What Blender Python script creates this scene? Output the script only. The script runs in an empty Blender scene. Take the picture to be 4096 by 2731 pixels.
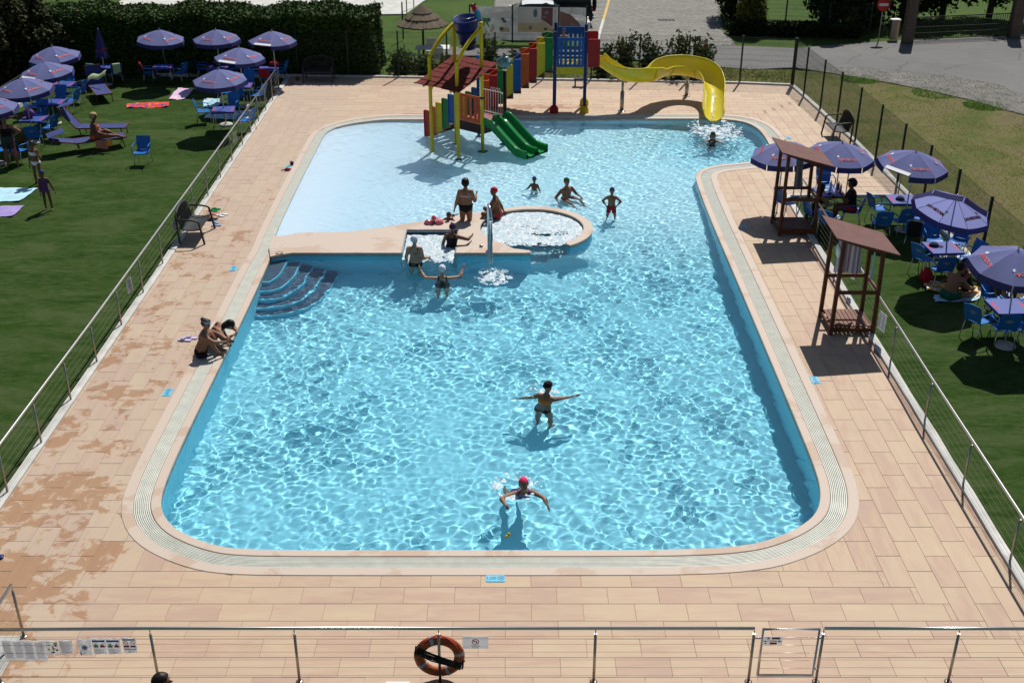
import bpy, bmesh, math, random
import numpy as np
from mathutils import Vector, Matrix, noise
from mathutils.geometry import tessellate_polygon
S = bpy.context.scene
COL = S.collection
rad = math.radians
random.seed(7)
RNG = np.random.default_rng(11)

# ---------------------------------------------------------------- camera, sky, sun, exposure
CAM_H = 11.6
PITCH = rad(26.7)
FPX = 4559.0                                   # focal length in pixels of the 4096 px wide photograph
cam = bpy.data.cameras.new('camera')
cam_o = bpy.data.objects.new('camera', cam)
COL.objects.link(cam_o)
cam_o.location = (0, 0, CAM_H)
cam_o.rotation_euler = (rad(90) - PITCH, 0, 0)
cam.sensor_width = 36
cam.lens = 36 * FPX / 4096
cam.clip_start = 0.2
cam.clip_end = 4000
S.camera = cam_o
SUN_AZ = math.atan2(.263, .735)
SUN_EL = rad(52.0)
W_ = bpy.data.worlds.new("World")
S.world = W_
W_.use_nodes = True
_nt = W_.node_tree
_bg = _nt.nodes['Background']
_sky = _nt.nodes.new('ShaderNodeTexSky')
_sky.sky_type = 'NISHITA'
_sky.sun_disc = False
_sky.sun_elevation = SUN_EL
_sky.sun_rotation = SUN_AZ
_nt.links.new(_sky.outputs[0], _bg.inputs[0])
_bg.inputs[1].default_value = 0.05
_l = bpy.data.lights.new('sun', 'SUN')
_l.energy = 4.6
_l.angle = rad(.53)
_l.color = (1, .955, .89)
_l.cycles.is_caustics_light = True
sun_o = bpy.data.objects.new('sun', _l)
COL.objects.link(sun_o)
SUN_DIR = Vector((math.sin(SUN_AZ) * math.cos(SUN_EL), math.cos(SUN_AZ) * math.cos(SUN_EL), math.sin(SUN_EL)))
sun_o.rotation_euler = SUN_DIR.to_track_quat('Z', 'Y').to_euler()
S.view_settings.view_transform = 'Standard'
S.view_settings.look = 'None'
S.view_settings.gamma = 1
S.view_settings.use_curve_mapping = False
S.view_settings.exposure = 0.2
S.cycles.use_denoising = True
S.cycles.max_bounces = 12
S.cycles.transparent_max_bounces = 16

# ---------------------------------------------------------------- helpers
def G(px, py, z=0.0):
    """ground point (at height z) of a spot measured in the photograph"""
    u = (px - 2048) / FPX
    v = -(py - 1365.5) / FPX
    dy = math.cos(PITCH) + v * math.sin(PITCH)
    dz = -math.sin(PITCH) + v * math.cos(PITCH)
    t = (z - CAM_H) / dz
    return (u * t, dy * t)

def tag(o, label=None, cat=None, group=None, kind=None):
    if label: o['label'] = label
    if cat: o['category'] = cat
    if group: o['group'] = group
    if kind: o['kind'] = kind
    return o

def thing(name, label, cat, loc=(0, 0, 0), rz=0.0, group=None):
    o = bpy.data.objects.new(name, None)
    o.empty_display_size = .2
    COL.objects.link(o)
    o.location = loc
    o.rotation_euler = (0, 0, rz)
    return tag(o, label, cat, group)

def link(name, me, parent=None, M=None):
    o = bpy.data.objects.new(name, me)
    COL.objects.link(o)
    if parent: o.parent = parent
    if M is not None: o.matrix_local = M
    return o

def dup(root, loc, rz=0.0, label=None):
    """copy of a thing, its parts and their sub-parts (mesh data shared)"""
    r = root.copy(); COL.objects.link(r)
    r.location = loc; r.rotation_euler = (0, 0, rz)
    if label: r['label'] = label
    for ch in list(root.children):
        c = ch.copy(); COL.objects.link(c); c.parent = r
        for g in ch.children:
            d = g.copy(); COL.objects.link(d); d.parent = c
    return r

def catmull(pts, n=8, closed=False):
    P = [Vector(p) for p in pts]
    out = []
    N = len(P)
    for i in range(N if closed else N - 1):
        p0 = P[(i - 1) % N] if (closed or i > 0) else P[0] * 2 - P[1]
        p1, p2 = P[i], P[(i + 1) % N]
        p3 = P[(i + 2) % N] if (closed or i + 2 < N) else p2 * 2 - p1
        for k in range(n):
            t = k / n
            out.append(.5 * ((2 * p1) + (p2 - p0) * t + (2 * p0 - 5 * p1 + 4 * p2 - p3) * t * t + (3 * p1 - p0 - 3 * p2 + p3) * t ** 3))
    if not closed: out.append(P[-1])
    return out

def frame(d, up=(0, 0, 1)):
    d = Vector(d).normalized()
    u = Vector(up)
    if abs(d.dot(u)) > .98: u = Vector((0, 1, 0))
    x = u.cross(d).normalized()
    y = d.cross(x).normalized()
    return Matrix((x, y, d)).transposed()

class MB:
    """collects shapes and links them as ONE mesh object"""
    def __init__(s):
        s.v = []; s.f = []; s.m = []; s.sm = []
    def add(s, vs, fs, m=0, smooth=False, M=None):
        b = len(s.v)
        if M is not None: vs = [M @ Vector(p) for p in vs]
        s.v.extend([tuple(p) for p in vs])
        for f in fs:
            s.f.append(tuple(i + b for i in f)); s.m.append(m); s.sm.append(smooth)
        return s
    def box(s, c, d, m=0, rz=0.0, M=None, taper=1.0):
        x, y, z = d[0] / 2, d[1] / 2, d[2] / 2
        t = taper
        vs = [(-x, -y, -z), (x, -y, -z), (x, y, -z), (-x, y, -z), (-x * t, -y * t, z), (x * t, -y * t, z), (x * t, y * t, z), (-x * t, y * t, z)]
        T = Matrix.Translation(c) @ Matrix.Rotation(rz, 4, 'Z')
        if M is not None: T = M @ T
        return s.add(vs, [(3, 2, 1, 0), (4, 5, 6, 7), (0, 1, 5, 4), (1, 2, 6, 5), (2, 3, 7, 6), (3, 0, 4, 7)], m, False, T)
    def rbox(s, c, d, b=.01, m=0, M=None):
        """box with chamfered edges"""
        x, y, z = d[0] / 2, d[1] / 2, d[2] / 2
        vs = []; 
        for sx in (-1, 1):
            for sy in (-1, 1):
                for sz in (-1, 1):
                    vs += [(sx * x, sy * (y - b), sz * (z - b)), (sx * (x - b), sy * y, sz * (z - b)), (sx * (x - b), sy * (y - b), sz * z)]
        bm = bmesh.new()
        for p in vs: bm.verts.new(p)
        r = bmesh.ops.convex_hull(bm, input=bm.verts)
        bmesh.ops.dissolve_limit(bm, angle_limit=.02, verts=bm.verts, edges=bm.edges)
        bm.verts.index_update()
        T = Matrix.Translation(c)
        if M is not None: T = M @ T
        s.add([v.co.copy() for v in bm.verts], [[v.index for v in f.verts] for f in bm.faces], m, False, T)
        bm.free()
        return s
    def bar(s, a, b, w, h, m=0, up=(0, 0, 1)):
        a = Vector(a); b = Vector(b)
        R = frame(b - a, up).to_4x4()
        L = (b - a).length
        return s.box((0, 0, L / 2), (w, h, L), m, 0, Matrix.Translation(a) @ R)
    def tube(s, pts, r, n=8, m=0, cap=True, smooth=True, up=(0, 0, 1)):
        P = [Vector(p) for p in pts]
        N = len(P)
        if not hasattr(r, '__len__'): r = [r] * N
        vs = []
        prev = None
        for i in range(N):
            d = (P[min(i + 1, N - 1)] - P[max(i - 1, 0)])
            if d.length < 1e-9: d = Vector((0, 0, 1))
            d.normalize()
            if prev is None:
                F = frame(d, up)
                x = F.col[0].copy()
            else:
                x = prev - d * prev.dot(d)
                if x.length < 1e-6: x = frame(d).col[0].copy()
                x.normalize()
            prev = x
            y = d.cross(x)
            for k in range(n):
                a = 2 * math.pi * k / n
                vs.append(P[i] + (x * math.cos(a) + y * math.sin(a)) * r[i])
        fs = []
        for i in range(N - 1):
            for k in range(n):
                k2 = (k + 1) % n
                fs.append((i * n + k, i * n + k2, (i + 1) * n + k2, (i + 1) * n + k))
        s.add(vs, fs, m, smooth)
        if cap:
            b = len(s.v) - len(vs)
            s.f.append(tuple(b + k for k in reversed(range(n)))); s.m.append(m); s.sm.append(False)
            s.f.append(tuple(b + (N - 1) * n + k for k in range(n))); s.m.append(m); s.sm.append(False)
        return s
    def lathe(s, prof, n=24, m=0, M=None, smooth=True, a0=0, a1=2 * math.pi):
        full = abs(a1 - a0 - 2 * math.pi) < 1e-6
        c = n if full else n + 1
        vs = []
        for r, z in prof:
            for k in range(c):
                a = a0 + (a1 - a0) * k / n
                vs.append((r * math.cos(a), r * math.sin(a), z))
        fs = []
        for i in range(len(prof) - 1):
            for k in range(n):
                k2 = (k + 1) % c
                fs.append((i * c + k, i * c + k2, (i + 1) * c + k2, (i + 1) * c + k))
        return s.add(vs, fs, m, smooth, M)
    def ell(s, c, r, n=12, k=8, m=0, M=None, smooth=True):
        T = Matrix.Translation(c)
        if M is not None: T = T @ M.to_4x4() if len(M) == 3 else M @ T
        vs = [(0, 0, -r[2])]
        for i in range(1, k):
            t = math.pi * i / k
            for j in range(n):
                a = 2 * math.pi * j / n
                vs.append((r[0] * math.sin(t) * math.cos(a), r[1] * math.sin(t) * math.sin(a), -r[2] * math.cos(t)))
        vs.append((0, 0, r[2]))
        fs = []
        for j in range(n):
            fs.append((0, 1 + (j + 1) % n, 1 + j))
            e = 1 + (k - 2) * n
            fs.append((e + j, e + (j + 1) % n, len(vs) - 1))
        for i in range(k - 2):
            for j in range(n):
                j2 = (j + 1) % n
                fs.append((1 + i * n + j, 1 + i * n + j2, 1 + (i + 1) * n + j2, 1 + (i + 1) * n + j))
        return s.add(vs, fs, m, smooth, T)
    def grid(s, rows, m=0, smooth=True, flip=False):
        c = len(rows[0])
        vs = [p for r in rows for p in r]
        fs = []
        for i in range(len(rows) - 1):
            for k in range(c - 1):
                q = (i * c + k, i * c + k + 1, (i + 1) * c + k + 1, (i + 1) * c + k)
                fs.append(q[::-1] if flip else q)
        return s.add(vs, fs, m, smooth)
    def prism(s, poly, z0, z1, m=0, holes=(), M=None, bottom=True, mside=None):
        loops = [list(poly)] + [list(h) for h in holes]
        pts = [p for L in loops for p in L]
        tri = tessellate_polygon([[Vector((p[0], p[1], 0)) for p in L] for L in loops])
        n = len(pts)
        vs = [(p[0], p[1], z1) for p in pts] + [(p[0], p[1], z0) for p in pts]
        top = []; bot = []
        for t in tri:
            a, b, c = [Vector((pts[i][0], pts[i][1])) for i in t]
            cr = (b - a).x * (c - a).y - (b - a).y * (c - a).x
            if cr < 0: t = (t[0], t[2], t[1])
            top.append(tuple(t)); bot.append((t[2] + n, t[1] + n, t[0] + n))
        sides = []
        b = 0
        for li, L in enumerate(loops):
            k = len(L)
            ar = sum(L[i][0] * L[(i + 1) % k][1] - L[(i + 1) % k][0] * L[i][1] for i in range(k))
            for i in range(k):
                i0, i1 = b + i, b + (i + 1) % k
                q = (i0 + n, i1 + n, i1, i0)
                if (ar < 0) != (li > 0): q = q[::-1]
                sides.append(q)
            b += k
        s.add(vs, top + (bot if bottom else []), m, False, M)
        bb = len(s.v) - len(vs)
        for q in sides:
            s.f.append(tuple(bb + i for i in q)); s.m.append(m if mside is None else mside); s.sm.append(False)
        return s
    def mesh(s, name, mats):
        me = bpy.data.meshes.new(name)
        me.from_pydata(s.v, [], s.f)
        for m in (mats if isinstance(mats, (list, tuple)) else [mats]): me.materials.append(m)
        me.polygons.foreach_set('material_index', s.m)
        me.polygons.foreach_set('use_smooth', s.sm)
        me.update()
        return me
    def build(s, name, mats, parent=None, M=None):
        return link(name, s.mesh(name, mats), parent, M)

def fast_mesh(name, V, F, mat, smooth=False):
    """V (n,3), F (m,k) numpy arrays"""
    V = np.asarray(V, dtype=np.float32); F = np.asarray(F, dtype=np.int32)
    me = bpy.data.meshes.new(name)
    k = F.shape[1]
    me.vertices.add(len(V)); me.vertices.foreach_set('co', V.ravel())
    me.loops.add(F.size); me.loops.foreach_set('vertex_index', F.ravel())
    me.polygons.add(len(F))
    me.polygons.foreach_set('loop_start', np.arange(0, F.size, k, dtype=np.int32))
    me.polygons.foreach_set('loop_total', np.full(len(F), k, dtype=np.int32))
    me.polygons.foreach_set('use_smooth', np.full(len(F), smooth))
    me.materials.append(mat)
    me.update(calc_edges=True)
    me.validate()
    return me

def struct(o, label=None):
    o['kind'] = 'structure'
    if label: o['label'] = label
    return o

# ---------------------------------------------------------------- materials
def new_mat(name):
    m = bpy.data.materials.new(name); m.use_nodes = True
    return m, m.node_tree, m.node_tree.nodes['Principled BSDF']

def N_(t, kind, **kw):
    n = t.nodes.new(kind)
    for k, v in kw.items(): setattr(n, k, v)
    return n

def mixc(t, fac, a, b, mode='MIX'):
    n = t.nodes.new('ShaderNodeMix'); n.data_type = 'RGBA'; n.blend_type = mode
    for sock, val in ((n.inputs[0], fac), (n.inputs[6], a), (n.inputs[7], b)):
        if hasattr(val, 'is_linked') or isinstance(val, bpy.types.NodeSocket): t.links.new(val, sock)
        elif isinstance(val, (int, float)): sock.default_value = val
        else: sock.default_value = (*val, 1) if len(val) == 3 else val
    return n.outputs[2]

def math_(t, op, a, b=None, c=None, clamp=False):
    n = t.nodes.new('ShaderNodeMath'); n.operation = op; n.use_clamp = clamp
    for i, val in enumerate((a, b, c)):
        if val is None: continue
        if isinstance(val, bpy.types.NodeSocket): t.links.new(val, n.inputs[i])
        else: n.inputs[i].default_value = val
    return n.outputs[0]

def ramp(t, fac, stops, interp='LINEAR'):
    n = t.nodes.new('ShaderNodeValToRGB')
    n.color_ramp.interpolation = interp
    e = n.color_ramp.elements
    while len(e) > 1: e.remove(e[-1])
    e[0].position = stops[0][0]; e[0].color = (*stops[0][1], 1) if len(stops[0][1]) == 3 else stops[0][1]
    for p, c in stops[1:]:
        x = e.new(p); x.color = (*c, 1) if len(c) == 3 else c
    t.links.new(fac, n.inputs[0])
    return n.outputs[0]

def noise_(t, vec, scale, detail=4, rough=.5, distort=0.0, out=0):
    n = t.nodes.new('ShaderNodeTexNoise')
    n.inputs['Scale'].default_value = scale; n.inputs['Detail'].default_value = detail
    n.inputs['Roughness'].default_value = rough; n.inputs['Distortion'].default_value = distort
    if vec is not None: t.links.new(vec, n.inputs['Vector'])
    return n.outputs[out]

def bump_(t, b, height, strength=.3, dist=.01):
    n = t.nodes.new('ShaderNodeBump')
    n.inputs['Strength'].default_value = strength; n.inputs['Distance'].default_value = dist
    t.links.new(height, n.inputs['Height']); t.links.new(n.outputs[0], b.inputs['Normal'])

def pm(name, col, rough=.55, metal=0.0, var=.14, vs=6.0, bump=0.0, bs=80.0, obj=True, spec=.22):
    """plain painted / plastic / cloth surface with slight blotchy variation"""
    m, t, b = new_mat(name)
    tc = N_(t, 'ShaderNodeTexCoord')
    vec = tc.outputs['Object'] if obj else N_(t, 'ShaderNodeNewGeometry').outputs['Position']
    n = noise_(t, vec, vs, 5, .6)
    lo = tuple(max(0, c * (1 - var)) for c in col); hi = tuple(min(1, c * (1 + var)) for c in col)
    t.links.new(ramp(t, n, [(.3, lo), (.7, hi)]), b.inputs['Base Color'])
    b.inputs['Roughness'].default_value = rough
    b.inputs['Metallic'].default_value = metal
    b.inputs['Specular IOR Level'].default_value = spec
    if bump: bump_(t, b, noise_(t, vec, bs, 3, .6), bump, .004)
    return m

def stripes(name, a, b_, freq, axis=0, rough=.85, duty=.5):
    m, t, b = new_mat(name)
    tc = N_(t, 'ShaderNodeTexCoord'); sp = N_(t, 'ShaderNodeSeparateXYZ')
    t.links.new(tc.outputs['Object'], sp.inputs[0])
    f = math_(t, 'FRACT', math_(t, 'MULTIPLY', sp.outputs[axis], freq))
    g = math_(t, 'GREATER_THAN', f, duty)
    t.links.new(mixc(t, g, a, b_), b.inputs['Base Color'])
    b.inputs['Roughness'].default_value = rough
    bump_(t, b, noise_(t, tc.outputs['Object'], 200, 2), .3, .003)
    return m

M = {}
M['steel'] = pm('brushed_steel', (.62, .60, .57), .28, 1.0, .08, 3)
M['steel_dark'] = pm('steel_post', (.40, .36, .31), .42, 1.0, .12, 4)
M['chrome'] = pm('polished_chrome', (.75, .76, .78), .12, 1.0, .03)
M['alu'] = pm('aluminium_leg', (.55, .55, .55), .35, 1.0, .08)
M['cable'] = pm('rail_cable', (.16, .145, .12), .55, 0, .1)
M['green_paint'] = pm('dark_green_paint', (.012, .03, .020), .45, 0, .15)
M['concrete'] = pm('kerb_concrete', (.40, .40, .37), .85, 0, .22, 2.2, .5, 60, False)
M['kerb_white'] = pm('pale_kerb', (.50, .50, .47), .8, 0, .18, 2.5, .4, 60, False)
M['black'] = pm('black_plastic', (.012, .012, .013), .45, 0, .2)
M['dark_grey'] = pm('dark_grey_plastic', (.030, .032, .034), .5, 0, .2, 5, .2, 90)
M['white'] = pm('white_plastic', (.72, .72, .70), .5, 0, .05)
M['white_paint'] = pm('white_paint', (.70, .69, .66), .55, 0, .08)
M['blue_chair'] = pm('blue_chair_plastic', (.015, .135, .43), .38, 0, .10, 3)
M['blue_cloth'] = pm('lounger_blue_fabric', (.035, .05, .17), .8, 0, .14, 5, .3, 240)
M['wood'] = pm('brown_stained_wood', (.105, .036, .015), .6, 0, .3, 3.5, .3, 30)
M['wood_light'] = pm('deck_board_wood', (.20, .105, .075), .7, 0, .2, 3.0, .3, 30)
M['yellow'] = pm('yellow_paint', (.58, .44, .012), .4, 0, .10, 3)
M['blue'] = pm('blue_paint', (.008, .085, .30), .35, 0, .10, 3)
M['navy'] = pm('navy_paint', (.008, .022, .12), .35, 0, .12, 3)
M['red'] = pm('red_paint', (.34, .012, .012), .4, 0, .10, 3)
M['orange'] = pm('orange_paint', (.50, .085, .015), .4, 0, .10, 3)
M['green'] = pm('green_paint', (.012, .16, .035), .38, 0, .10, 3)
M['slide_green'] = pm('green_slide_plastic', (.010, .21, .05), .25, 0, .08, 2)
M['brown_panel'] = pm('dark_brown_panel', (.035, .014, .012), .5, 0, .15)
M['umbrella'] = pm('violet_blue_canopy', (.082, .077, .215), .85, 0, .07, 2.5, .15, 300)
M['umbrella_flap'] = pm('navy_valance', (.040, .040, .145), .85, 0, .1, 3)
M['umbrella_in'] = None
M['red_print'] = pm('red_print', (.56, .05, .055), .7, 0, .05)
M['white_print'] = pm('white_print', (.74, .73, .74), .7, 0, .04)
M['table'] = pm('blue_table_top', (.045, .075, .28), .45, 0, .08, 3)
M['table_rim'] = pm('table_rim', (.02, .028, .13), .5, 0, .1)
M['rubber'] = pm('orange_buoy', (.33, .075, .025), .55, 0, .18, 5, .2, 50)
M['grey_tape'] = pm('reflective_tape', (.33, .38, .44), .4, .3, .1)
M['paper'] = pm('laminated_paper', (.66, .66, .67), .35, 0, .06, 8)
_t = M['paper'].node_tree; _tl = _t.nodes.new('ShaderNodeBsdfTranslucent'); _tl.inputs[0].default_value = (.8, .8, .82, 1); _mx = _t.nodes.new('ShaderNodeMixShader'); _mx.inputs[0].default_value = .6
_t.links.new(_t.nodes['Principled BSDF'].outputs[0], _mx.inputs[1]); _t.links.new(_tl.outputs[0], _mx.inputs[2]); _t.links.new(_mx.outputs[0], _t.nodes['Material Output'].inputs[0])
M['ink'] = pm('printed_ink', (.05, .06, .09), .6, 0, .1)
M['ink_blue'] = pm('printed_blue', (.05, .12, .30), .6, 0, .1)
M['ink_red'] = pm('printed_red', (.55, .04, .04), .6, 0, .1)
M['ink_green'] = pm('printed_green', (.10, .36, .22), .6, 0, .1)
M['ink_yellow'] = pm('printed_yellow', (.65, .50, .05), .6, 0, .1)
M['skin_a'] = pm('tanned_skin', (.25, .125, .075), .5, 0, .12, 9)
M['skin_b'] = pm('fair_skin', (.40, .235, .155), .5, 0, .10, 9)
M['skin_c'] = pm('deep_tanned_skin', (.15, .068, .038), .5, 0, .12, 9)
M['hair_dark'] = pm('dark_hair', (.012, .009, .008), .5, 0, .3, 30, .5, 120)
M['hair_brown'] = pm('brown_hair', (.06, .035, .02), .55, 0, .3, 30, .5, 120)
M['hair_blond'] = pm('blond_hair', (.42, .30, .15), .55, 0, .25, 30, .5, 120)
M['eye'] = pm('eye_dark', (.01, .008, .007), .2, 0, 0)
M['lip'] = pm('lips', (.25, .07, .06), .5, 0, .1)
def cloth(name, c): 
    M[name] = pm(name, c, .8, 0, .1, 6, .2, 200)
for n_, c_ in dict(cloth_black=(.008, .008, .010), cloth_red=(.34, .015, .025), cloth_orange=(.62, .12, .015), cloth_purple=(.12, .045, .20),
                   cloth_white=(.62, .62, .64), cloth_navy=(.01, .016, .06), cloth_pink=(.60, .12, .22), cap_white=(.62, .66, .72), cap_red=(.55, .02, .03),
                   cap_purple=(.035, .010, .05), cap_blue=(.01, .04, .20), cap_teal=(.01, .13, .13), cap_green=(.008, .10, .055), cap_pink=(.62, .03, .12),
                   cap_black=(.008, .008, .010), cloth_teal=(.03, .25, .28), towel_sky=(.38, .62, .72), towel_lilac=(.30, .24, .52), towel_yellow=(.55, .33, .03),
                   cloth_shade=(.03, .045, .05), towel_green=(.45, .55, .28), cloth_salmon=(.55, .20, .13), headband=(.22, .34, .52)).items(): cloth(n_, c_)
M['float_pink'] = pm('pink_inflatable', (.62, .17, .24), .15, 0, .06)
M['car_white'] = pm('white_car_paint', (.72, .73, .74), .18, 0, .02)
M['car_black'] = pm('black_car_paint', (.012, .012, .014), .15, 0, .05)
M['car_glass'] = pm('dark_car_glass', (.012, .016, .02), .06, 0, .05)
M['tyre'] = pm('tyre_rubber', (.012, .012, .012), .8, 0, .2)
M['thatch'] = None
# ---------------------------------------------------------------- surface materials of the setting
def tile_mat(name, axis):
    m, t, b = new_mat(name)
    g = N_(t, 'ShaderNodeNewGeometry')
    at = N_(t, 'ShaderNodeAttribute', attribute_name='tone')
    tone = at.outputs['Fac']
    off = N_(t, 'ShaderNodeCombineXYZ')
    t.links.new(math_(t, 'MULTIPLY', tone, 37.0), off.inputs[0]); t.links.new(math_(t, 'MULTIPLY', tone, 91.0), off.inputs[1])
    add = N_(t, 'ShaderNodeVectorMath', operation='ADD')
    t.links.new(g.outputs['Position'], add.inputs[0]); t.links.new(off.outputs[0], add.inputs[1])
    mp = N_(t, 'ShaderNodeMapping')
    mp.inputs['Scale'].default_value = (1.1, 6, 1) if axis == 0 else (6, 1.1, 1)
    t.links.new(add.outputs[0], mp.inputs[0])
    st = noise_(t, mp.outputs[0], 1.0, 6, .62, .4)
    fine = noise_(t, g.outputs['Position'], 70, 4, .7)
    v = math_(t, 'ADD', math_(t, 'ADD', math_(t, 'MULTIPLY', st, 1.15), -.075), math_(t, 'MULTIPLY', math_(t, 'SUBTRACT', tone, .5), .36))
    v = math_(t, 'ADD', v, math_(t, 'MULTIPLY', math_(t, 'SUBTRACT', fine, .5), .16))
    base = ramp(t, v, [(.12, (.47, .365, .24)), (.34, (.455, .342, .23)), (.50, (.44, .318, .218)), (.66, (.41, .278, .197)), (.88, (.375, .25, .20))])
    # old dry grime, broad and faint
    gr = noise_(t, g.outputs['Position'], .55, 5, .6)
    base = mixc(t, math_(t, 'MULTIPLY', math_(t, 'SUBTRACT', gr, .42, clamp=True), .9), base, (.33, .235, .17))
    sp0 = N_(t, 'ShaderNodeSeparateXYZ'); t.links.new(g.outputs['Position'], sp0.inputs[0])
    worn = N_(t, 'ShaderNodeMapRange'); worn.inputs[1].default_value = -5.5; worn.inputs[2].default_value = -7.2; worn.inputs[3].default_value = 0; worn.inputs[4].default_value = .42
    t.links.new(sp0.outputs[0], worn.inputs[0])
    base = mixc(t, worn.outputs[0], base, (.37, .30, .245))
    # splashed water: wet stone is darker, warmer and smoother
    sp = N_(t, 'ShaderNodeSeparateXYZ'); t.links.new(g.outputs['Position'], sp.inputs[0])
    wn = noise_(t, g.outputs['Position'], .85, 4, .6, .5)
    wn2 = noise_(t, g.outputs['Position'], 3.6, 6, .65, .9)
    left = N_(t, 'ShaderNodeMapRange'); left.inputs[1].default_value = -5.2; left.inputs[2].default_value = -7.4; left.inputs[3].default_value = -.17; left.inputs[4].default_value = .02
    t.links.new(sp.outputs[0], left.inputs[0])
    near = N_(t, 'ShaderNodeMapRange'); near.inputs[1].default_value = 20; near.inputs[2].default_value = 13.5; near.inputs[3].default_value = 0; near.inputs[4].default_value = .095
    t.links.new(sp.outputs[1], near.inputs[0])
    leftonly = N_(t, 'ShaderNodeMapRange'); leftonly.inputs[1].default_value = -5; leftonly.inputs[2].default_value = -8.3; leftonly.inputs[3].default_value = 0; leftonly.inputs[4].default_value = 1
    t.links.new(sp.outputs[0], leftonly.inputs[0])
    far = N_(t, 'ShaderNodeMapRange'); far.inputs[1].default_value = 30; far.inputs[2].default_value = 42; far.inputs[3].default_value = 0; far.inputs[4].default_value = -.2
    t.links.new(sp.outputs[1], far.inputs[0])
    tot = math_(t, 'ADD', math_(t, 'ADD', math_(t, 'MULTIPLY', wn, .54), math_(t, 'MULTIPLY', wn2, .46)), left.outputs[0])
    tot = math_(t, 'ADD', tot, math_(t, 'MULTIPLY', near.outputs[0], leftonly.outputs[0]))
    tot = math_(t, 'ADD', math_(t, 'ADD', tot, far.outputs[0]), math_(t, 'MULTIPLY', math_(t, 'SUBTRACT', tone, .5), .06))
    # wet ground under the water slide steps and where bathers climb out
    dx = math_(t, 'DIVIDE', math_(t, 'SUBTRACT', sp.outputs[0], 1.2), 3.6); dy = math_(t, 'DIVIDE', math_(t, 'SUBTRACT', sp.outputs[1], 43.1), 1.1)
    d2 = math_(t, 'SQRT', math_(t, 'ADD', math_(t, 'MULTIPLY', dx, dx), math_(t, 'MULTIPLY', dy, dy)))
    tot = math_(t, 'ADD', tot, math_(t, 'MULTIPLY', math_(t, 'SUBTRACT', 1.25, d2, clamp=True), .5))
    wet = N_(t, 'ShaderNodeMapRange', interpolation_type='SMOOTHSTEP'); wet.inputs[1].default_value = .538; wet.inputs[2].default_value = .588
    t.links.new(tot, wet.inputs[0])
    wc = mixc(t, 1.0, base, (.80, .60, .42), 'MULTIPLY')
    t.links.new(mixc(t, math_(t, 'MULTIPLY', wet.outputs[0], .92), base, wc), b.inputs['Base Color'])
    rr = N_(t, 'ShaderNodeMapRange'); rr.inputs[3].default_value = .72; rr.inputs[4].default_value = .42
    t.links.new(wet.outputs[0], rr.inputs[0]); t.links.new(rr.outputs[0], b.inputs['Roughness'])
    bump_(t, b, math_(t, 'ADD', math_(t, 'MULTIPLY', fine, .5), st), .22, .006)
    return m
M['tile_x'] = tile_mat('sandstone_tile', 0)
M['tile_y'] = tile_mat('sandstone_tile_turned', 1)
M['grout'] = pm('tile_joint', (.34, .24, .18), .9, 0, .2, 3, 0, 60, False)

def coping_mat():
    m, t, b = new_mat('coping_stone')
    g = N_(t, 'ShaderNodeNewGeometry')
    f = noise_(t, g.outputs['Position'], 90, 4, .75)
    w = noise_(t, g.outputs['Position'], .8, 5, .62, .4)
    base = ramp(t, f, [(.30, (.41, .325, .265)), (.7, (.545, .46, .385))])
    wet = N_(t, 'ShaderNodeMapRange', interpolation_type='SMOOTHSTEP'); wet.inputs[1].default_value = .55; wet.inputs[2].default_value = .60
    t.links.new(w, wet.inputs[0])
    t.links.new(mixc(t, math_(t, 'MULTIPLY', wet.outputs[0], .55), base, mixc(t, 1.0, base, (.82, .66, .55), 'MULTIPLY')), b.inputs['Base Color'])
    b.inputs['Roughness'].default_value = .7
    bump_(t, b, f, .3, .004)
    return m
M['coping'] = coping_mat()
M['grate'] = pm('overflow_grate', (.58, .59, .525), .35, 0, .10, 4, .2, 60, False)
M['channel'] = pm('overflow_channel', (.38, .41, .36), .5, 0, .2, 3, 0, 60, False)

def liner_mat():
    """pool liner: whiter beach, blue basin; water absorption put into colour by depth"""
    m, t, b = new_mat('pool_liner')
    g = N_(t, 'ShaderNodeNewGeometry')
    sp = N_(t, 'ShaderNodeSeparateXYZ'); t.links.new(g.outputs['Position'], sp.inputs[0])
    z = math_(t, 'MULTIPLY', sp.outputs[2], -1.0)
    at = N_(t, 'ShaderNodeAttribute', attribute_name='depth_tint')
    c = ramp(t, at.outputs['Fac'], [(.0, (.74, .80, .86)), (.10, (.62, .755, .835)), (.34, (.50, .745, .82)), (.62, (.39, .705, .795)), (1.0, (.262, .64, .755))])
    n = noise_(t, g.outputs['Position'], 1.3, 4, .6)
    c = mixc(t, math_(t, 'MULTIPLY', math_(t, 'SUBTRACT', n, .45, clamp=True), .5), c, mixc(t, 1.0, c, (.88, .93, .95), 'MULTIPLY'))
    t.links.new(c, b.inputs['Base Color'])
    b.inputs['Roughness'].default_value = .6
    b.inputs['Specular IOR Level'].default_value = .1
    return m
M['liner'] = liner_mat()
def plain_liner(name, c):
    m, t, b = new_mat(name)
    b.inputs['Base Color'].default_value = (*c, 1); b.inputs['Roughness'].default_value = .6; b.inputs['Specular IOR Level'].default_value = .1
    return m
M['tread'] = pm('dark_slate_tread', (.050, .095, .150), .6, 0, .35, 9, .3, 40, False)
M['wall_deep'] = plain_liner('liner_wall', (.16, .53, .69))
M['band'] = pm('island_edge_band', (.33, .34, .34), .6, 0, .12, 12, .2, 60, False)

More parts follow.
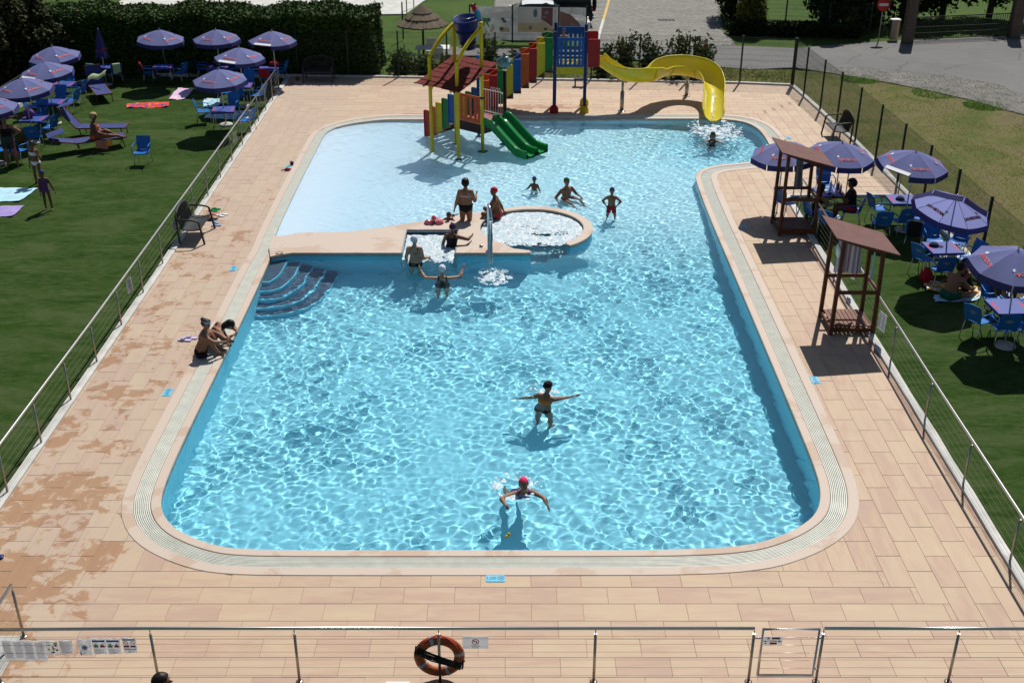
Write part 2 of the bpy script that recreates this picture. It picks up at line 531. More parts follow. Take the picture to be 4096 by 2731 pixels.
def water_mat():
    m = bpy.data.materials.new('pool_water'); m.use_nodes = True
    t = m.node_tree; t.nodes.clear()
    o = t.nodes.new('ShaderNodeOutputMaterial'); g = t.nodes.new('ShaderNodeBsdfGlass')
    g.inputs['IOR'].default_value = 1.33; g.inputs['Roughness'].default_value = 0
    g.inputs['Color'].default_value = (.95, .985, 1, 1)
    t.links.new(g.outputs[0], o.inputs[0])
    return m
M['water'] = water_mat()

M['foam'] = pm('water_foam', (.56, .63, .67), .5, 0, .25, 11, .6, 70, False)
M['aerated'] = pm('aerated_water', (.42, .54, .60), .3, 0, .22, 7, .5, 50, False)
M['foam_thin'] = pm('thin_water_foam', (.46, .56, .60), .45, 0, .25, 12, .5, 60, False)
M['spray'] = pm('water_spray', (.80, .84, .87), .25, 0, .02)

def turf_mat():
    m, t, b = new_mat('artificial_turf')
    g = N_(t, 'ShaderNodeNewGeometry')
    mp = N_(t, 'ShaderNodeMapping'); mp.inputs['Scale'].default_value = (.5, 1.3, 1); t.links.new(g.outputs['Position'], mp.inputs[0])
    big = noise_(t, mp.outputs[0], .9, 5, .62, .6)
    fine = noise_(t, g.outputs['Position'], 46, 4, .75)
    mid = noise_(t, mp.outputs[0], 7, 5, .7)
    c = ramp(t, big, [(.30, (.020, .054, .008)), (.5, (.038, .080, .015)), (.68, (.078, .112, .042))])
    c2 = mixc(t, math_(t, 'MULTIPLY', fine, .75), c, mixc(t, 1.0, c, (.35, .4, .3), 'MULTIPLY'))
    c3 = mixc(t, math_(t, 'MULTIPLY', math_(t, 'SUBTRACT', mid, .42, clamp=True), 2.6), c2, (.072, .100, .040))
    # seams between the 4 m rolls of turf
    sp = N_(t, 'ShaderNodeSeparateXYZ'); t.links.new(g.outputs['Position'], sp.inputs[0])
    fr = math_(t, 'FRACT', math_(t, 'MULTIPLY', math_(t, 'ADD', sp.outputs[1], .6), .25))
    seam = math_(t, 'LESS_THAN', fr, .006)
    t.links.new(mixc(t, math_(t, 'MULTIPLY', seam, .5), c3, (.008, .018, .005)), b.inputs['Base Color'])
    b.inputs['Roughness'].default_value = 1
    b.inputs['Specular IOR Level'].default_value = .03
    bump_(t, b, fine, .8, .03)
    return m
M['turf'] = turf_mat()

def meadow_mat(name, stops, sc=.5):
    m, t, b = new_mat(name)
    g = N_(t, 'ShaderNodeNewGeometry')
    big = noise_(t, g.outputs['Position'], sc, 6, .66, .5)
    fine = noise_(t, g.outputs['Position'], 22, 5, .75)
    v = math_(t, 'ADD', math_(t, 'MULTIPLY', big, .8), math_(t, 'MULTIPLY', fine, .25))
    t.links.new(ramp(t, v, stops), b.inputs['Base Color'])
    b.inputs['Roughness'].default_value = .9; b.inputs['Specular IOR Level'].default_value = .1
    bump_(t, b, fine, .8, .05)
    return m
M['meadow'] = meadow_mat('dry_meadow', [(.32, (.050, .075, .014)), (.45, (.088, .105, .026)), (.54, (.125, .122, .042)), (.62, (.150, .130, .062)), (.72, (.115, .09, .05))])
M['lawn_far'] = meadow_mat('mown_lawn', [(.3, (.030, .060, .010)), (.55, (.055, .10, .018)), (.75, (.07, .115, .025))], .35)

def blade_mat(name, a, b_, c):
    m, t, b = new_mat(name)
    g = N_(t, 'ShaderNodeNewGeometry')
    big = noise_(t, g.outputs['Position'], .55, 4, .6, .4)
    v = math_(t, 'ADD', math_(t, 'MULTIPLY', g.outputs['Random Per Island'], .45), math_(t, 'MULTIPLY', big, .85))
    c_ = ramp(t, v, [(.40, a), (.62, b_), (.85, c)]); t.links.new(c_, b.inputs['Base Color'])
    tl = t.nodes.new('ShaderNodeBsdfTranslucent'); t.links.new(c_, tl.inputs[0]); mx = t.nodes.new('ShaderNodeMixShader'); mx.inputs[0].default_value = .6
    t.links.new(b.outputs[0], mx.inputs[1]); t.links.new(tl.outputs[0], mx.inputs[2]); t.links.new(mx.outputs[0], t.nodes['Material Output'].inputs[0])
    b.inputs['Roughness'].default_value = .7; b.inputs['Specular IOR Level'].default_value = .2
    return m
M['blade'] = blade_mat('grass_blade', (.085, .11, .022), (.13, .14, .038), (.17, .16, .065))
def leaf_mat(name, a, b_, c, tr=.25):
    m = bpy.data.materials.new(name); m.use_nodes = True
    t = m.node_tree; b = t.nodes['Principled BSDF']; o = t.nodes['Material Output']
    g = N_(t, 'ShaderNodeNewGeometry')
    n = noise_(t, g.outputs['Position'], 1.6, 4, .6)
    v = math_(t, 'ADD', math_(t, 'MULTIPLY', g.outputs['Random Per Island'], .6), math_(t, 'MULTIPLY', n, .4))
    c_ = ramp(t, v, [(.2, a), (.55, b_), (.9, c)])
    t.links.new(c_, b.inputs['Base Color'])
    b.inputs['Roughness'].default_value = .6; b.inputs['Specular IOR Level'].default_value = .12
    tl = t.nodes.new('ShaderNodeBsdfTranslucent'); t.links.new(c_, tl.inputs[0])
    mx = t.nodes.new('ShaderNodeMixShader'); mx.inputs[0].default_value = tr
    t.links.new(b.outputs[0], mx.inputs[1]); t.links.new(tl.outputs[0], mx.inputs[2]); t.links.new(mx.outputs[0], o.inputs[0])
    return m
M['leaf_hedge'] = leaf_mat('hedge_leaf', (.018, .042, .006), (.036, .075, .011), (.065, .11, .018), .06)
M['leaf_shrub'] = leaf_mat('shrub_leaf', (.022, .045, .012), (.05, .085, .022), (.10, .11, .04))
M['leaf_red'] = leaf_mat('young_red_leaf', (.10, .03, .02), (.16, .05, .035), (.2, .08, .04))
M['leaf_olive'] = leaf_mat('olive_leaf', (.022, .03, .010), (.048, .055, .02), (.095, .085, .035), .15)
M['leaf_conifer'] = leaf_mat('conifer_leaf', (.008, .018, .006), (.018, .034, .010), (.035, .055, .015), .05)
M['leaf_gold'] = leaf_mat('gold_leaf', (.06, .07, .01), (.11, .12, .02), (.17, .16, .04))
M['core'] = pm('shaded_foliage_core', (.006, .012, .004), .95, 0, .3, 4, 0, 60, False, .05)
M['twig'] = pm('twig', (.05, .035, .02), .8, 0, .2)
M['bark'] = pm('tree_bark', (.055, .04, .03), .9, 0, .3, 8, .6, 40)

def asphalt_mat():
    m, t, b = new_mat('asphalt')
    g = N_(t, 'ShaderNodeNewGeometry')
    big = noise_(t, g.outputs['Position'], .35, 6, .65, .6)
    fine = noise_(t, g.outputs['Position'], 55, 3, .8)
    v = math_(t, 'ADD', math_(t, 'MULTIPLY', big, .75), math_(t, 'MULTIPLY', fine, .25))
    c = ramp(t, v, [(.3, (.088, .088, .090)), (.5, (.118, .117, .115)), (.7, (.145, .142, .132))])
    vo = N_(t, 'ShaderNodeTexVoronoi', feature='DISTANCE_TO_EDGE'); vo.inputs['Scale'].default_value = .33
    dn = noise_(t, g.outputs['Position'], 1.1, 5, .6, 0, 1)
    ad = N_(t, 'ShaderNodeMix', data_type='VECTOR'); ad.inputs[0].default_value = .35
    t.links.new(g.outputs['Position'], ad.inputs[4]); t.links.new(dn, ad.inputs[5]); t.links.new(ad.outputs[1], vo.inputs['Vector'])
    ck = math_(t, 'LESS_THAN', vo.outputs['Distance'], .0035)
    t.links.new(mixc(t, math_(t, 'MULTIPLY', ck, .75), c, (.03, .03, .03)), b.inputs['Base Color'])
    b.inputs['Roughness'].default_value = .9
    bump_(t, b, fine, .4, .01)
    return m
M['asphalt'] = asphalt_mat()
M['gravel'] = meadow_mat('gravel_bed', [(.3, (.13, .126, .115)), (.5, (.18, .175, .158)), (.7, (.25, .24, .22))], 1.5)
def paver_mat():
    m, t, b = new_mat('grey_paver')
    g = N_(t, 'ShaderNodeNewGeometry')
    n = noise_(t, g.outputs['Position'], .6, 5, .6)
    v = math_(t, 'ADD', math_(t, 'MULTIPLY', g.outputs['Random Per Island'], .35), math_(t, 'MULTIPLY', n, .65))
    t.links.new(ramp(t, v, [(.25, (.17, .165, .148)), (.75, (.25, .245, .22))]), b.inputs['Base Color'])
    b.inputs['Roughness'].default_value = .9
    return m
M['paver'] = paver_mat()
M['paver_bed'] = pm('paver_joint_sand', (.10, .10, .08), .95, 0, .2, 3, 0, 60, False)
M['line_white'] = pm('white_road_paint', (.5, .5, .47), .8, 0, .15, 3, 0, 60, False)
M['line_yellow'] = pm('yellow_road_paint', (.5, .36, .12), .8, 0, .15, 3, 0, 60, False)

# ---------------------------------------------------------------- pool outline
W0 = [(-4.93, 15.46), (-4.48, 15.37), (-3.5, 15.35), (-1, 15.35), (1, 15.35), (2.9, 15.36), (3.97, 15.47), (4.63, 15.78), (5.11, 16.15), (5.39, 16.53), (5.56, 17.1), (5.63, 17.8),
      (5.66, 20), (5.68, 23), (5.70, 26), (5.71, 29), (5.73, 31.87), (5.78, 33.81), (5.83, 34.74), (5.97, 35.19), (6.2, 35.52), (6.6, 35.82), (7.0, 35.97), (7.6, 36.13), (8.1, 36.35),
      (8.5, 36.7), (8.8, 37.4), (8.9, 38.3), (8.91, 39.5), (8.84, 40.3), (8.6, 40.9), (8.2, 41.2), (7.7, 41.36), (7.0, 41.4), (5.48, 41.4), (3, 41.38), (0, 41.35), (-2, 41.32),
      (-3.58, 41.3), (-4.6, 41.3), (-5.1, 41.15), (-5.6, 40.92), (-6.05, 40.6), (-6.4, 40.2), (-6.6, 39.7), (-6.66, 39.1), (-6.66, 37.5), (-6.66, 36), (-6.65, 33), (-6.62, 31), (-6.58, 29.5),
      (-6.52, 28.9), (-6.42, 28.1), (-6.39, 27), (-6.37, 25.5), (-6.36, 24), (-6.36, 21.5), (-6.36, 19.4), (-6.35, 18.4), (-6.32, 17.44), (-6.25, 16.8), (-6.09, 16.37), (-5.81, 15.99), (-5.41, 15.7)]
def chaikin(P, n):
    P = np.array(P, float)
    for _ in range(n):
        Q = np.roll(P, -1, 0)
        P = np.stack([.75 * P + .25 * Q, .25 * P + .75 * Q], 1).reshape(-1, 2)
    return P
WL = chaikin(W0, 2)
# resample evenly
def resample(P, step):
    Q = np.vstack([P, P[:1]])
    d = np.r_[0, np.cumsum(np.hypot(*np.diff(Q, axis=0).T))]
    n = int(d[-1] / step)
    s = np.linspace(0, d[-1], n, endpoint=False)
    return np.stack([np.interp(s, d, Q[:, 0]), np.interp(s, d, Q[:, 1])], 1)
WL = resample(WL, .16)
def normals(P):
    T = np.roll(P, -1, 0) - np.roll(P, 1, 0)
    T /= np.hypot(T[:, 0], T[:, 1])[:, None]
    return np.stack([T[:, 1], -T[:, 0]], 1)          # outward for a counter-clockwise outline
WN = normals(WL)
lipw = np.full(len(WL), .17)
for i, (x, y) in enumerate(WL):
    if x < -6.3 and 29.0 < y < 40.3: lipw[i] = 0
    elif y > 40 and x < -4.6: lipw[i] = .17 * min(1, max(0, (x + 6.4) / 1.8))
    elif x < -6 and 27.6 <= y <= 29.0: lipw[i] = .17 * (29.0 - y) / 1.4
lipw = np.convolve(np.r_[lipw[-4:], lipw, lipw[:4]], np.ones(9) / 9, 'valid')
BL = WL + WN * lipw[:, None]
def off(d): return BL + WN * d
def sdist(Q, P):
    """signed distance of points Q to closed outline P (negative inside)"""
    Q = np.atleast_2d(Q); A = P; B = np.roll(P, -1, 0); AB = B - A
    L2 = (AB ** 2).sum(1)
    best = np.full(len(Q), 1e9); inside = np.zeros(len(Q), bool)
    for a, ab, l2, b in zip(A, AB, L2, B):
        t = np.clip(((Q - a) @ ab) / l2, 0, 1)
        d = Q - a - t[:, None] * ab
        best = np.minimum(best, (d ** 2).sum(1))
        c = (a[1] > Q[:, 1]) != (b[1] > Q[:, 1])
        if abs(ab[1]) > 1e-12:
            xi = a[0] + (Q[:, 1] - a[1]) * ab[0] / ab[1]
            inside ^= c & (Q[:, 0] < xi)
    return np.where(inside, -1, 1) * np.sqrt(best)

DECK = [(-8.95, 11.7), (8.06, 11.7), (8.12, 21.5), (8.2, 28), (8.27, 32.9), (11.95, 32.95), (11.85, 38.5), (11.36, 46.25), (9.35, 46.62), (3.26, 47.07), (-4.74, 47.6), (-9.32, 47.9), (-9.28, 45.0), (-9.2, 38.1), (-9.05, 27)]

# ---------------------------------------------------------------- ground sheets
gz = -.16
mb = MB()
R0 = 2500
for x0, x1, y0, y1 in ((-R0, -8.2, -R0, R0), (9.9, R0, -R0, R0), (-8.2, 9.9, -R0, 13.6), (-8.2, 9.9, 43.4, R0)):
    mb.add([(x0, y0, gz), (x1, y0, gz), (x1, y1, gz), (x0, y1, gz)], [(0, 1, 2, 3)])
struct(mb.build('ground', M['lawn_far']), 'mown grass ground around the pool and lane')

def sheet(name, poly, z, mat, label, kind='structure', th=.05):
    o = MB().prism(poly, z - th, z, 0).build(name, mat)
    o['kind'] = kind; o['label'] = label
    return o
sheet('lawn', [(-40, 2), (-8.95, 2), (-8.95, 12), (-9.02, 22), (-9.12, 30), (-9.22, 38.1), (-9.32, 45), (-9.34, 48.2), (-40, 48.9)], -.07, M['turf'], 'artificial turf sunbathing lawn left of the pool')
sheet('lawn', [(7.8, 2), (30, 2), (13.5, 14), (12.2, 20), (12.15, 27.3), (12.12, 32.9), (8.22, 32.9), (8.14, 28), (8.0, 21), (7.9, 14)], -.05, M['turf'], 'artificial turf strip with tables right of the pool')
sheet('meadow', [(12.1, 14), (60, 14), (60, 44), (19.3, 42.4), (18.1, 44.4), (16.8, 46.1), (15.9, 47), (14.8, 48), (13.3, 49.2), (10.3, 49.7), (4, 50.6), (-3, 51.5), (-5.2, 51.5), (-5.2, 47.75), (3.26, 47.25), (11.5, 46.4), (12, 38)], -.11, M['meadow'], 'dry patchy meadow outside the green fence')
sheet('road', [(4.1, 51.9), (10.3, 49.5), (12.3, 49.85), (14.7, 49.75), (18, 48.3), (20, 46.6), (19.9, 43.7), (19.5, 41), (60, 30), (60, 60), (30, 58), (24.2, 56.6), (18.9, 55.5), (13.2, 53.7), (10.5, 54.2), (4.05, 53.45)], -.085, M['asphalt'], 'cracked grey asphalt road beyond the fence')
sheet('road', [(-3.2, 52.2), (4.1, 51.9), (4.05, 53.45), (-3.2, 54.0)], -.086, M['asphalt'], 'asphalt strip behind the glass windbreak')
sheet('gravel', [(12.3, 49.9), (13.3, 49.1), (14.8, 47.95), (15.9, 46.95), (16.8, 46.0), (18.1, 44.35), (19.3, 42.3), (19.7, 40.5), (20.2, 43.6), (20.2, 46.7), (18.1, 48.45), (14.7, 49.9)], -.075, M['gravel'], 'gravel verge between road and meadow')
# loose stones on the verge
st = MB(); cnt = 0
vp = np.array([(12.3, 49.9), (13.3, 49.1), (14.8, 47.95), (15.9, 46.95), (16.8, 46.0), (18.1, 44.35), (19.3, 42.3), (20.2, 43.6), (20.2, 46.7), (18.1, 48.45), (14.7, 49.9)])[::-1]
pts = np.stack([RNG.uniform(12.3, 20.2, 9000), RNG.uniform(42.3, 49.9, 9000)], 1)
sd_ = sdist(pts, vp)
for (x, y), d in zip(pts, sd_):
    if d < .15 * random.random():
        r = random.uniform(.02, .055)
        a = random.random() * 6
        st.add([(x + r * math.cos(a + k * 1.57) * random.uniform(.6, 1.1), y + r * math.sin(a + k * 1.57), -.08) for k in range(4)] + [(x + random.uniform(-.3, .3) * r, y, -.078 + r * random.uniform(.25, .6))], [(0, 1, 4), (1, 2, 4), (2, 3, 4), (3, 0, 4)])
o = st.build('gravel', M['gravel']); tag(o, 'loose grey stones along the road edge', kind='stuff')

# paved lane of small grey pavers
LANE = [(4.02, 53.4), (10.5, 54.2), (10.6, 54.9), (10.54, 57.75), (11.0, 61.5), (11.7, 66), (12.5, 76), (-1, 76), (-1, 62), (3.6, 62), (3.6, 53.4)]
lane = sheet('pavement', LANE, -.085, M['paver_bed'], 'grey paved lane and parking bays beyond the fence')
lp = np.array(LANE)
V = []; F = []
pw, ph = .205, .245
cx, cy = np.meshgrid(np.arange(-1, 12.6, pw), np.arange(53.5, 72, ph))
cx = cx + ((np.arange(cx.shape[0]) % 2) * pw / 2)[:, None]
c = np.stack([cx.ravel(), cy.ravel()], 1)
c = c[sdist(c, lp) < -.1]
n = len(c); g_ = .012
dz = RNG.uniform(-.003, .003, n)
q = np.array([(-1, -1), (1, -1), (1, 1), (-1, 1)]) * np.array([pw / 2 - g_, ph / 2 - g_])
top = np.concatenate([c[:, None, :] + q[None], np.broadcast_to((-.072 + dz)[:, None, None], (n, 4, 1))], 2)
bot = top.copy(); bot[:, :, 2] = -.09
V = np.concatenate([top, bot], 1).reshape(-1, 3)
fq = np.array([(0, 1, 2, 3), (4, 5, 1, 0), (5, 6, 2, 1), (6, 7, 3, 2), (7, 4, 0, 3)])
F = (np.arange(n)[:, None, None] * 8 + fq[None]).reshape(-1, 4)
o = link('paver', fast_mesh('paver', V, F, M['paver']), lane); o['kind'] = 'stuff'
mk = MB()
def strip_(a, b, w, z, mb, m=0):
    a = Vector((*a, z)); b = Vector((*b, z)); d = (b - a).normalized(); nn = Vector((-d.y, d.x, 0)) * w / 2
    mb.add([a - nn, b - nn, b + nn, a + nn], [(0, 1, 2, 3)], m)
strip_((3.95, 54.1), (4.75, 60.4), .14, -.064, mk); strip_((4.75, 60.4), (5.6, 67), .14, -.064, mk, 1)
strip_((3.4, 57.5), (4.3, 57.4), .10, -.064, mk); strip_((3.3, 60.2), (4.7, 60.3), .10, -.064, mk, 1); strip_((3.3, 62), (4.9, 62.1), .10, -.064, mk, 1)
o = mk.build('lane_marking', [M['line_white'], M['line_yellow']], lane)
mk = MB()
for k in range(5): mk.box((8.0 - .36 + k * .18, 60.25, -.058), (.13, .42, .02))
mk.build('drain_grate', M['black'], lane)
# pale path top left of the parasol
sheet('path', [(-5.65, 62.0), (-6.6, 61.95), (-14, 61.5), (-22, 61), (-22, 72), (-3.2, 72), (-5.0, 65.6)], -.09, M['kerb_white'], 'pale paved path beyond the hedge')

# ---------------------------------------------------------------- deck with its tiles
hole = [tuple(p) for p in off(.40)[::2]]
deck = MB().prism(DECK, -.12, -.0065, 0, holes=[hole]).build('pool_deck', M['grout'])
struct(deck, 'pink and cream sandstone pool deck')
deck['label'] = 'pink and cream sandstone deck around the pool'

def clip_half(poly, p, nrm):
    """keep the side of the convex polygon where (q-p).nrm >= 0"""
    out = []
    for i in range(len(poly)):
        a, b = poly[i], poly[(i + 1) % len(poly)]
        da = (a[0] - p[0]) * nrm[0] + (a[1] - p[1]) * nrm[1]; db = (b[0] - p[0]) * nrm[0] + (b[1] - p[1]) * nrm[1]
        if da >= 0: out.append(a)
        if (da >= 0) != (db >= 0):
            t = da / (da - db)
            out.append((a[0] + (b[0] - a[0]) * t, a[1] + (b[1] - a[1]) * t))
    return out
tiles = []                                     # (polygon, axis)
TW, TL = .4, .8
def add_row(y, xa, xb, shift):
    x = xa
    while x < xb - .02:
        tiles.append(((x, y), (min(x + TL, xb), y + TW), 0)); x += TL
def add_col(x, ya, yb, shift):
    y = ya
    while y < yb - .02:
        tiles.append(((x, y), (x + TW, min(y + TL, yb)), 1)); y += TL
for j in range(7): add_row(14.8 - TW * (j + 1), -6.9 - TW * j, 6.0 + TW * j, j)
for k in range(14): add_row(42.1 + TW * k, -6.9 - TW * k, 9.5 + TW * k, k)
for i in range(16):
    x = 6.0 + TW * i
    add_col(x, 14.8 - TW * (i + 1) if x < 8.0 else 32.93, 42.1 if x < 9.45 else 42.1 + TW * (i - 8 + 0), i)
for i in range(7): add_col(-6.9 - TW * (i + 1), 14.8 - TW * (i + 1), 42.1 + TW * (i + 1), i)
for i in range(6): add_col(-6.9 + TW * i, 14.8 - (.4 if i % 2 == 0 else 0) + (.4 if i % 2 == 0 else 0), 17.2, i); add_col(5.6 - TW * i, 14.8, 17.2, i)
for k in range(1, 6): add_row(42.1 - TW * k, -6.9, -4.1, k); add_row(42.1 - TW * k, -6.9 + TW * 0, -4.1, k) if False else None
DK = np.array(DECK)
polys = []
MID = off(.44)
for (x0, y0), (x1, y1), ax in tiles:
    P = [(x0, y0), (x1, y0), (x1, y1), (x0, y1)]
    polys.append((P, ax))
smp = []
for P, ax in polys:
    (x0, y0), _, (x1, y1), _ = P
    for u in (0, .25, .5, .75, 1):
        for v in (0, .25, .5, .75, 1): smp.append((x0 + (x1 - x0) * u, y0 + (y1 - y0) * v))
sd_p = sdist(np.array(smp), MID).reshape(-1, 25)
sd_d = sdist(np.array(smp), DK).reshape(-1, 25)
final = []
for i, (P, ax) in enumerate(polys):
    if sd_p[i].max() < 0 or sd_d[i].min() > -.02: continue
    if sd_p[i].min() < 0:
        cpt = np.array(smp[i * 25:(i + 1) * 25])
        wbest = cpt[sd_p[i].argmax()]
        d = ((MID - wbest) ** 2).sum(1); k = int(d.argmin())
        P = clip_half(P, MID[k], WN[k])
    if sd_d[i].max() > 0:
        for a, b in zip(DECK, DECK[1:] + DECK[:1]):
            d = (b[0] - a[0], b[1] - a[1]); L = math.hypot(*d)
            mid = np.mean(np.array(P), 0) if len(P) else (0, 0)
            # only the edges close to the tile
            t = max(0, min(1, ((mid[0] - a[0]) * d[0] + (mid[1] - a[1]) * d[1]) / L ** 2))
            if math.hypot(mid[0] - a[0] - t * d[0], mid[1] - a[1] - t * d[1]) < 1.0 and len(P) > 2:
                if a == (7.95, 21.5) or True:
                    Q = clip_half(P, a, (-d[1] / L, d[0] / L))
                    if len(Q) > 2: P = Q
    if len(P) < 3: continue
    A = .5 * abs(sum(P[k][0] * P[(k + 1) % len(P)][1] - P[(k + 1) % len(P)][0] * P[k][1] for k in range(len(P))))
    if A < .008: continue
    final.append((P, ax))
def tile_geo(mb, P, tones, tone):
    n = len(P)
    c = np.mean(np.array(P), 0)
    xs = [p[0] for p in P]; ys = [p[1] for p in P]
    hx = max(.02, (max(xs) - min(xs)) / 2); hy = max(.02, (max(ys) - min(ys)) / 2)
    mx, my = (max(xs) + min(xs)) / 2, (max(ys) + min(ys)) / 2
    def ins(g): return [(mx + (p[0] - mx) * (1 - g / hx), my + (p[1] - my) * (1 - g / hy)) for p in P]
    z = random.uniform(-.0015, .0010)
    a = ins(.0025); b = ins(.0055)
    vs = [(*p, z) for p in b] + [(*p, z - .004) for p in a] + [(*p, -.02) for p in a]
    fs = [tuple(range(n))] + [(n + k, n + (k + 1) % n, (k + 1) % n, k) for k in range(n)] + [(2 * n + k, 2 * n + (k + 1) % n, n + (k + 1) % n, n + k) for k in range(n)]
    mb.add(vs, fs); tones.extend([tone] * len(fs))
def set_attr(me, name, vals, dom='FACE'):
    at = me.attributes.new(name, 'FLOAT', dom); at.data.foreach_set('value', np.array(vals, np.float32))
final.sort(key=lambda q: np.mean([p[1] for p in q[0]]))
big = [q for q in final if abs(sum(q[0][k][0] * q[0][(k + 1) % len(q[0])][1] - q[0][(k + 1) % len(q[0])][0] * q[0][k][1] for k in range(len(q[0])))) > .2]
ind = big[:298]; ids = set(id(q) for q in ind)
rest = {0: (MB(), []), 1: (MB(), [])}
for q in final:
    P, ax = q
    tone = min(1, max(0, random.gauss(.5, .26)))
    if id(q) in ids:
        mb = MB(); tn = []
        tile_geo(mb, P, tn, tone)
        me = mb.mesh('tile', M['tile_y'] if ax else M['tile_x']); set_attr(me, 'tone', tn)
        link('tile', me, deck)
    else: tile_geo(rest[ax][0], P, rest[ax][1], tone)
for ax in (0, 1):
    me = rest[ax][0].mesh('paving', M['tile_y'] if ax else M['tile_x']); set_attr(me, 'tone', rest[ax][1])
    o = link('paving', me, deck); o['kind'] = 'stuff'
print('tiles', len(final), len(ind))

# kerbs
def kerb(pts, w, z0, z1, name, label, mat, side=1):
    mb = MB()
    P = [Vector((*p, 0)) for p in pts]
    seg = 1.0
    dense = []
    for a, b in zip(P[:-1], P[1:]):
        k = max(1, int((b - a).length / seg))
        dense += [a + (b - a) * i / k for i in range(k)]
    dense.append(P[-1])
    L = []
    for i, p in enumerate(dense):
        d = (dense[min(i + 1, len(dense) - 1)] - dense[max(i - 1, 0)]).normalized()
        nn = Vector((-d.y, d.x, 0)) * side
        ww = w * random.uniform(.92, 1.08)
        L.append([p + Vector((0, 0, z0)), p + Vector((0, 0, z1 - .01)), p + nn * .012 + Vector((0, 0, z1)), p + nn * ww + Vector((0, 0, z1 - .004)), p + nn * (ww + .01) + Vector((0, 0, z0))])
    mb.grid(L, 0, False, flip=(side < 0))
    o = mb.build(name, mat); struct(o, label)
    return o
kerb([(-8.93, 11.5), (-8.97, 21), (-9.02, 27), (-9.19, 38.1), (-9.26, 45), (-9.3, 47.8)], .17, -.1, .05, 'kerb', 'pale concrete kerb along the left lawn', M['kerb_white'], 1)
kerb([(8.04, 11.5), (8.09, 17.0), (8.14, 24), (8.19, 28), (8.26, 32.9)], .16, -.1, .05, 'kerb', 'pale concrete kerb along the right turf strip', M['kerb_white'], -1)
kerb([(8.25, 32.86), (9.0, 32.88), (11.8, 32.93)], .09, -.1, .03, 'kerb', 'narrow pale kerb at the end of the right turf strip', M['kerb_white'], 1)
kerb([(12.9, 15), (12.1, 25), (12.05, 29.5), (11.95, 33), (11.82, 38.5), (11.36, 46.25)], .16, -.13, .07, 'kerb', 'white kerb under the right green fence', M['kerb_white'], -1)
kerb([(11.4, 46.25), (9.35, 46.60), (3.26, 47.05), (-4.74, 47.58), (-9.3, 47.9), (-25, 48.55)], .16, -.13, .07, 'kerb', 'white kerb under the far green fence', M['kerb_white'], -1)
# strip of concrete under the front railing
mb = MB()
x = -8.9
while x < 8.4:
    w = random.uniform(1.9, 2.1)
    mb.box((x + w / 2, 11.98, -.055), (w - .012, .72, .10))
    x += w
struct(mb.build('kerb', M['concrete']), 'grey concrete kerb under the front railing')
mb = MB(); mb.box((-7.52, 12.72, -.05), (.42, 1.1, .11))
struct(mb.build('kerb', M['concrete']), 'grey concrete block beside the short left railing')

# ---------------------------------------------------------------- coping and overflow channel
def ring(mb, d0, d1, z, zb, m=0, r=.012, sel=None):
    A, B = d0, d1
    n = len(A)
    vs = []
    for a, b in zip(A, B):
        e = (b - a); L = np.hypot(*e); e = e / max(L, 1e-6); rr = min(r, L / 3)
        vs += [(*a, zb), (*a, z - rr), (*(a + e * rr), z), (*(b - e * rr), z), (*b, z - rr), (*b, zb)]
    fs = []
    for i in range(n):
        if sel is not None and not (sel[i] and sel[(i + 1) % n]): continue
        j = (i + 1) % n
        for k in range(5): fs.append((i * 6 + k, i * 6 + k + 1, j * 6 + k + 1, j * 6 + k))
    mb.add(vs, fs, m)
ro = thing('pool_coping', 'pale pink stone coping with a grated overflow channel round the pool', 'pool edge')
mb = MB(); ring(mb, WL - WN * .01, BL, .010, -.13, sel=lipw > .012)
mb.build('inner_lip', M['coping'], ro)
mb = MB(); ring(mb, off(.295), off(.50), .012, -.13)
mb.build('outer_band', M['coping'], ro)
mb = MB(); ring(mb, off(.0), off(.30), -.045, -.10)
mb.build('channel', M['channel'], ro)
NS = 9
mb = MB()
for k in range(NS):
    d0 = .008 + k * .0322
    ring(mb, off(d0), off(d0 + .0235), -.002 - .0008 * (k % 2), -.03, r=.004)
o = mb.build('grate_slat', M['grate'], ro); o['kind'] = 'stuff'

# ---------------------------------------------------------------- basin
WATER_Z = -.045
def sstep(v, a, b):
    t = np.clip((v - a) / (b - a), 0, 1)
    return t * t * (3 - 2 * t)
def depth_fn(x, y):
    x = np.asarray(x, float); y = np.asarray(y, float)
    beach = np.minimum(.02 + np.clip(x + 6.72, 0, 30) * .051, .56)
    right = beach + (1.25 - beach) * (1 - sstep(y, 26.6, 32.4))
    low = 1.25 + (right - 1.25) * sstep(x, .5, 2.6)
    up = beach + (right - beach) * sstep(x, 1.75, 2.6)
    dd = low + (up - low) * sstep(y, 28.3, 28.7)
    dd = np.where(np.hypot(x - .56, y - 30.1) < 1.55, np.maximum(dd, .85), dd)
    r = np.hypot((x - 7.4) / 2.4, (y - 39) / 3.0)
    return np.maximum(dd, .60 + .45 * np.clip(1.3 - r, 0, 1) * (r < 1.3) - (r >= 1.3) * 2)
gx = np.arange(-6.9, 9.2, .1); gy = np.arange(15.1, 41.8, .1)
X, Y = np.meshgrid(gx, gy)
D = depth_fn(X, Y)
Z = WATER_Z - D
c = np.stack([(X[:-1, :-1] + .05).ravel(), (Y[:-1, :-1] + .05).ravel()], 1)
keep = sdist(c, WL) < .16
idx = np.arange(X.size).reshape(X.shape)
F = np.stack([idx[:-1, :-1], idx[:-1, 1:], idx[1:, 1:], idx[1:, :-1]], -1).reshape(-1, 4)[keep]
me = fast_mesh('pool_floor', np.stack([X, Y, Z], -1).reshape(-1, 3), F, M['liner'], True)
depth_tint = np.clip(D / 1.25, 0, 1).ravel()
set_attr(me, 'depth_tint', depth_tint, 'POINT')
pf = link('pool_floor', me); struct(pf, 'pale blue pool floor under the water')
RECEIVERS = [pf]
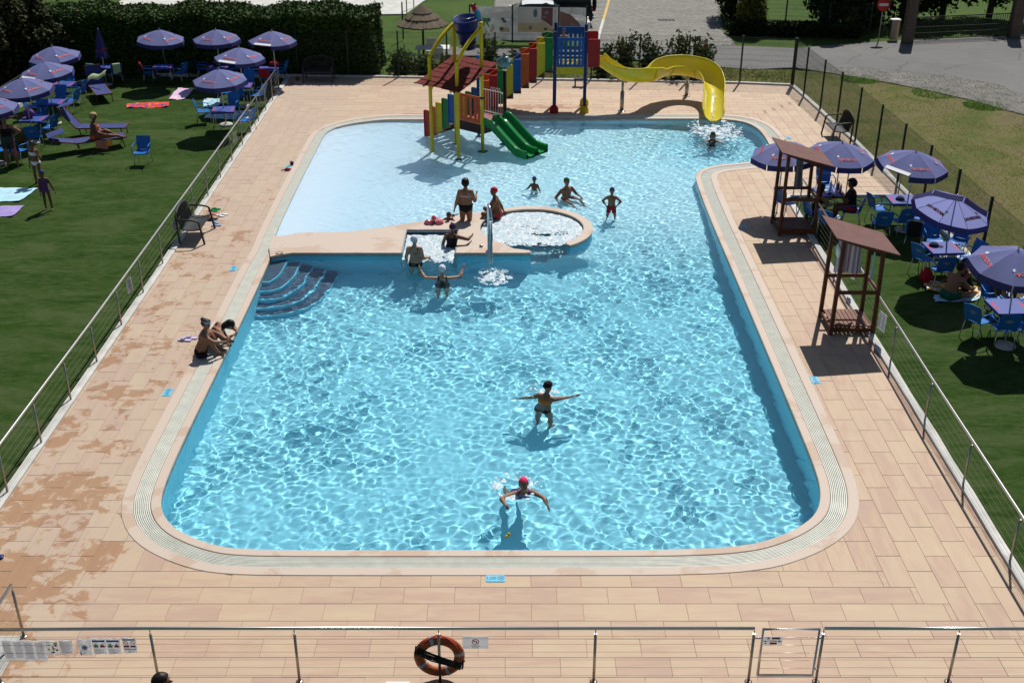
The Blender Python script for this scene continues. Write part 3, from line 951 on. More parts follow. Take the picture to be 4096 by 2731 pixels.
mb = MB(); n = len(WL); vs = []; zs = []
dW = depth_fn(WL[:, 0], WL[:, 1])
for (x, y), d in zip(WL, dW): vs += [(x, y, -.03), (x, y, WATER_Z - max(d, .1) - .05)]
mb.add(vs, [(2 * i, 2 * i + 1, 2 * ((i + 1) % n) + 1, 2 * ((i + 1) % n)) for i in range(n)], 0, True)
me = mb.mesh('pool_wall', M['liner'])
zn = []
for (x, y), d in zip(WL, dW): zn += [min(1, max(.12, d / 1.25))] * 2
set_attr(me, 'depth_tint', zn, 'POINT')
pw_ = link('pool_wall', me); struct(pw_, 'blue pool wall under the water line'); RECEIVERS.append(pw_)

# curved entry steps in the corner
sx, sy = -6.34, 28.12
so = thing('pool_steps', 'five curved dark entry steps in the corner of the pool', 'steps', (sx, sy, 0))
for i, (w, l, d) in enumerate(((.36, 1.45, .20), (.70, 1.80, .42), (1.02, 2.12, .64), (1.34, 2.40, .86), (1.68, 2.66, 1.06))):
    def ol(w, l):
        P = [(-.04, .02)]
        for k in range(25):
            a = math.pi / 2 * k / 24
            ex = 2 / 2.7
            P.append((w * math.sin(a) ** ex, -l * math.cos(a) ** ex))
        P[1] = (-.04, -l)
        P.append((w, .02))
        return P
    z = WATER_Z - d
    st_ = MB().prism(ol(w, l), -1.32, z).build('step', M['wall_deep'], so); RECEIVERS.append(st_)
    q = MB().prism([(a * 1 - (.03 if a > .1 else 0), b + (.06 if b < -.1 else 0)) for a, b in ol(w, l)], z + .001, z + .014).build('tread', M['tread'], st_); RECEIVERS.append(q)

# ---------------------------------------------------------------- island with spa ring and massage bay
IS_Z = .065
def arc(cx, cy, r, a0, a1, n):
    return [(cx + r * math.cos(rad(a0 + (a1 - a0) * k / n)), cy + r * math.sin(rad(a0 + (a1 - a0) * k / n))) for k in range(n + 1)]
RCX, RCY, RI, RO = .56, 30.10, 1.45, 1.72
isl = [(-6.40, 27.93), (-6.14, 28.06), (-5.86, 28.18), (-2.96, 28.18), (-2.95, 29.92), (-1.5, 29.92), (-1.5, 28.18)]
isl += [(.36, 28.18), (.46, 28.20), (.52, 28.27), (.47, 28.36), (.30, 28.43), (.06, 28.50)]
isl += arc(RCX, RCY, RI, 238, 90, 40)[1:] + arc(RCX, RCY, RI, 90, -52, 40)[1:]
e0 = arc(RCX, RCY, RI, -52, -52, 1)[0]; e1 = arc(RCX, RCY, RO, -52, -52, 1)[0]
isl += [((e0[0] * .8 + e1[0] * .2), (e0[1] * .8 + e1[1] * .2) - .10), ((e0[0] * .3 + e1[0] * .7), (e0[1] * .3 + e1[1] * .7) - .10)]
isl += arc(RCX, RCY, RO, -52, 90, 40) + arc(RCX, RCY, RO, 90, 128, 10)[1:]
isl += [(-.80, 31.40), (-1.17, 31.22), (-1.74, 30.98), (-2.57, 30.56), (-3.44, 30.18), (-4.05, 29.92), (-4.55, 29.74), (-5.2, 29.70), (-5.93, 29.66), (-6.28, 29.45), (-6.60, 29.40), (-6.56, 28.6)]
io = thing('pool_island', 'pink stone island with massage bay and round spa ring', 'island')
# inset body
def inset(P, d):
    A = np.array(P); T1 = A - np.roll(A, 1, 0); T2 = np.roll(A, -1, 0) - A
    T1 /= np.maximum(1e-6, np.hypot(*T1.T))[:, None]; T2 /= np.maximum(1e-6, np.hypot(*T2.T))[:, None]
    n1 = np.stack([-T1[:, 1], T1[:, 0]], 1); n2 = np.stack([-T2[:, 1], T2[:, 0]], 1)
    nn = n1 + n2; nn /= np.maximum(.3, np.hypot(*nn.T))[:, None]
    return [tuple(p) for p in A + nn * d]
body = inset(isl, .03)
RECEIVERS.append(MB().prism(body, -1.32, -.055).build('island_wall', M['wall_deep'], io))
MB().prism(body, -.056, .03).build('edge_band', M['band'], io)
mb = MB(); mb.prism(isl, .028, IS_Z - .012); mb.prism(inset(isl, .012), IS_Z - .013, IS_Z)
mb.build('slab', M['coping'], io)
# steel frame of the massage bay and dark back wall
mb = MB()
for a, b in (((-2.94, 28.2), (-2.94, 29.9)), ((-2.94, 29.9), (-1.51, 29.9)), ((-1.51, 29.9), (-1.51, 28.2))): mb.bar((*a, IS_Z - .004), (*b, IS_Z - .004), .03, .02)
mb.build('bay_edge', M['steel'], io)
mb = MB(); mb.box((-2.22, 29.86, -.30), (1.38, .10, .66)); mb.box((-2.22, 29.55, -.62), (1.38, .6, .12))
RECEIVERS.append(mb.build('bay_bench', M['tread'], io))

# ---------------------------------------------------------------- water
rng = np.random.default_rng(5)
def field(shape, step, lo, hi, beta):
    """random relief with features between lo and hi metres"""
    n0, n1 = shape
    fy = np.fft.fftfreq(n0, step)[:, None]; fx = np.fft.rfftfreq(n1, step)[None]
    f = np.hypot(fy, fx)
    A = np.where((f > 1 / hi) & (f < 1 / lo), np.maximum(f, 1e-6) ** (-beta), 0)
    Z = np.fft.irfft2(A * np.exp(2j * np.pi * rng.random(A.shape)), s=shape)
    return Z / Z.std()
NW = .026
xs = np.arange(-6.8, 9.1, NW); ys = np.arange(15.2, 41.6, NW)
X, Y = np.meshgrid(xs, ys)
def waves(X, Y, lo, hi, cnt, slope):
    Z = np.zeros_like(X)
    for i in range(cnt):
        lam = math.exp(rng.uniform(math.log(lo), math.log(hi))); k = 2 * math.pi / lam; th = rng.uniform(0, 2 * math.pi)
        s = slope / math.sqrt(cnt) * rng.uniform(.6, 1.4)
        ph = rng.uniform(0, 6.28)
        # slowly varying envelope breaks up the regularity
        Z += s / k * np.sin(k * (X * math.cos(th) + Y * math.sin(th)) + ph + .9 * np.sin(X * rng.uniform(.3, .9) + Y * rng.uniform(.3, .9) + ph))
    return Z
Z = waves(X, Y, .12, .26, 60, .046) + waves(X, Y, .26, .6, 28, .046) + waves(X, Y, .6, 1.6, 14, .028)
amp = np.clip(depth_fn(X, Y) / .22, .40, 1.0) * (1 + .9 * np.exp(-(depth_fn(X, Y) / .55) ** 2))
env = np.clip(1.0 + .22 * field(X.shape, NW, 1.2, 6.0, 1.0), .5, 1.5)
for (cx_, cy_, r_) in ((.02, 17.1, .7), (.65, 20.8, .7), (-2.5, 27.6, .8), (-1.75, 27.2, .8), (7.3, 38.4, .9)): env = env + .8 * np.exp(-((X - cx_) ** 2 + (Y - cy_) ** 2) / r_ ** 2)
Z *= amp * env
# calmer, smoothed upwelling patches and ring waves round the swimmers
for (cx_, cy_, r_, f_) in ((.0, 19.5, 1.6, .55), (-.4, 17.1, 1.2, .6), (-.45, 25.7, .8, .5), (-1.2, 21.2, .55, .7), (-1.1, 19.6, .5, .7), (-2.2, 26.3, 1.0, .4)):
    Z *= 1 - f_ * np.exp(-((X - cx_) ** 2 + (Y - cy_) ** 2) / r_ ** 2)
def ripples(cx_, cy_, a, lam, fall):
    r = np.hypot(X - cx_, Y - cy_)
    return a * np.sin(2 * math.pi * r / lam) * np.exp(-r / fall) * (1 - np.exp(-r * 6))
for q in ((.02, 17.15, .007, .42, .9), (.6, 20.9, .005, .40, .8), (-.47, 26.75, .007, .32, .7), (7.3, 38.6, .007, .40, .9), (-2.4, 27.4, .004, .36, .7)): Z += ripples(*q)
c = np.stack([(X[:-1, :-1] + NW / 2).ravel(), (Y[:-1, :-1] + NW / 2).ravel()], 1)
keep = sdist(c, WL) < .05
idx = np.arange(X.size).reshape(X.shape)
F = np.stack([idx[:-1, :-1], idx[:-1, 1:], idx[1:, 1:], idx[1:, :-1]], -1).reshape(-1, 4)[keep]
used = np.unique(F); remap = np.full(X.size, -1); remap[used] = np.arange(len(used))
V = np.stack([X, Y, Z + WATER_Z], -1).reshape(-1, 3)[used]
wo = link('pool_water', fast_mesh('pool_water', V, remap[F], M['water'], True)); struct(wo, 'clear rippled turquoise pool water')
wo.cycles.is_caustics_caster = True
for o in RECEIVERS: o.cycles.is_caustics_receiver = True

# foam: churned water as broken white relief plus flying drops
def foam_patch(name, fn, x0, x1, y0, y1, step, hgt, mat, label, cover=.8):
    xs = np.arange(x0, x1, step); ys = np.arange(y0, y1, step)
    X, Y = np.meshgrid(xs, ys)
    w = fn(X, Y)
    R = field(X.shape, step, .045, .6, 1.15)
    srt = np.sort(R.ravel())
    thr = srt[np.clip(((1 - cover * np.clip(w, 0, 1)) * (R.size - 1)).astype(int), 0, R.size - 1)]
    ex = R - thr
    Zf = WATER_Z + .028 + hgt * np.clip(.15 + .25 * ex + .12 * field(X.shape, step, .05, .12, .3), 0, 1.3)
    idx = np.arange(X.size).reshape(X.shape)
    F = np.stack([idx[:-1, :-1], idx[:-1, 1:], idx[1:, 1:], idx[1:, :-1]], -1).reshape(-1, 4)
    F = F[(ex.ravel()[F].max(1) > 0) & (w.ravel()[F].min(1) > .01)]
    used = np.unique(F); rm = np.full(X.size, -1); rm[used] = np.arange(len(used))
    me = fast_mesh(name, np.stack([X, Y, Zf], -1).reshape(-1, 3)[used], rm[F], mat, True)
    o = link(name, me); tag(o, label, kind='stuff')
    return o
def spa_w(X, Y):
    r = np.hypot(X - RCX, Y - RCY)
    w = np.clip((RI - .01 - r) / .05, 0, 1)
    a = np.clip(1.05 - .9 * np.exp(-(((X - 1.0) / .7) ** 2 + ((Y - 29.75) / .28) ** 2)) - .6 * np.exp(-(((X - .2) / .35) ** 2 + ((Y - 30.35) / .18) ** 2)), 0, 1)
    front = np.clip((Y - 28.85) / .35, 0, 1)
    return w * a * front
def bay_w(X, Y):
    w = np.clip((X + 2.93) / .04, 0, 1) * np.clip((-1.53 - X) / .04, 0, 1) * np.clip((29.72 - Y) / .12, 0, 1)
    front = np.clip((Y - 27.65) / .75, 0, 1)
    return w * front * np.clip(1.02 - .6 * np.exp(-(((X + 2.05) / .16) ** 2 + ((Y - 29.25) / .12) ** 2)), 0, 1)
def jet_w(X, Y): return np.clip(1.12 - np.hypot((X + .47) / .46, (Y - 26.78) / .52), 0, 1)
def slide_w(X, Y): return np.clip(1.05 - np.hypot((X - 7.3) / 1.0, (Y - 40.0) / 1.5), 0, .85)
def swim_w(X, Y): return np.clip(1.1 - np.abs(np.hypot((X - .05) / .55, (Y - 17.25) / .5) - .55) * 2.2, 0, 1) * np.clip(1.1 - np.hypot((X - .05) / .7, (Y - 17.3) / .8), 0, 1)
def wade_w(X, Y): return np.clip(.9 - np.hypot((X - .65) / .5, (Y - 20.85) / .45), 0, 1)
for nm, fn, bx_, lab in (('spa', spa_w, (RCX - RI, RCX + RI, RCY - RI, RCY + RI), 'inside the round spa ring'), ('bay', bay_w, (-2.93, -1.53, 27.6, 29.8), 'in the square massage bay'),
                         ('jet', jet_w, (-1.1, .2, 26.1, 27.5), 'where the water jet lands'), ('slide', slide_w, (6.2, 8.4, 38.3, 41.3), 'under the end of the yellow slide'),
                         ('swim', swim_w, (-.7, .8, 16.5, 18.3), 'around the swimmer with the pink cap'), ('wade', wade_w, (.0, 1.4, 20.2, 21.6), 'around the wading woman in orange')):
    spa = nm in ('spa', 'bay')
    foam_patch('foam', fn, *bx_, .02, .014, M['aerated'], 'pale blue bubbling water ' + lab, .97 if spa else .55 if nm in ('jet', 'slide') else .12)
    foam_patch('foam', fn, *bx_, .016, .030, M['foam'], 'white churning foam ' + lab, .62 if nm == 'spa' else .72 if nm == 'bay' else .40 if nm in ('jet', 'slide') else .10)
dr = MB()
def drops(cx_, cy_, rx, ry, z, n, s=.012):
    for _ in range(n):
        a = random.random() * 6.28; r = math.sqrt(random.random())
        x = cx_ + rx * r * math.cos(a); y = cy_ + ry * r * math.sin(a); zz = WATER_Z + .03 + z * random.random() ** 2 * (1.1 - r)
        q = s * random.uniform(.5, 1.3)
        dr.add([(x - q, y, zz), (x, y - q, zz), (x + q, y, zz), (x, y + q, zz), (x, y, zz + q), (x, y, zz - q)], [(0, 1, 4), (1, 2, 4), (2, 3, 4), (3, 0, 4), (1, 0, 5), (2, 1, 5), (3, 2, 5), (0, 3, 5)])
drops(RCX, RCY, 1.2, 1.2, .15, 260); drops(-2.2, 28.9, .65, .8, .2, 260); drops(-.47, 26.78, .55, .6, .18, 160); drops(7.3, 39.6, .9, 1.5, .35, 420, .014); drops(.08, 17.35, .55, .5, .12, 90, .008); drops(.65, 20.9, .5, .4, .06, 50, .007)
drops(-2.3, 27.9, .75, .4, .12, 90)
o = dr.build('spray', M['spray']); tag(o, 'white drops thrown up by jets and swimmers', kind='stuff')
# ---------------------------------------------------------------- lettering
_TXT = {}
def text_geo(s, size, off_=0.0, shear=0.0):
    k = (s, round(size, 4), off_, shear)
    if k not in _TXT:
        cu = bpy.data.curves.new('lettering', 'FONT'); cu.body = s; cu.size = size; cu.align_x = 'CENTER'; cu.align_y = 'CENTER'
        cu.offset = off_; cu.resolution_u = 1; cu.shear = shear
        o = bpy.data.objects.new('lettering', cu); COL.objects.link(o)
        bpy.context.view_layer.update()
        dg = bpy.context.evaluated_depsgraph_get()
        me = bpy.data.meshes.new_from_object(o.evaluated_get(dg))
        _TXT[k] = ([v.co.copy() for v in me.vertices], [tuple(p.vertices) for p in me.polygons])
        bpy.data.objects.remove(o); bpy.data.curves.remove(cu); bpy.data.meshes.remove(me)
    return _TXT[k]
def put_text(mb, s, size, T, m=0, off_=0.0, arch=0.0, dz=0.0, shear=0.0):
    v, f = text_geo(s, size, off_, shear)
    mb.add([T @ Vector((p.x, p.y - arch * p.x * p.x, dz)) for p in v], f, m)
def disc(mb, r, T, m=0, n=14, dz=0.0, sy=1.0, r0=0.0):
    if r0:
        vs = [T @ Vector((q * math.cos(6.2832 * k / n), q * sy * math.sin(6.2832 * k / n), dz)) for q in (r0, r) for k in range(n)]
        mb.add(vs, [(k, (k + 1) % n, n + (k + 1) % n, n + k)[::-1] for k in range(n)], m)
    else:
        mb.add([T @ Vector((r * math.cos(6.2832 * k / n), r * sy * math.sin(6.2832 * k / n), dz)) for k in range(n)], [tuple(range(n))], m)
def rect(mb, x0, y0, x1, y1, T, m=0, dz=0.0):
    mb.add([T @ Vector(p) for p in ((x0, y0, dz), (x1, y0, dz), (x1, y1, dz), (x0, y1, dz))], [(0, 1, 2, 3)], m)

# ---------------------------------------------------------------- stainless railings
def railing(label, pts, spacing=None, posts=None, h=.97, cables=6, nudge=0):
    """pts: polyline of (x, y); posts at given positions or evenly spaced"""
    t = thing('railing', label, 'railing', (0, 0, 0))
    P = [Vector((*p, 0)) for p in pts]
    if posts is None:
        posts = []
        for a, b in zip(P[:-1], P[1:]):
            n = max(1, round((b - a).length / spacing))
            posts += [a + (b - a) * i / n for i in range(n)]
        posts.append(P[-1])
    else: posts = [Vector((*p, 0)) for p in posts]
    me = None
    for p in posts:
        if me is None:
            mb = MB(); mb.tube([(0, 0, 0), (0, 0, h - .11)], .021, 8); mb.tube([(0, 0, h - .11), (0, 0, h - .09)], .023, 8)
            mb.tube([(0, 0, h - .09), (0, 0, h - .02)], .008, 6)
            mb.lathe([(.055, .0), (.055, .012), (.024, .018)], 12)
            me = mb.mesh('post', M['steel_dark'])
        link('post', me, t, Matrix.Translation(p + Vector((0, 0, -.005))))
    mb = MB(); mb.tube([p + Vector((0, 0, h)) for p in P], .024, 10)
    mb.build('handrail', M['steel'], t)
    for k in range(cables):
        z = .12 + k * (h - .26) / (cables - 1)
        mb = MB(); mb.tube([p + Vector((0, 0, z)) for p in P], .0027, 4, cap=False)
        mb.build('cable', M['cable'], t)
    return t
railing('long stainless cable railing between the left lawn and the deck', [(-8.99, 8.5), (-9.02, 17), (-9.05, 22), (-9.12, 27.5), (-9.25, 38), (-9.33, 45.3)], 1.62)
rr_ = railing('stainless cable railing beside the right turf strip and wooden huts', [(8.06, 9.8), (8.12, 15), (8.19, 19.5), (8.25, 22), (8.33, 27), (8.42, 31.6)], 2.42)
railing('stainless cable railing closing the end of the right turf strip', [(8.55, 32.95), (11.75, 33.0)], 1.6)
railing('short stainless railing with sloping rail at the bottom left corner', [(-7.30, 13.25), (-7.36, 9.5)], 1.9)
FY = 12.31
railing('front stainless railing left part with posters and orange lifebuoy', [(-7.3, FY - .03), (-5.0, FY), (3.36, FY)], posts=[(-7.26, FY - .03), (-5.02, FY), (-3.02, FY), (-1.02, FY), (1.16, FY), (3.36, FY)])
railing('front stainless railing right of the little gate', [(4.32, FY), (8.3, FY - .01)], posts=[(4.32, FY), (6.2, FY), (8.1, FY)])
gt = thing('railing_gate', 'small stainless gate with a warning sign in the front railing', 'gate', (3.46, FY, 0))
mb = MB()
mb.tube([(.02, 0, .12), (.02, 0, .955), (.80, 0, .955), (.80, 0, .12), (.02, 0, .12)], .021, 8)
mb.build('gate_frame', M['steel'], gt)
for k in range(5): MB().tube([(.02, 0, .25 + k * .14), (.80, 0, .25 + k * .14)], .0035, 4).build('cable', M['steel_dark'], gt)
for z in (.24, .80): MB().tube([(.81, 0, z), (.86, 0, z)], .018, 8).build('hinge', M['chrome'], gt)
MB().tube([(-.08, 0, .8), (.02, 0, .8)], .012, 8).build('latch', M['chrome'], gt)

# ---------------------------------------------------------------- paper notices on the railings
def notice(name, label, x, y, z, w, h, kind, rz=0.0, cat='notice', curl=.012, tilt=0.0):
    t = thing(name, label, cat, (x, y, z), rz)
    T = Matrix.Rotation(rad(90), 4, 'X') @ Matrix.Rotation(tilt, 4, 'Z')
    mb = MB()
    rows = [[T @ Vector((-w / 2 + w * i / 6, h * (j / 3 - .5), curl * math.sin(i * 1.3 + j))) for i in range(7)] for j in range(4)]
    back = [[T @ Vector((-w / 2 + w * i / 6, h * (j / 3 - .5), curl * math.sin(i * 1.3 + j) - .003)) for i in range(7)] for j in range(4)]
    mb.grid(rows); mb.grid(back, flip=True)
    mb.build('sheet', M['paper'], t)
    pr = MB(); mats = [M['ink'], M['ink_blue'], M['ink_red'], M['ink_green'], M['ink_yellow'], M['white']]
    D_ = curl + .003
    def lines(x0, x1, y0, n, dy=.012, m=0):
        for k in range(n): rect(pr, x0, y0 - k * dy, x0 + (x1 - x0) * random.uniform(.75, 1), y0 - k * dy + .004, T, m, D_)
    if kind == 'text': lines(-w * .42, w * .42, h * .40, int(h * .8 / .012))
    elif kind == 'two':
        lines(-w * .45, -w * .05, h * .42, int(h * .82 / .013), .013); lines(w * .05, w * .45, h * .42, int(h * .82 / .013), .013)
    elif kind == 'wash':
        disc(pr, w * .22, T, 1, 18, D_, 1, w * .15); disc(pr, w * .13, T, 1, 14, D_)
        for q in pr.v[-0:]: pass
        lines(-w * .4, w * .4, -h * .18, 2, .014, 1); 
        for k in range(3): rect(pr, -w * .4, -h * .34 - k * .022, -w * .28, -h * .34 - k * .022 + .014, T, 0, D_); rect(pr, -w * .22, -h * .34 - k * .022, w * .4, -h * .34 - k * .022 + .004, T, 1, D_)
    elif kind == 'swim':
        rect(pr, -w * .46, h * .34, w * .46, h * .46, T, 1, D_)
        rect(pr, -w * .4, -h * .02, -w * .06, h * .12, T, 3, D_); rect(pr, w * .06, -h * .02, w * .4, h * .12, T, 2, D_)
        pr.add([T @ Vector(p) for p in ((-w * .38, h * .13, D_), (-w * .1, h * .13, D_), (-w * .2, h * .2, D_), (-w * .12, h * .28, D_), (-w * .26, h * .22, D_))], [(0, 1, 2, 3, 4)], 3)
        pr.add([T @ Vector(p) for p in ((w * .1, h * .13, D_), (w * .36, h * .13, D_), (w * .26, h * .2, D_), (w * .36, h * .28, D_), (w * .2, h * .22, D_))], [(0, 1, 2, 3, 4)], 2)
        lines(-w * .42, w * .42, -h * .12, 7, .013)
    elif kind == 'map':
        for k in range(12):
            a, b = random.uniform(-.4, .3) * w, random.uniform(-.42, .38) * h
            rect(pr, a, b, a + .02 + random.random() * .02, b + .012 + random.random() * .02, T, random.choice((0, 0, 4)), D_)
        lines(-w * .4, w * .4, h * .45, 1)
    elif kind == 'ban':
        rect(pr, -w * .46, h * .38, w * .46, h * .47, T, 1, D_)
        for sx in (-.24, .24):
            T2 = T @ Matrix.Translation((sx * w, h * .22, 0)); disc(pr, w * .17, T2, 2, 16, D_, 1, w * .13)
            pr.bar(T2 @ Vector((-w * .11, w * .11, D_)), T2 @ Vector((w * .11, -w * .11, D_)), .005, .001, 2, (0, 1, 0))
            rect(pr, sx * w - w * .2, -h * .08, sx * w + w * .2, h * .05, T, 2, D_)
        rect(pr, -w * .46, -h * .22, w * .46, -h * .16, T, 1, D_); lines(-w * .2, w * .42, -h * .28, 4, .013, 1)
    elif kind == 'smoke':
        T2 = T @ Matrix.Translation((0, h * .08, 0)); disc(pr, h * .22, T2, 2, 20, D_, 1, h * .17)
        pr.bar(T2 @ Vector((-h * .13, h * .13, D_)), T2 @ Vector((h * .13, -h * .13, D_)), .014, .001, 2, (0, 1, 0))
        rect(pr, -h * .13, -h * .02, h * .10, h * .02, T2, 0, D_ - .001); rect(pr, h * .05, h * .02, h * .09, h * .09, T2, 0, D_ - .001)
        for k in range(4): rect(pr, -.06 + .005 * k, -h * (.22 + .065 * k), .06 - .005 * k, -h * (.22 + .065 * k) + .005, T, 0, D_)
    elif kind == 'gate':
        T2 = T @ Matrix.Translation((-w * .24, h * .30, 0)); disc(pr, h * .15, T2, 2, 16, D_, 1, h * .11); disc(pr, h * .08, T2, 2, 10, D_)
        rect(pr, -w * .06, h * .18, w * .36, h * .43, T, 2, D_)
        pr.add([T @ Vector(p) for p in ((-w * .46, -h * .12, D_), (-w * .28, -h * .12, D_), (-w * .37, h * .10, D_))], [(0, 1, 2)], 4)
        rect(pr, -w * .385, -h * .06, -w * .36, h * .03, T, 0, D_ + .001)
        for k in range(2): rect(pr, -w * .14, -h * .0 - k * .018, w * .2, -h * .0 - k * .018 + .007, T, 0, D_)
        T2 = T @ Matrix.Translation((w * .34, -h * .04, 0)); disc(pr, h * .14, T2, 2, 16, D_, 1, h * .105)
        pr.bar(T2 @ Vector((-h * .08, h * .08, D_)), T2 @ Vector((h * .08, -h * .08, D_)), .008, .001, 2, (0, 1, 0)); rect(pr, -h * .03, -h * .07, h * .03, h * .06, T2, 0, D_ - .001)
        rect(pr, -w * .14, -h * .42, w * .22, -h * .18, T, 2, D_); rect(pr, -w * .40, -h * .36, -w * .31, -h * .24, T, 1, D_)
    if pr.v: pr.build('print', mats, t)
    return t
def on_rail(px, py, yy=FY - .02):
    """height at which a spot seen in the photograph meets the plane of the front railing"""
    u = (px - 2048) / FPX; v = -(py - 1365.5) / FPX
    dy = math.cos(PITCH) + v * math.sin(PITCH); dz = -math.sin(PITCH) + v * math.cos(PITCH)
    k = yy / dy
    return u * k, yy, CAM_H + dz * k
for (px, py, w, h, kind, lab) in ((58, 2600, .30, .36, 'two', 'pair of white text sheets tied at the left end of the front railing'),
        (143, 2602, .30, .36, 'two', 'pair of white text sheets second from the left end of the front railing'),
        (210, 2590, .17, .25, 'map', 'notice with small drawings between text sheets on the front railing'),
        (266, 2588, .18, .26, 'text', 'bluish text notice right of the sheet with small drawings'),
        (340, 2586, .19, .27, 'wash', 'notice with a round blue hand washing symbol on the front railing'),
        (399, 2584, .19, .27, 'swim', 'notice with a green and a red pictogram on the front railing'),
        (456, 2584, .19, .27, 'swim', 'notice with grey green pictograms next to the last poster'),
        (520, 2580, .19, .27, 'ban', 'notice with two red prohibition circles nearest the first rail post')):
    x, y, z = on_rail(px, py); notice('notice', lab, x, y, z, w, h, kind)
x, y, z = on_rail(1902, 2568); notice('notice', 'white no smoking sheet right of the orange lifebuoy', x, y, z, .36, .23, 'smoke', curl=.004)
x, y, z = on_rail(3090, 2558); notice('notice', 'white sheet of red warning symbols hanging on the gate', x, y - .012, z, .27, .15, 'gate', curl=.004)
for (y, z, lab, hh) in ((24.85, .60, 'white paper sheet with a curled corner on the left railing', .36), (29.5, .5, 'white paper sheet on the left railing behind the dark bench', .30),
                    (29.05, .5, 'white paper strip on the left railing nearest the dark bench back', .30), (37.0, .62, 'small white paper strip far along the left railing', .30)):
    x = -9.08 - (y - 22) * .0105
    notice('notice', lab, x, y, z, .25, hh, 'text', rad(78), curl=.01)
notice('notice', 'grey paper sheet hanging on the right railing below the near hut', 8.27, 22.95, .55, .30, .44, 'two', rad(-78), curl=.006)
notice('notice', 'white narrow sheet on the right railing behind the near hut', 8.33, 25.6, .6, .2, .34, 'text', rad(-78))

# lifebuoy on the front railing
bx, by, bz = on_rail(1757, 2622, FY + .055)
lb = thing('lifebuoy', 'orange lifebuoy with black coiled rope on the front railing', 'lifebuoy', (bx, by, bz))
T = Matrix.Rotation(rad(90), 4, 'X')
mb = MB()
prof = []
RM, rm = .285, .075
rows = []
for i in range(41):
    a = 2 * math.pi * i / 40
    rows.append([T @ Vector(((RM + rm * math.cos(b)) * math.cos(a), (RM + rm * math.cos(b)) * math.sin(a), .72 * rm * math.sin(b))) for b in [2 * math.pi * k / 12 for k in range(13)]])
mb.grid(rows); mb.build('ring', M['rubber'], lb)
for a0 in (108, 12, 210, 295):
    rows = [[T @ Vector(((RM + (rm + .004) * math.cos(b)) * math.cos(rad(a0 + d)), (RM + (rm + .004) * math.cos(b)) * math.sin(rad(a0 + d)), .76 * rm * math.sin(b))) for b in [2 * math.pi * k / 12 for k in range(13)]] for d in (-5, -2, 2, 5)]
    MB().grid(rows).build('tape', M['grey_tape'], lb)
mb = MB()
for k in range(9):
    o_ = (k - 4) * .014
    mb.tube([T @ Vector((-.30 + random.uniform(-.02, .02), .13 + o_, .05)), T @ Vector((-.1, .045 + o_ * 1.2, .075 + random.uniform(-.01, .01))), T @ Vector((.1, -.04 + o_, .075)), T @ Vector((.29, -.15 + o_, .05))], .009, 5)
for (xx, yy) in ((-.30, .11), (.27, -.13)):
    for k in range(4): mb.tube([T @ Vector((xx + .03 * k - .04, yy - .09, .02)), T @ Vector((xx + .03 * k - .03, yy, .085)), T @ Vector((xx + .03 * k - .02, yy + .09, .02))], .014, 5)
mb.build('rope', M['black'], lb)
mb = MB(); mb.tube([T @ Vector(p) for p in ((-.26, .24, .04), (-.12, .34, .03), (.0, .40, .0), (.14, .33, .03), (.22, .26, .05), (.30, .10, .05), (.36, -.08, .03))], .008, 5)
mb.build('grab_line', M['ink_red'], lb)
# dark round foot and pale box standing under the front railing
t = thing('stand_plate', 'dark round plate at the base of the lifebuoy post', 'stand', (-1.02, 12.05, -.005))
MB().lathe([(.0, .07), (.07, .07), (.16, .055), (.30, .02), (.31, 0)], 28).build('foot', M['black'], t)
t = thing('hatch_cover', 'small white hatch cover on the front kerb', 'cover', (-1.62, 12.18, -.005))
MB().rbox((0, 0, .02), (.34, .2, .04), .006).build('lid', M['white'], t)

# depth markers set in the deck
def marker(x, y, rz, label, s=1.0):
    x += .10 * math.copysign(1, x) * (abs(math.sin(rz)) > .5); y -= .10 * (abs(math.sin(rz)) < .5)
    t = thing('depth_marker', label, 'sign', (x, y, .003), rz, 'turquoise depth markers round the pool')
    mb = MB(); mb.rbox((0, 0, .0), (.30 * s, .17 * s, .012), .002); mb.build('plate', M['marker'], t)
    pr = MB(); T = Matrix.Translation((0, 0, .0072))
    put_text(pr, '1,25', .085 * s, T @ Matrix.Translation((-.078 * s, 0, 0)), 0, .002)
    rect(pr, .0 * s, -.035 * s, .008 * s, .03 * s, T); rect(pr, -.012 * s, .022 * s, .020 * s, .03 * s, T); rect(pr, -.012 * s, -.035 * s, .020 * s, -.028 * s, T)
    T2 = T @ Matrix.Translation((.09 * s, 0, 0)); disc(pr, .055 * s, T2, 0, 18, 0, 1, .046 * s)
    pr.add([T2 @ Vector(p) for p in ((-.035 * s, -.03 * s, 0), (.035 * s, .025 * s, 0), (.03 * s, .033 * s, 0), (-.04 * s, -.022 * s, 0))], [(0, 1, 2, 3)])
    pr.add([T2 @ Vector(p) for p in ((-.03 * s, .03 * s, .0003), (.02 * s, .0, .0003), (.035 * s, -.03 * s, .0003), (.01 * s, -.02 * s, .0003), (-.02 * s, .01 * s, .0003))], [(0, 1, 2, 3, 4)])
    pr.build('marking', M['ink_blue'], t)
M['marker'] = pm('turquoise_marker', (.12, .46, .62), .4, 0, .08, 8)
mx, my = G(1982, 2297); marker(mx, my, 0, 'turquoise 1,25 depth marker at the near end of the pool')
mx, my = G(690, 1570); marker(mx, my, rad(90), 'turquoise depth marker on the wet left deck below the sitting girls')
mx, my = G(950, 1075); marker(mx, my, rad(90), 'turquoise depth marker left of the curved pool steps')
mx, my = G(1166, 668); marker(mx, my, rad(90), 'turquoise depth marker beside the white beach next to small toys')
mx, my = G(3241, 1520); marker(mx, my, rad(-90), 'turquoise depth marker on the right deck below the near hut shadow')
mx, my = G(2960, 908); marker(mx, my, rad(-90), 'turquoise depth marker at the tip of the far hut shadow')
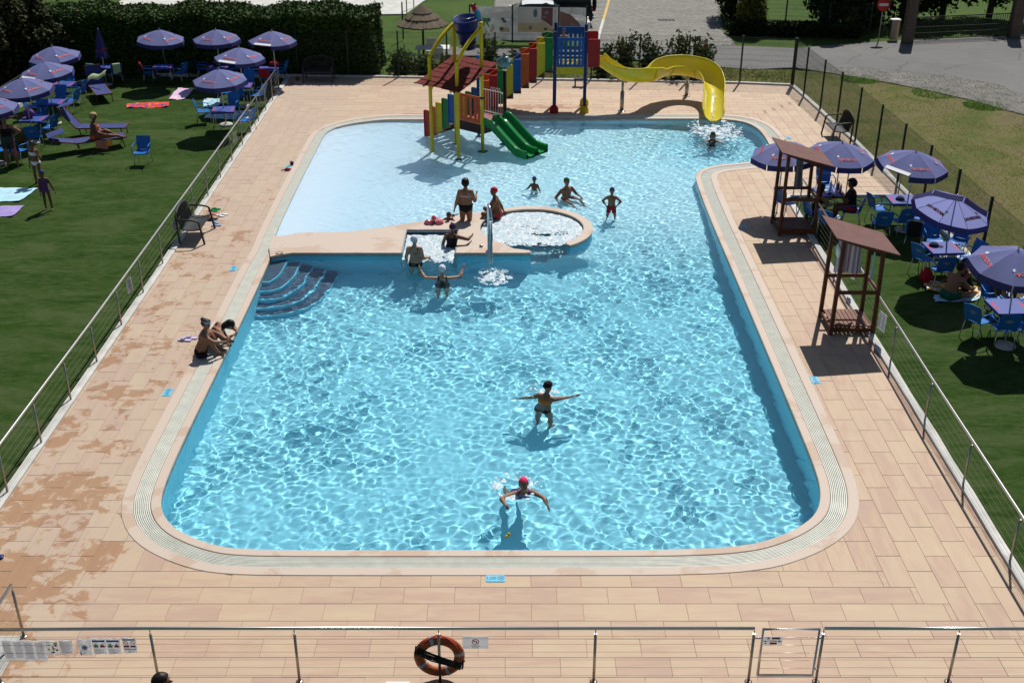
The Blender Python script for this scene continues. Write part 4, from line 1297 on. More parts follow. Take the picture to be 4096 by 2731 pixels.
mx, my = G(3143, 553); marker(mx, my, rad(-90), 'turquoise depth marker behind the far hut roof')

# ---------------------------------------------------------------- green wire fence
def wire_fence(label, posts, h=2.0, wires=True):
    t = thing('wire_fence', label, 'fence', (0, 0, 0))
    P = [Vector((*p, -.08)) for p in posts]
    me = MB().box((0, 0, h / 2), (.06, .06, h)).box((0, 0, h + .006), (.066, .066, .012)).mesh('post', M['green_paint'])
    for i, p in enumerate(P): link('post', me, t, Matrix.Translation(p))
    for a, b in zip(P[:-1], P[1:]):
        mb = MB(); d = b - a; L = d.length; d = d / L; nn = Vector((-d.y, d.x, 0))
        R = Matrix((d, nn, Vector((0, 0, 1)))).transposed().to_4x4(); R.translation = a
        n = int(L / .052)
        for k in range(1, n):
            mb.box((L * k / n, 0, h / 2 + .04), (.0045, .0045, h - .12), 0, 0, R)
        for k in range(9):
            z = .1 + k * (h - .16) / 8
            mb.box((L / 2, 0, z), (L, .006, .006), 0, 0, R)
            if k in (1, 4, 7): mb.box((L / 2, .02, z + .04), (L, .006, .006), 0, 0, R)
        mb.build('wire_panel', M['green_paint'], t)
    return t
wire_fence('dark green wire mesh fence along the far end of the pool deck', [(-11.2, 48.05), (-9.0, 47.95), (-6.86, 47.85), (-4.74, 47.70), (-2.7, 47.58), (-.7, 47.45), (1.3, 47.3), (3.28, 47.18), (5.25, 47.06), (7.24, 46.93), (9.37, 46.72), (11.42, 46.35)])
wire_fence('dark green wire mesh fence between the deck and the dry meadow', [(11.45, 46.2), (11.52, 44.6), (11.66, 42.5), (11.80, 40.6), (11.88, 38.4), (11.95, 36.2), (12.02, 34.0), (12.08, 31.8), (12.12, 29.6), (12.16, 27.4), (12.2, 25.2), (12.6, 22.5), (13.0, 20)])

# ---------------------------------------------------------------- parasols
def canopy_mat(name, c, tr):
    m = pm(name, c, .85, 0, .07, 2.5, .15, 300)
    t = m.node_tree; b = t.nodes['Principled BSDF']; o = t.nodes['Material Output']
    tl = t.nodes.new('ShaderNodeBsdfTranslucent'); tl.inputs[0].default_value = (*[min(1, q * 1.6) for q in c], 1)
    mx = t.nodes.new('ShaderNodeMixShader'); mx.inputs[0].default_value = tr
    t.links.new(b.outputs[0], mx.inputs[1]); t.links.new(tl.outputs[0], mx.inputs[2]); t.links.new(mx.outputs[0], o.inputs[0])
    return m
M['umbrella'] = canopy_mat('violet_blue_canopy', (.20, .22, .45), .42)
M['umbrella_in'] = canopy_mat('canopy_underside', (.14, .17, .32), .30)
M['umbrella_flap'] = canopy_mat('navy_valance', (.055, .055, .19), .2)
UR, DROP = .96, .385
def prof(t): return UR * t, -DROP * (t ** 1.22)
def panel_mesh():
    mb = MB()
    for off_, mi in ((0, 0),):
        rows = []
        for i in range(6):
            t = .02 + .98 * i / 5
            r, z = prof(t)
            row = []
            for j in range(5):
                a = rad(-22.5 + 45 * j / 4)
                rr = r * math.cos(rad(22.5)) / math.cos(a) if True else r
                sag = .035 * t * (1 - (2 * j / 4 - 1) ** 2)
                row.append((rr * math.cos(a), rr * math.sin(a), z + off_ + (-DROP * t * .0) - sag * .6))
            rows.append(row)
        mb.grid(rows, mi, False, flip=(mi == 1))
    return mb.mesh('panel', [M['umbrella'], M['umbrella_in']])
def flap_mesh():
    mb = MB()
    r, z = prof(1.0)
    for off_, fl in ((0.0, True), (-.004, False)):
        rows = []
        for i in range(3):
            row = []
            for j in range(5):
                a = rad(-21.6 + 43.2 * j / 4); rr = r * math.cos(rad(22.5)) / math.cos(a) + off_
                sag = .035 * (1 - (2 * j / 4 - 1) ** 2) * .6
                rr2 = rr + .012 * i
                row.append((rr2 * math.cos(a), rr2 * math.sin(a), z - sag - .075 * i - (.01 if j in (0, 4) and i == 2 else 0)))
            rows.append(row)
        mb.grid(rows, 0, False, flip=fl)
    return mb.mesh('valance', [M['umbrella_flap']])
def letter_mesh():
    t0, t1 = .56, .86
    r0, z0 = prof(t0); r1, z1 = prof(t1)
    c = math.cos(rad(22.5))
    mid = Vector(((r0 + r1) / 2 * c, 0, (z0 + z1) / 2 - .012)); up = Vector(((r0 - r1) * c, 0, z0 - z1)).normalized()
    R = Matrix((Vector((0, 1, 0)), up, Vector((0, 1, 0)).cross(up))).transposed().to_4x4(); R.translation = mid
    mb = MB()
    for dz, back in ((.010, False), (-.016, True)):
        put_text(mb, 'MAXIBON', .120, R, 1, .006, .25, dz, .05)
        put_text(mb, 'MAXIBON', .120, R, 0, .002, .25, dz + (.003 if not back else -.003), .05)
        disc(mb, .042, R @ Matrix.Translation((-.24, .11, 0)), 1, 12, dz)
    return mb.mesh('lettering', [M['red_print'], M['white_print']])
PANEL, FLAP, LETTER = panel_mesh(), flap_mesh(), letter_mesh()
def fold_mesh():
    r, z = prof(1.0); c = math.cos(rad(22.5))
    mb = MB()
    rows = [[(r * c + .005 - .06 * i, y, z + .02 + .022 * i) for y in np.linspace(-.36, .36, 5)] for i in range(3)]
    mb.grid(rows); mb.grid([[(p[0], p[1], p[2] - .004) for p in rw] for rw in rows], flip=True)
    return mb.mesh('folded_valance', [M['white_print']])
FOLD = fold_mesh()
M['pole'] = pm('pale_parasol_pole', (.5, .5, .5), .4, .3, .08)
RIB = MB().bar((.03, 0, -.03), (UR * .98, 0, -DROP - .012), .012, .008).mesh('rib', M['pole'])
def parasol(label, apex, base, tilt=(0, 0, 1), spin=22.5, group='violet parasols', first=1, folded=None):
    """apex and base are world points"""
    B = Vector(base); A = Vector(apex)
    t = thing('parasol', label, 'parasol', B, 0, group)
    a = A - B
    mb = MB(); mb.tube([(0, 0, .0), tuple(a * .52), tuple(a)], [.019, .019, .014], 8); mb.build('pole', M['pole'], t)
    R = frame(tilt, (0, 1, 0)).to_4x4()
    # keep panel directions close to world axes
    zz = Vector(tilt).normalized(); xx = Vector((1, 0, 0)) - zz * zz.x; xx.normalize(); yy = zz.cross(xx)
    R = Matrix((xx, yy, zz)).transposed().to_4x4()
    for k in range(8):
        m = Matrix.Translation(a) @ R @ Matrix.Rotation(rad(45 * k + spin), 4, 'Z')
        p = link('panel', PANEL, t, m)
        if folded == k: link('folded_valance', FOLD, p)
        else: link('valance', FLAP, p)
        if k % 2 == first: link('lettering', LETTER, p)
        link('rib', RIB, t, Matrix.Translation(a) @ R @ Matrix.Rotation(rad(45 * k + spin + 22.5), 4, 'Z'))
    mb = MB(); mb.lathe([(.0, .07), (.016, .06), (.02, .03), (.012, .02), (.03, 0), (.03, -.03)], 10, 0, Matrix.Translation(a) @ R); mb.build('finial', M['pole'], t)
    mb = MB(); mb.lathe([(.0, .09), (.05, .09), (.06, .06), (.22, .05), (.24, .03), (.24, 0)], 20); mb.build('foot', M['concrete'], t)
    return t
def px_parasol(label, apx, bpx=None, z=2.2, bz=-.06, **kw):
    ax, ay = G(*apx, z)
    if bpx: bx_, by_ = G(*bpx, bz)
    else: bx_, by_ = ax, ay
    return parasol(label, (ax, ay, z), (bx_, by_, bz), **kw)
px_parasol('violet parasol furthest back in the left row against the tree', (208, 187), spin=10, tilt=(-.05, -.08, 1))
px_parasol('violet parasol with a white folded valance, second in the left row', (176, 248), spin=15, tilt=(-.06, -.06, 1), folded=5)
px_parasol('violet parasol above the purple bag at the left edge', (87, 313), spin=8, tilt=(-.04, -.08, 1))
px_parasol('violet parasol cut by the left picture edge', (-62, 385), spin=8, tilt=(0, -.05, 1))
px_parasol('violet parasol leaning left before the hedge, nearest the closed one', (638, 120), (668, 300), spin=12, tilt=(.06, -.05, 1))
px_parasol('violet parasol before the hedge with white showing at its left edge', (862, 119), spin=25, tilt=(0, -.04, 1))
px_parasol('violet parasol before the hedge at the right end of the back row', (1087, 125), spin=28, tilt=(.02, -.03, 1), folded=5)
px_parasol('violet parasol with a white folded valance behind the nearest lawn parasol', (955, 191), spin=24, tilt=(.03, -.03, 1), folded=5)
px_parasol('violet parasol shading the lawn table by the railing', (873, 278), (905, 500), spin=22, tilt=(-.02, -.06, 1))
px_parasol('violet parasol half hidden behind the far wooden hut', (3140, 567), (3105, 860), spin=26, tilt=(-.08, -.05, 1), z=2.15)
px_parasol('violet parasol over the table with bottles beside the far hut', (3370, 569), spin=4, tilt=(.05, -.10, 1), z=2.2, first=0)
px_parasol('violet parasol with a white folded corner right of the bottle table', (3664, 605), spin=0, tilt=(.06, -.10, 1), z=2.25, first=0, folded=5)
px_parasol('violet parasol tilted far over showing its pale underside', (3828, 785), (3770, 1030), spin=20, tilt=(.42, .56, .72), z=2.25, first=0)
px_parasol('nearest violet parasol at the right picture edge', (4073, 999), (4019, 1385), spin=2, tilt=(.02, -.12, 1), z=2.3, first=0)
# the closed one
ax, ay = G(391, 117, 2.2)
t = thing('parasol', 'closed violet parasol standing in front of the dark hedge', 'parasol', (ax, ay, -.06), 0, 'violet parasols')
MB().tube([(0, 0, 0), (0, 0, 2.2)], .018, 8).build('pole', M['pole'], t)
rows = []
for i in range(9):
    u = i / 8; z = 2.24 - 1.1 * u; r = .03 + .21 * u ** .9
    rows.append([((r * (1 + .22 * math.cos(8 * a))) * math.cos(a), (r * (1 + .22 * math.cos(8 * a))) * math.sin(a), z - .05 * math.cos(8 * a) * u) for a in [2 * math.pi * k / 48 for k in range(49)]])
MB().grid(rows, flip=True).build('folded_canopy', M['umbrella_flap'], t)
mb = MB(); mb.lathe([(0, .07), (.02, .05), (.015, 0)], 8, 0, Matrix.Translation((0, 0, 2.24))); mb.build('finial', M['pole'], t)
mb = MB()
for a, z in ((-90, 1.42), (-35, 1.5)):
    R = Matrix.Rotation(rad(a + 90), 4, 'Z') @ Matrix.Translation((0, -.245, z)) @ Matrix.Rotation(rad(80), 4, 'X')
    put_text(mb, 'MAXIBON', .075, R, 0, .002)
mb.build('lettering', M['red_print'], t)
MB().lathe([(.0, .09), (.05, .09), (.06, .06), (.22, .05), (.24, 0)], 20).build('foot', M['concrete'], t)

# ---------------------------------------------------------------- chairs and tables
def chair_parts(t):
    mb = MB()
    rows = []
    for i in range(6):
        v = i / 5
        rows.append([((.235 - .02 * v) * u, .22 - .44 * v, .44 - .022 * math.sin(v * 3.0) + .02 * u * u - (.03 * (1 - v) ** 6 if v < .2 else 0)) for u in (-1, -.5, 0, .5, 1)])
    mb.grid(rows); mb.grid([[(p[0], p[1], p[2] - .016) for p in r] for r in rows], flip=True)
    for r in (rows[0],): mb.grid([r, [(p[0], p[1], p[2] - .03) for p in r]], flip=False)
    mb.build('seat', M['blue_chair'], t)
    mb = MB(); rows = []
    for i in range(6):
        v = i / 5
        wv = .205 + .025 * math.sin(v * 2.2)
        rows.append([(wv * u, -.225 - .10 * v - .02 * v * v + .035 * u * u * -1 + .035, .45 + .43 * v - .012 * (abs(u) ** 3) * (v > .9)) for u in (-1, -.5, 0, .5, 1)])
    mb.grid(rows, flip=True); mb.grid([[(p[0], p[1] - .014, p[2]) for p in r] for r in rows])
    mb.grid([rows[-1], [(p[0], p[1] - .014, p[2]) for p in rows[-1]]])
    bk = mb.build('backrest', M['blue_chair'], t)
    em = MB(); T = Matrix.Translation((0, -.295, .71)) @ Matrix.Rotation(rad(180), 4, 'Z') @ Matrix.Rotation(rad(103), 4, 'X')
    disc(em, .085, T, 0, 18, .012, .55, .072); rect(em, -.055, -.008, .055, .012, T, 0, .012); rect(em, -.03, -.03, .03, -.018, T, 0, .012)
    em.build('emblem', M['emblem'], bk)
    for s in (-1, 1):
        pts = catmull([(s * .215, -.255, .62), (s * .245, -.17, .665), (s * .265, .0, .66), (s * .26, .14, .635), (s * .25, .19, .55), (s * .235, .185, .45)], 4)
        mb = MB(); mb.tube(pts, [.016 + .006 * math.sin(i) * 0 for i in range(len(pts))], 6); 
        mb.v = [(p[0], p[1], p[2]) for p in mb.v]
        mb.build('armrest', M['blue_chair'], t)
    for sx in (-1, 1):
        MB().tube([(sx * .20, .17, .44), (sx * .225, .235, 0)], .0125, 6).build('leg', M['alu'], t)
        MB().tube([(sx * .19, -.19, .45), (sx * .225, -.29, 0)], .0125, 6).build('leg', M['alu'], t)
M['emblem'] = pm('pale_emblem_print', (.30, .33, .25), .6, 0, .1)
CH0 = []
def chair(px, py, face, label, z=-.06, group='blue plastic armchairs', at=None):
    """face: compass heading in degrees the sitter looks to (0 = away from the camera, 90 = right)"""
    x, y = at if at else G(px, py, z + .45)
    rz = rad(-face)
    if not CH0:
        t = thing('armchair', label, 'chair', (x, y, z), rz, group); chair_parts(t); CH0.append(t); return t
    t = dup(CH0[0], (x, y, z), rz, label); t['group'] = group
    return t
def table_parts(t):
    mb = MB(); mb.rbox((0, 0, .715), (.80, .80, .022), .008, 0); mb.build('top', M['table'], t)
    mb = MB()
    for s in (-1, 1): mb.box((0, s * .392, .69), (.79, .012, .05)); mb.box((s * .392, 0, .69), (.012, .77, .05))
    mb.build('apron', M['table_rim'], t)
    for sx in (-1, 1):
        for sy in (-1, 1): MB().tube([(sx * .34, sy * .34, .70), (sx * .37, sy * .37, 0)], .014, 6).build('leg', M['alu'], t)
    mb = MB(); put_text(mb, 'MAXIBON', .10, Matrix.Translation((0, -.33, .7275)), 0, .003, -.6); lm = mb.mesh('lettering', M['red_print'])
    for k in range(2): link('lettering', lm, t, Matrix.Rotation(rad(90 + 180 * k), 4, 'Z'))
TB0 = []
def table(px, py, rz, label, z=-.06, at=None):
    x, y = at if at else G(px, py, z + .72)
    if not TB0:
        t = thing('garden_table', label, 'table', (x, y, z), rad(rz), 'blue square garden tables'); table_parts(t); TB0.append(t); return t
    return dup(TB0[0], (x, y, z), rad(rz), label)
chair(567, 604, 180, 'blue armchair standing alone on the open lawn')
table(893, 438, 8, 'blue table under the nearest lawn parasol by the railing')
chair(815, 442, 75, 'blue armchair left of the railing side lawn table')
chair(925, 425, 190, 'blue armchair behind the railing side lawn table')
chair(983, 478, 285, 'blue armchair between the lawn table and the railing')
table(965, 342, 4, 'blue table with bags under the parasol with white valance')
chair(990, 326, 185, 'blue armchair behind the table with bags')
chair(1030, 378, 290, 'blue armchair right of the table with bags, at the railing')
chair(900, 366, 60, 'blue armchair left of the table with bags')
chair(960, 382, 5, 'blue armchair in front of the table with bags')
table(1075, 275, 6, 'blue table in the hedge shade near the end of the railing')
chair(1022, 292, 75, 'blue armchair in the hedge shade left of the last table')
chair(1072, 312, 10, 'blue armchair with a red towel in the hedge shade')
chair(1118, 285, 280, 'blue armchair right of the last table by the railing end')
table(872, 270, 0, 'blue table deep in the hedge shade with dark bags')
chair(892, 248, 180, 'blue armchair behind the dark bag table at the hedge')
chair(815, 275, 80, 'blue armchair with dark clothes in the hedge shade')
chair(935, 275, 280, 'blue armchair with a pale bag in the hedge shade')
table(650, 267, 5, 'blue table under the leaning parasol before the hedge')
chair(596, 290, 70, 'blue armchair with a bright red towel before the hedge')
chair(692, 250, 185, 'blue armchair behind the leaning parasol table')
chair(716, 290, 290, 'blue armchair right of the leaning parasol table')
table(420, 265, 0, 'blue table under the closed parasol')
chair(402, 250, 180, 'blue armchair behind the closed parasol table')
chair(446, 248, 180, 'blue armchair second behind the closed parasol table')
chair(388, 292, 20, 'blue armchair with a teal towel at the closed parasol table')
chair(462, 292, 330, 'blue armchair with patterned bag at the closed parasol table')
table(252, 337, 0, 'blue table below the second left parasol')
chair(270, 322, 180, 'blue armchair behind the table of the second left parasol')
chair(312, 364, 280, 'blue armchair facing left between tables and the propped lounger')
chair(175, 372, 20, 'blue armchair under the second left parasol front side')
table(210, 408, 0, 'blue table below the third left parasol')
chair(236, 392, 180, 'blue armchair behind the table of the third left parasol')
chair(130, 424, 80, 'blue armchair at the left fence facing right')
chair(282, 401, 280, 'blue armchair beside the empty lounger with hood')
table(134, 474, 0, 'blue table carrying the purple bag')
chair(162, 452, 180, 'blue armchair behind the purple bag table')
chair(192, 506, 285, 'blue armchair right of the purple bag table')
chair(137, 545, 350, 'blue armchair in front of the purple bag table')
chair(75, 598, 15, 'blue armchair with a pink towel over its back')
chair(8, 596, 75, 'blue armchair cut by the left picture edge')
chair(205, 352, 60, 'blue armchair wedged between the second and third left tables')
# right strip
table(3318, 768, 0, 'blue table with water bottle and glasses beside the far hut', -.04)
chair(3300, 735, 180, 'blue armchair behind the bottle table', -.04)
chair(3405, 840, 285, 'blue armchair under the man in the black shirt', -.04)
chair(3262, 855, 70, 'blue armchair under the sitting woman by the far hut', -.04)
chair(3148, 806, 60, 'blue armchair inside the far hut', .14)
chair(3205, 815, 40, 'blue armchair behind the far hut posts', -.04, at=(8.75, 29.6))
table(3612, 798, 0, 'blue table with a dark cap under the parasol by the meadow fence', -.04)
chair(3518, 830, 78, 'blue armchair facing the table with the dark cap from the left', -.04)
chair(3525, 890, 5, 'blue armchair with emblem seen from behind before the dark cap table', -.04)
chair(3605, 878, 350, 'blue armchair directly in front of the dark cap table', -.04)
chair(3672, 870, 330, 'blue armchair by the kerb right of the dark cap table', -.04)
table(3770, 990, 4, 'blue table under the tilted parasol', -.04)
chair(3660, 930, 25, 'blue armchair with black bag and pink cloth', -.04)
chair(3735, 950, 185, 'blue armchair behind the tilted parasol table', -.04)
chair(3700, 1030, 60, 'blue armchair left of the tilted parasol table', -.04)
chair(3835, 960, 215, 'blue armchair at the kerb behind the tilted parasol table', -.04)
chair(3875, 1030, 250, 'blue armchair right of the tilted parasol table', -.04)
chair(3765, 1073, 0, 'blue armchair above the sitting couple', -.04)
table(4035, 1225, 3, 'blue table under the nearest right parasol', -.04)
chair(3915, 1275, 55, 'blue armchair left of the nearest right table', -.04)
chair(3972, 1185, 180, 'blue armchair behind the nearest right table', -.04)
chair(4015, 1305, 5, 'blue armchair in front of the nearest right table', -.04)
chair(4085, 1300, 340, 'blue armchair with emblem at the right picture edge', -.04)
chair(4095, 1205, 250, 'blue armchair right of the nearest right table', -.04)
# clip-on cloths
def drape(name, label, cat, pts_rows, mat, th=.012):
    mb = MB(); mb.grid(pts_rows); mb.grid([[(p[0], p[1], p[2] - th) for p in r] for r in pts_rows], flip=True)
    o = mb.build(name, mat); tag(o, label, cat); return o
def chair_towel(at, face, mat, label, w=.4, front=.25, back=.32, shift=0.0):
    """towel thrown over the backrest of a chair at (x, y, z)"""
    x, y, z = at
    T = Matrix.Translation((x, y, z)) @ Matrix.Rotation(rad(-face), 4, 'Z')
    prof_ = [(-.255 + .05, .88 - front), (-.275, .80), (-.30, .885), (-.325, .902), (-.362, .885), (-.37, .78), (-.365, .88 - back)]
    rows = [[T @ Vector((w * (u - .5) + shift, p[0] + .008 * math.sin(9 * u + i), p[1] - .02 * math.sin(5 * u) * (i in (0, 6)))) for u in np.linspace(0, 1, 7)] for i, p in enumerate(prof_)]
    return drape('towel', label, 'towel', rows, mat)
def c_at(px, py, z): x, y = G(px, py, z + .45); return (x, y, z)
chair_towel(c_at(596, 290, -.06), 70, M['cloth_red'], 'bright red towel over a chair before the hedge', .42, .3, .45)
chair_towel(c_at(1072, 312, -.06), 10, M['cloth_red'], 'red towel over a chair in the hedge shade', .42)
chair_towel(c_at(75, 598, -.06), 15, M['cloth_pink'], 'pink towel over a chair back at the left edge', .16, .3, .5, .12)
chair_towel(c_at(388, 292, -.06), 20, M['cloth_teal'], 'teal towel over a chair at the closed parasol', .42, .3, .3)
chair_towel(c_at(462, 292, -.06), 330, M['towel_green'], 'pale green towel over a chair at the closed parasol', .3, .3, .35)
chair_towel(c_at(3660, 930, -.04), 25, M['cloth_black'], 'black bag hanging on a chair behind the tilted parasol', .34, .2, .4)
chair_towel(c_at(815, 275, -.06), 80, M['cloth_black'], 'dark clothes over a chair in the hedge shade', .4)

# ---------------------------------------------------------------- sun loungers
def lounger(label, at, heading, back=45, hood=True, z=-.06):
    t = thing('sun_lounger', label, 'sun lounger', (*at, z), rad(-heading), 'blue folding sun loungers')
    L0, L1, w, h = -.55, 1.15, .30, .33                # local y: foot end at L1
    mb = MB()
    for s in (-1, 1): mb.bar((s * w, L0, h), (s * w, L1, h), .03, .045)
    mb.bar((-w, L1, h), (w, L1, h), .03, .045); mb.bar((-w, L0, h), (w, L0, h), .03, .04)
    mb.build('frame', M['wood'], t)
    mb = MB(); rows = [[(w * .96 * u, L0 + (L1 - L0) * v, h + .02 - .03 * math.sin(v * 3.14) * (1 - u * u)) for u in (-1, -.4, .4, 1)] for v in np.linspace(0, 1, 7)]
    mb.grid(rows); mb.grid([[(p[0], p[1], p[2] - .01) for p in r] for r in rows], flip=True); mb.build('fabric', M['blue_cloth'], t)
    a = rad(back); d = Vector((0, -math.cos(a), math.sin(a))); o0 = Vector((0, L0, h + .02)); bl = .78
    mb = MB()
    for s in (-1, 1): mb.bar(o0 + Vector((s * w, 0, 0)), o0 + Vector((s * w, 0, 0)) + d * bl, .03, .035)
    mb.bar(o0 + d * bl + Vector((-w, 0, 0)), o0 + d * bl + Vector((w, 0, 0)), .03, .035)
    br = mb.build('back_frame', M['wood'], t)
    mb = MB(); rows = [[tuple(o0 + Vector((w * .96 * u, 0, .004)) + d * (bl * v)) for u in (-1, 0, 1)] for v in (0, .5, 1)]
    mb.grid(rows, flip=True); mb.grid([[(p[0], p[1] - .008, p[2] - .008) for p in r] for r in rows]); mb.build('back_fabric', M['blue_cloth'], br)
    for y in (L0 + .1, L1 - .15):
        for s in (-1, 1): MB().bar((s * (w - .01), y, h), (s * (w - .01), y + .06, 0), .03, .03).build('leg', M['wood'], t)
    if hood:
        e = o0 + d * bl
        hp = [e + Vector((0, -.05, .12)), e + Vector((0, .50, .26))]
        mb = MB(); rows = [[tuple(hp[0] + (hp[1] - hp[0]) * v + Vector((w * u, 0, .02 * (1 - u * u)))) for u in (-1, 0, 1)] for v in (0, .5, 1)]
        mb.grid(rows); mb.grid([[(p[0], p[1], p[2] - .012) for p in r] for r in rows], flip=True); mb.build('sun_hood', M['blue_cloth'], t)
        for s in (-1, 1): MB().bar(e + Vector((s * w, 0, -.1)), hp[0] * .5 + hp[1] * .5 + Vector((s * w, 0, 0)), .012, .012).build('hood_arm', M['steel_dark'], t)
    return t
x, y = G(372, 348 + 150, .3); LA = G(395, 505, .3); lounger('empty blue lounger with raised hood lying across the lawn', (LA[0] - .2, LA[1] + .1), 88, 50)
LB = G(372, 555, .3); lounger('blue lounger under the blond woman with towels on it', (LB[0] - .1, LB[1]), 62, 12)
LC = G(392, 352, .3); lounger('blue lounger tipped up with a pale towel over it', (LC[0], LC[1] + .1), 152, 62, False)
drape('towel', 'pale green towel lying over the tipped lounger', 'towel', [[(LC[0] - .45 + .75 * u, LC[1] + .42 + .05 * math.sin(6 * u) - .22 * v, .66 + .22 * u + .05 * math.sin(8 * u) - .16 * v * v) for u in np.linspace(0, 1, 8)] for v in np.linspace(0, 1, 5)], M['towel_green'])
drape('towel', 'patterned pale towel on the grass beside the tipped lounger', 'towel', [[(G(340, 330)[0] - .4 + .8 * u, G(340, 330)[1] - .3 + .5 * v, -.03 + .12 * math.sin(3 * u) + .03 * math.sin(9 * v + 5 * u)) for u in np.linspace(0, 1, 8)] for v in np.linspace(0, 1, 6)], M['towel_green'])
drape('towel', 'salmon and yellow towel hanging from the blond woman\'s lounger', 'towel', [[(LB[0] + .20 + .42 * u, LB[1] - .36 - .04 * v - .03 * math.sin(9 * u), .34 - .26 * v + .02 * math.sin(7 * u)) for u in np.linspace(0, 1, 8)] for v in np.linspace(0, 1, 4)], M['cloth_salmon'])
drape('towel', 'yellow cloth on the edge of the blond woman\'s lounger', 'towel', [[(LB[0] + .55 + .2 * u, LB[1] - .26 - .06 * v, .36 - .2 * v + .02 * math.sin(7 * u)) for u in np.linspace(0, 1, 5)] for v in np.linspace(0, 1, 4)], M['towel_yellow'])

# ---------------------------------------------------------------- towels on the grass
def flat_towel(label, corners, mat, z=-.05, ripple=.012, n=10, mats=None):
    P = [Vector((*G(*c, z), 0)) for c in corners]
    rows = []
    for i in range(n + 1):
        v = i / n
        rows.append([tuple((P[0] * (1 - u) + P[1] * u) * (1 - v) + (P[3] * (1 - u) + P[2] * u) * v + Vector((0.02 * math.sin(9 * v + 4 * u), .02 * math.sin(11 * u), z + .016 + ripple * (math.sin(7 * u + 5 * v) + math.sin(13 * v - 4 * u) + .6 * math.sin(21 * u + 9 * v))))) for u in np.linspace(0, 1, n + 1)])
    mb = MB(); mb.grid(rows); mb.grid([[(p[0], p[1], p[2] - .01) for p in r] for r in rows], flip=True)
    o = mb.build('towel', mat); tag(o, label, 'towel'); return o
flat_towel('large pale sky blue towel at the left picture edge', [(-120, 805), (80, 806), (152, 752), (-60, 752)], M['towel_sky'])
flat_towel('lilac towel near the left picture edge', [(-90, 868), (52, 866), (98, 822), (-60, 826)], M['towel_lilac'])
def print_mat(name, kind):
    m, t, b = new_mat(name)
    tc = N_(t, 'ShaderNodeTexCoord'); n = noise_(t, tc.outputs['Object'], 3.5, 3, .5, 1.5)
    st = {'cars': [(.0, (.02, .035, .20)), (.40, (.02, .035, .22)), (.42, (.62, .03, .02)), (.60, (.60, .04, .02)), (.62, (.65, .42, .05)), (.66, (.02, .03, .18))],
          'pink': [(0, (.20, .40, .62)), (.42, (.24, .44, .62)), (.44, (.62, .36, .52)), (.62, (.66, .42, .56)), (.66, (.74, .66, .62))],
          'aqua': [(0, (.25, .52, .62)), (.45, (.30, .56, .64)), (.47, (.02, .05, .12)), (.50, (.40, .62, .68)), (.62, (.66, .68, .66)), (.7, (.6, .1, .08))],
          'yellow': [(0, (.70, .70, .68)), (.42, (.66, .66, .64)), (.44, (.60, .34, .03)), (.56, (.58, .34, .03)), (.58, (.68, .68, .66))]}[kind]
    t.links.new(ramp(t, n, st, 'CONSTANT' if kind != 'pink' else 'LINEAR'), b.inputs['Base Color']); b.inputs['Roughness'].default_value = .85
    return m
flat_towel('red and navy printed beach towel on the lawn', [(506, 433), (672, 428), (678, 408), (508, 415)], print_mat('cartoon_red_print', 'cars'), ripple=.02)
flat_towel('pink and blue printed towel half in a parasol shadow', [(675, 398), (738, 399), (775, 358), (712, 352)], print_mat('pink_print', 'pink'))
flat_towel('aqua and white printed towel behind the lawn table chair', [(812, 432), (878, 425), (880, 396), (815, 394)], print_mat('aqua_print', 'aqua'), ripple=.02)
flat_towel('grey white towel spread under the lawn table', [(815, 475), (1000, 478), (1030, 440), (830, 452)], print_mat('grey_print', 'aqua'))
flat_towel('yellow and white striped towel under the sitting couple', [(3705, 1160), (3900, 1195), (3945, 1150), (3690, 1120)], print_mat('yellow_print', 'yellow'), -.03)
flat_towel('blue towel edge under the sitting couple', [(3738, 1208), (3900, 1205), (3930, 1178), (3735, 1180)], M['towel_sky'], -.036)
def bag(label, at, r, mat, z):
    t = thing('bag', label, 'bag', (*at, z))
    mb = MB(); rows = []
    for i in range(8):
        v = i / 7
        rows.append([(r[0] * math.sin(.35 + 2.5 * v) * math.cos(a) * (1 + .06 * math.sin(5 * a + i)), r[1] * math.sin(.35 + 2.5 * v) * math.sin(a), r[2] * v) for a in [2 * math.pi * k / 14 for k in range(15)]])
    mb.grid(rows); mb.build('sack', mat, t)
    MB().tube([(-r[0] * .4, 0, r[2] * .95), (-r[0] * .2, 0, r[2] * 1.25), (r[0] * .2, 0, r[2] * 1.25), (r[0] * .4, 0, r[2] * .95)], .012, 6).build('handle', mat, t)
    return t
bag('purple fabric bag on the left lawn table', G(118, 468, .70), (.2, .15, .34), M['cloth_purple'], .665)
bag('red bag on the turf beside the sitting couple', G(3700, 1125), (.17, .14, .42), M['cloth_red'], -.05)
bag('dark bag on the table under the white valance parasol', G(945, 338, .7), (.25, .14, .14), M['cloth_navy'], .665)
bag('dark bag on the grass beside the lawn table foot', G(935, 370), (.22, .2, .2), M['cloth_black'], -.06)
bag('dark bag on the deep shade table at the hedge', G(870, 262, .7), (.2, .14, .22), M['cloth_black'], .665)
bag('red bag on the last table by the railing end', G(1098, 262, .7), (.2, .14, .22), M['cloth_red'], .665)
bag('pale patterned beach bag on the chair by the closed parasol', G(470, 283, .4), (.17, .12, .24), M['towel_sky'], .40)
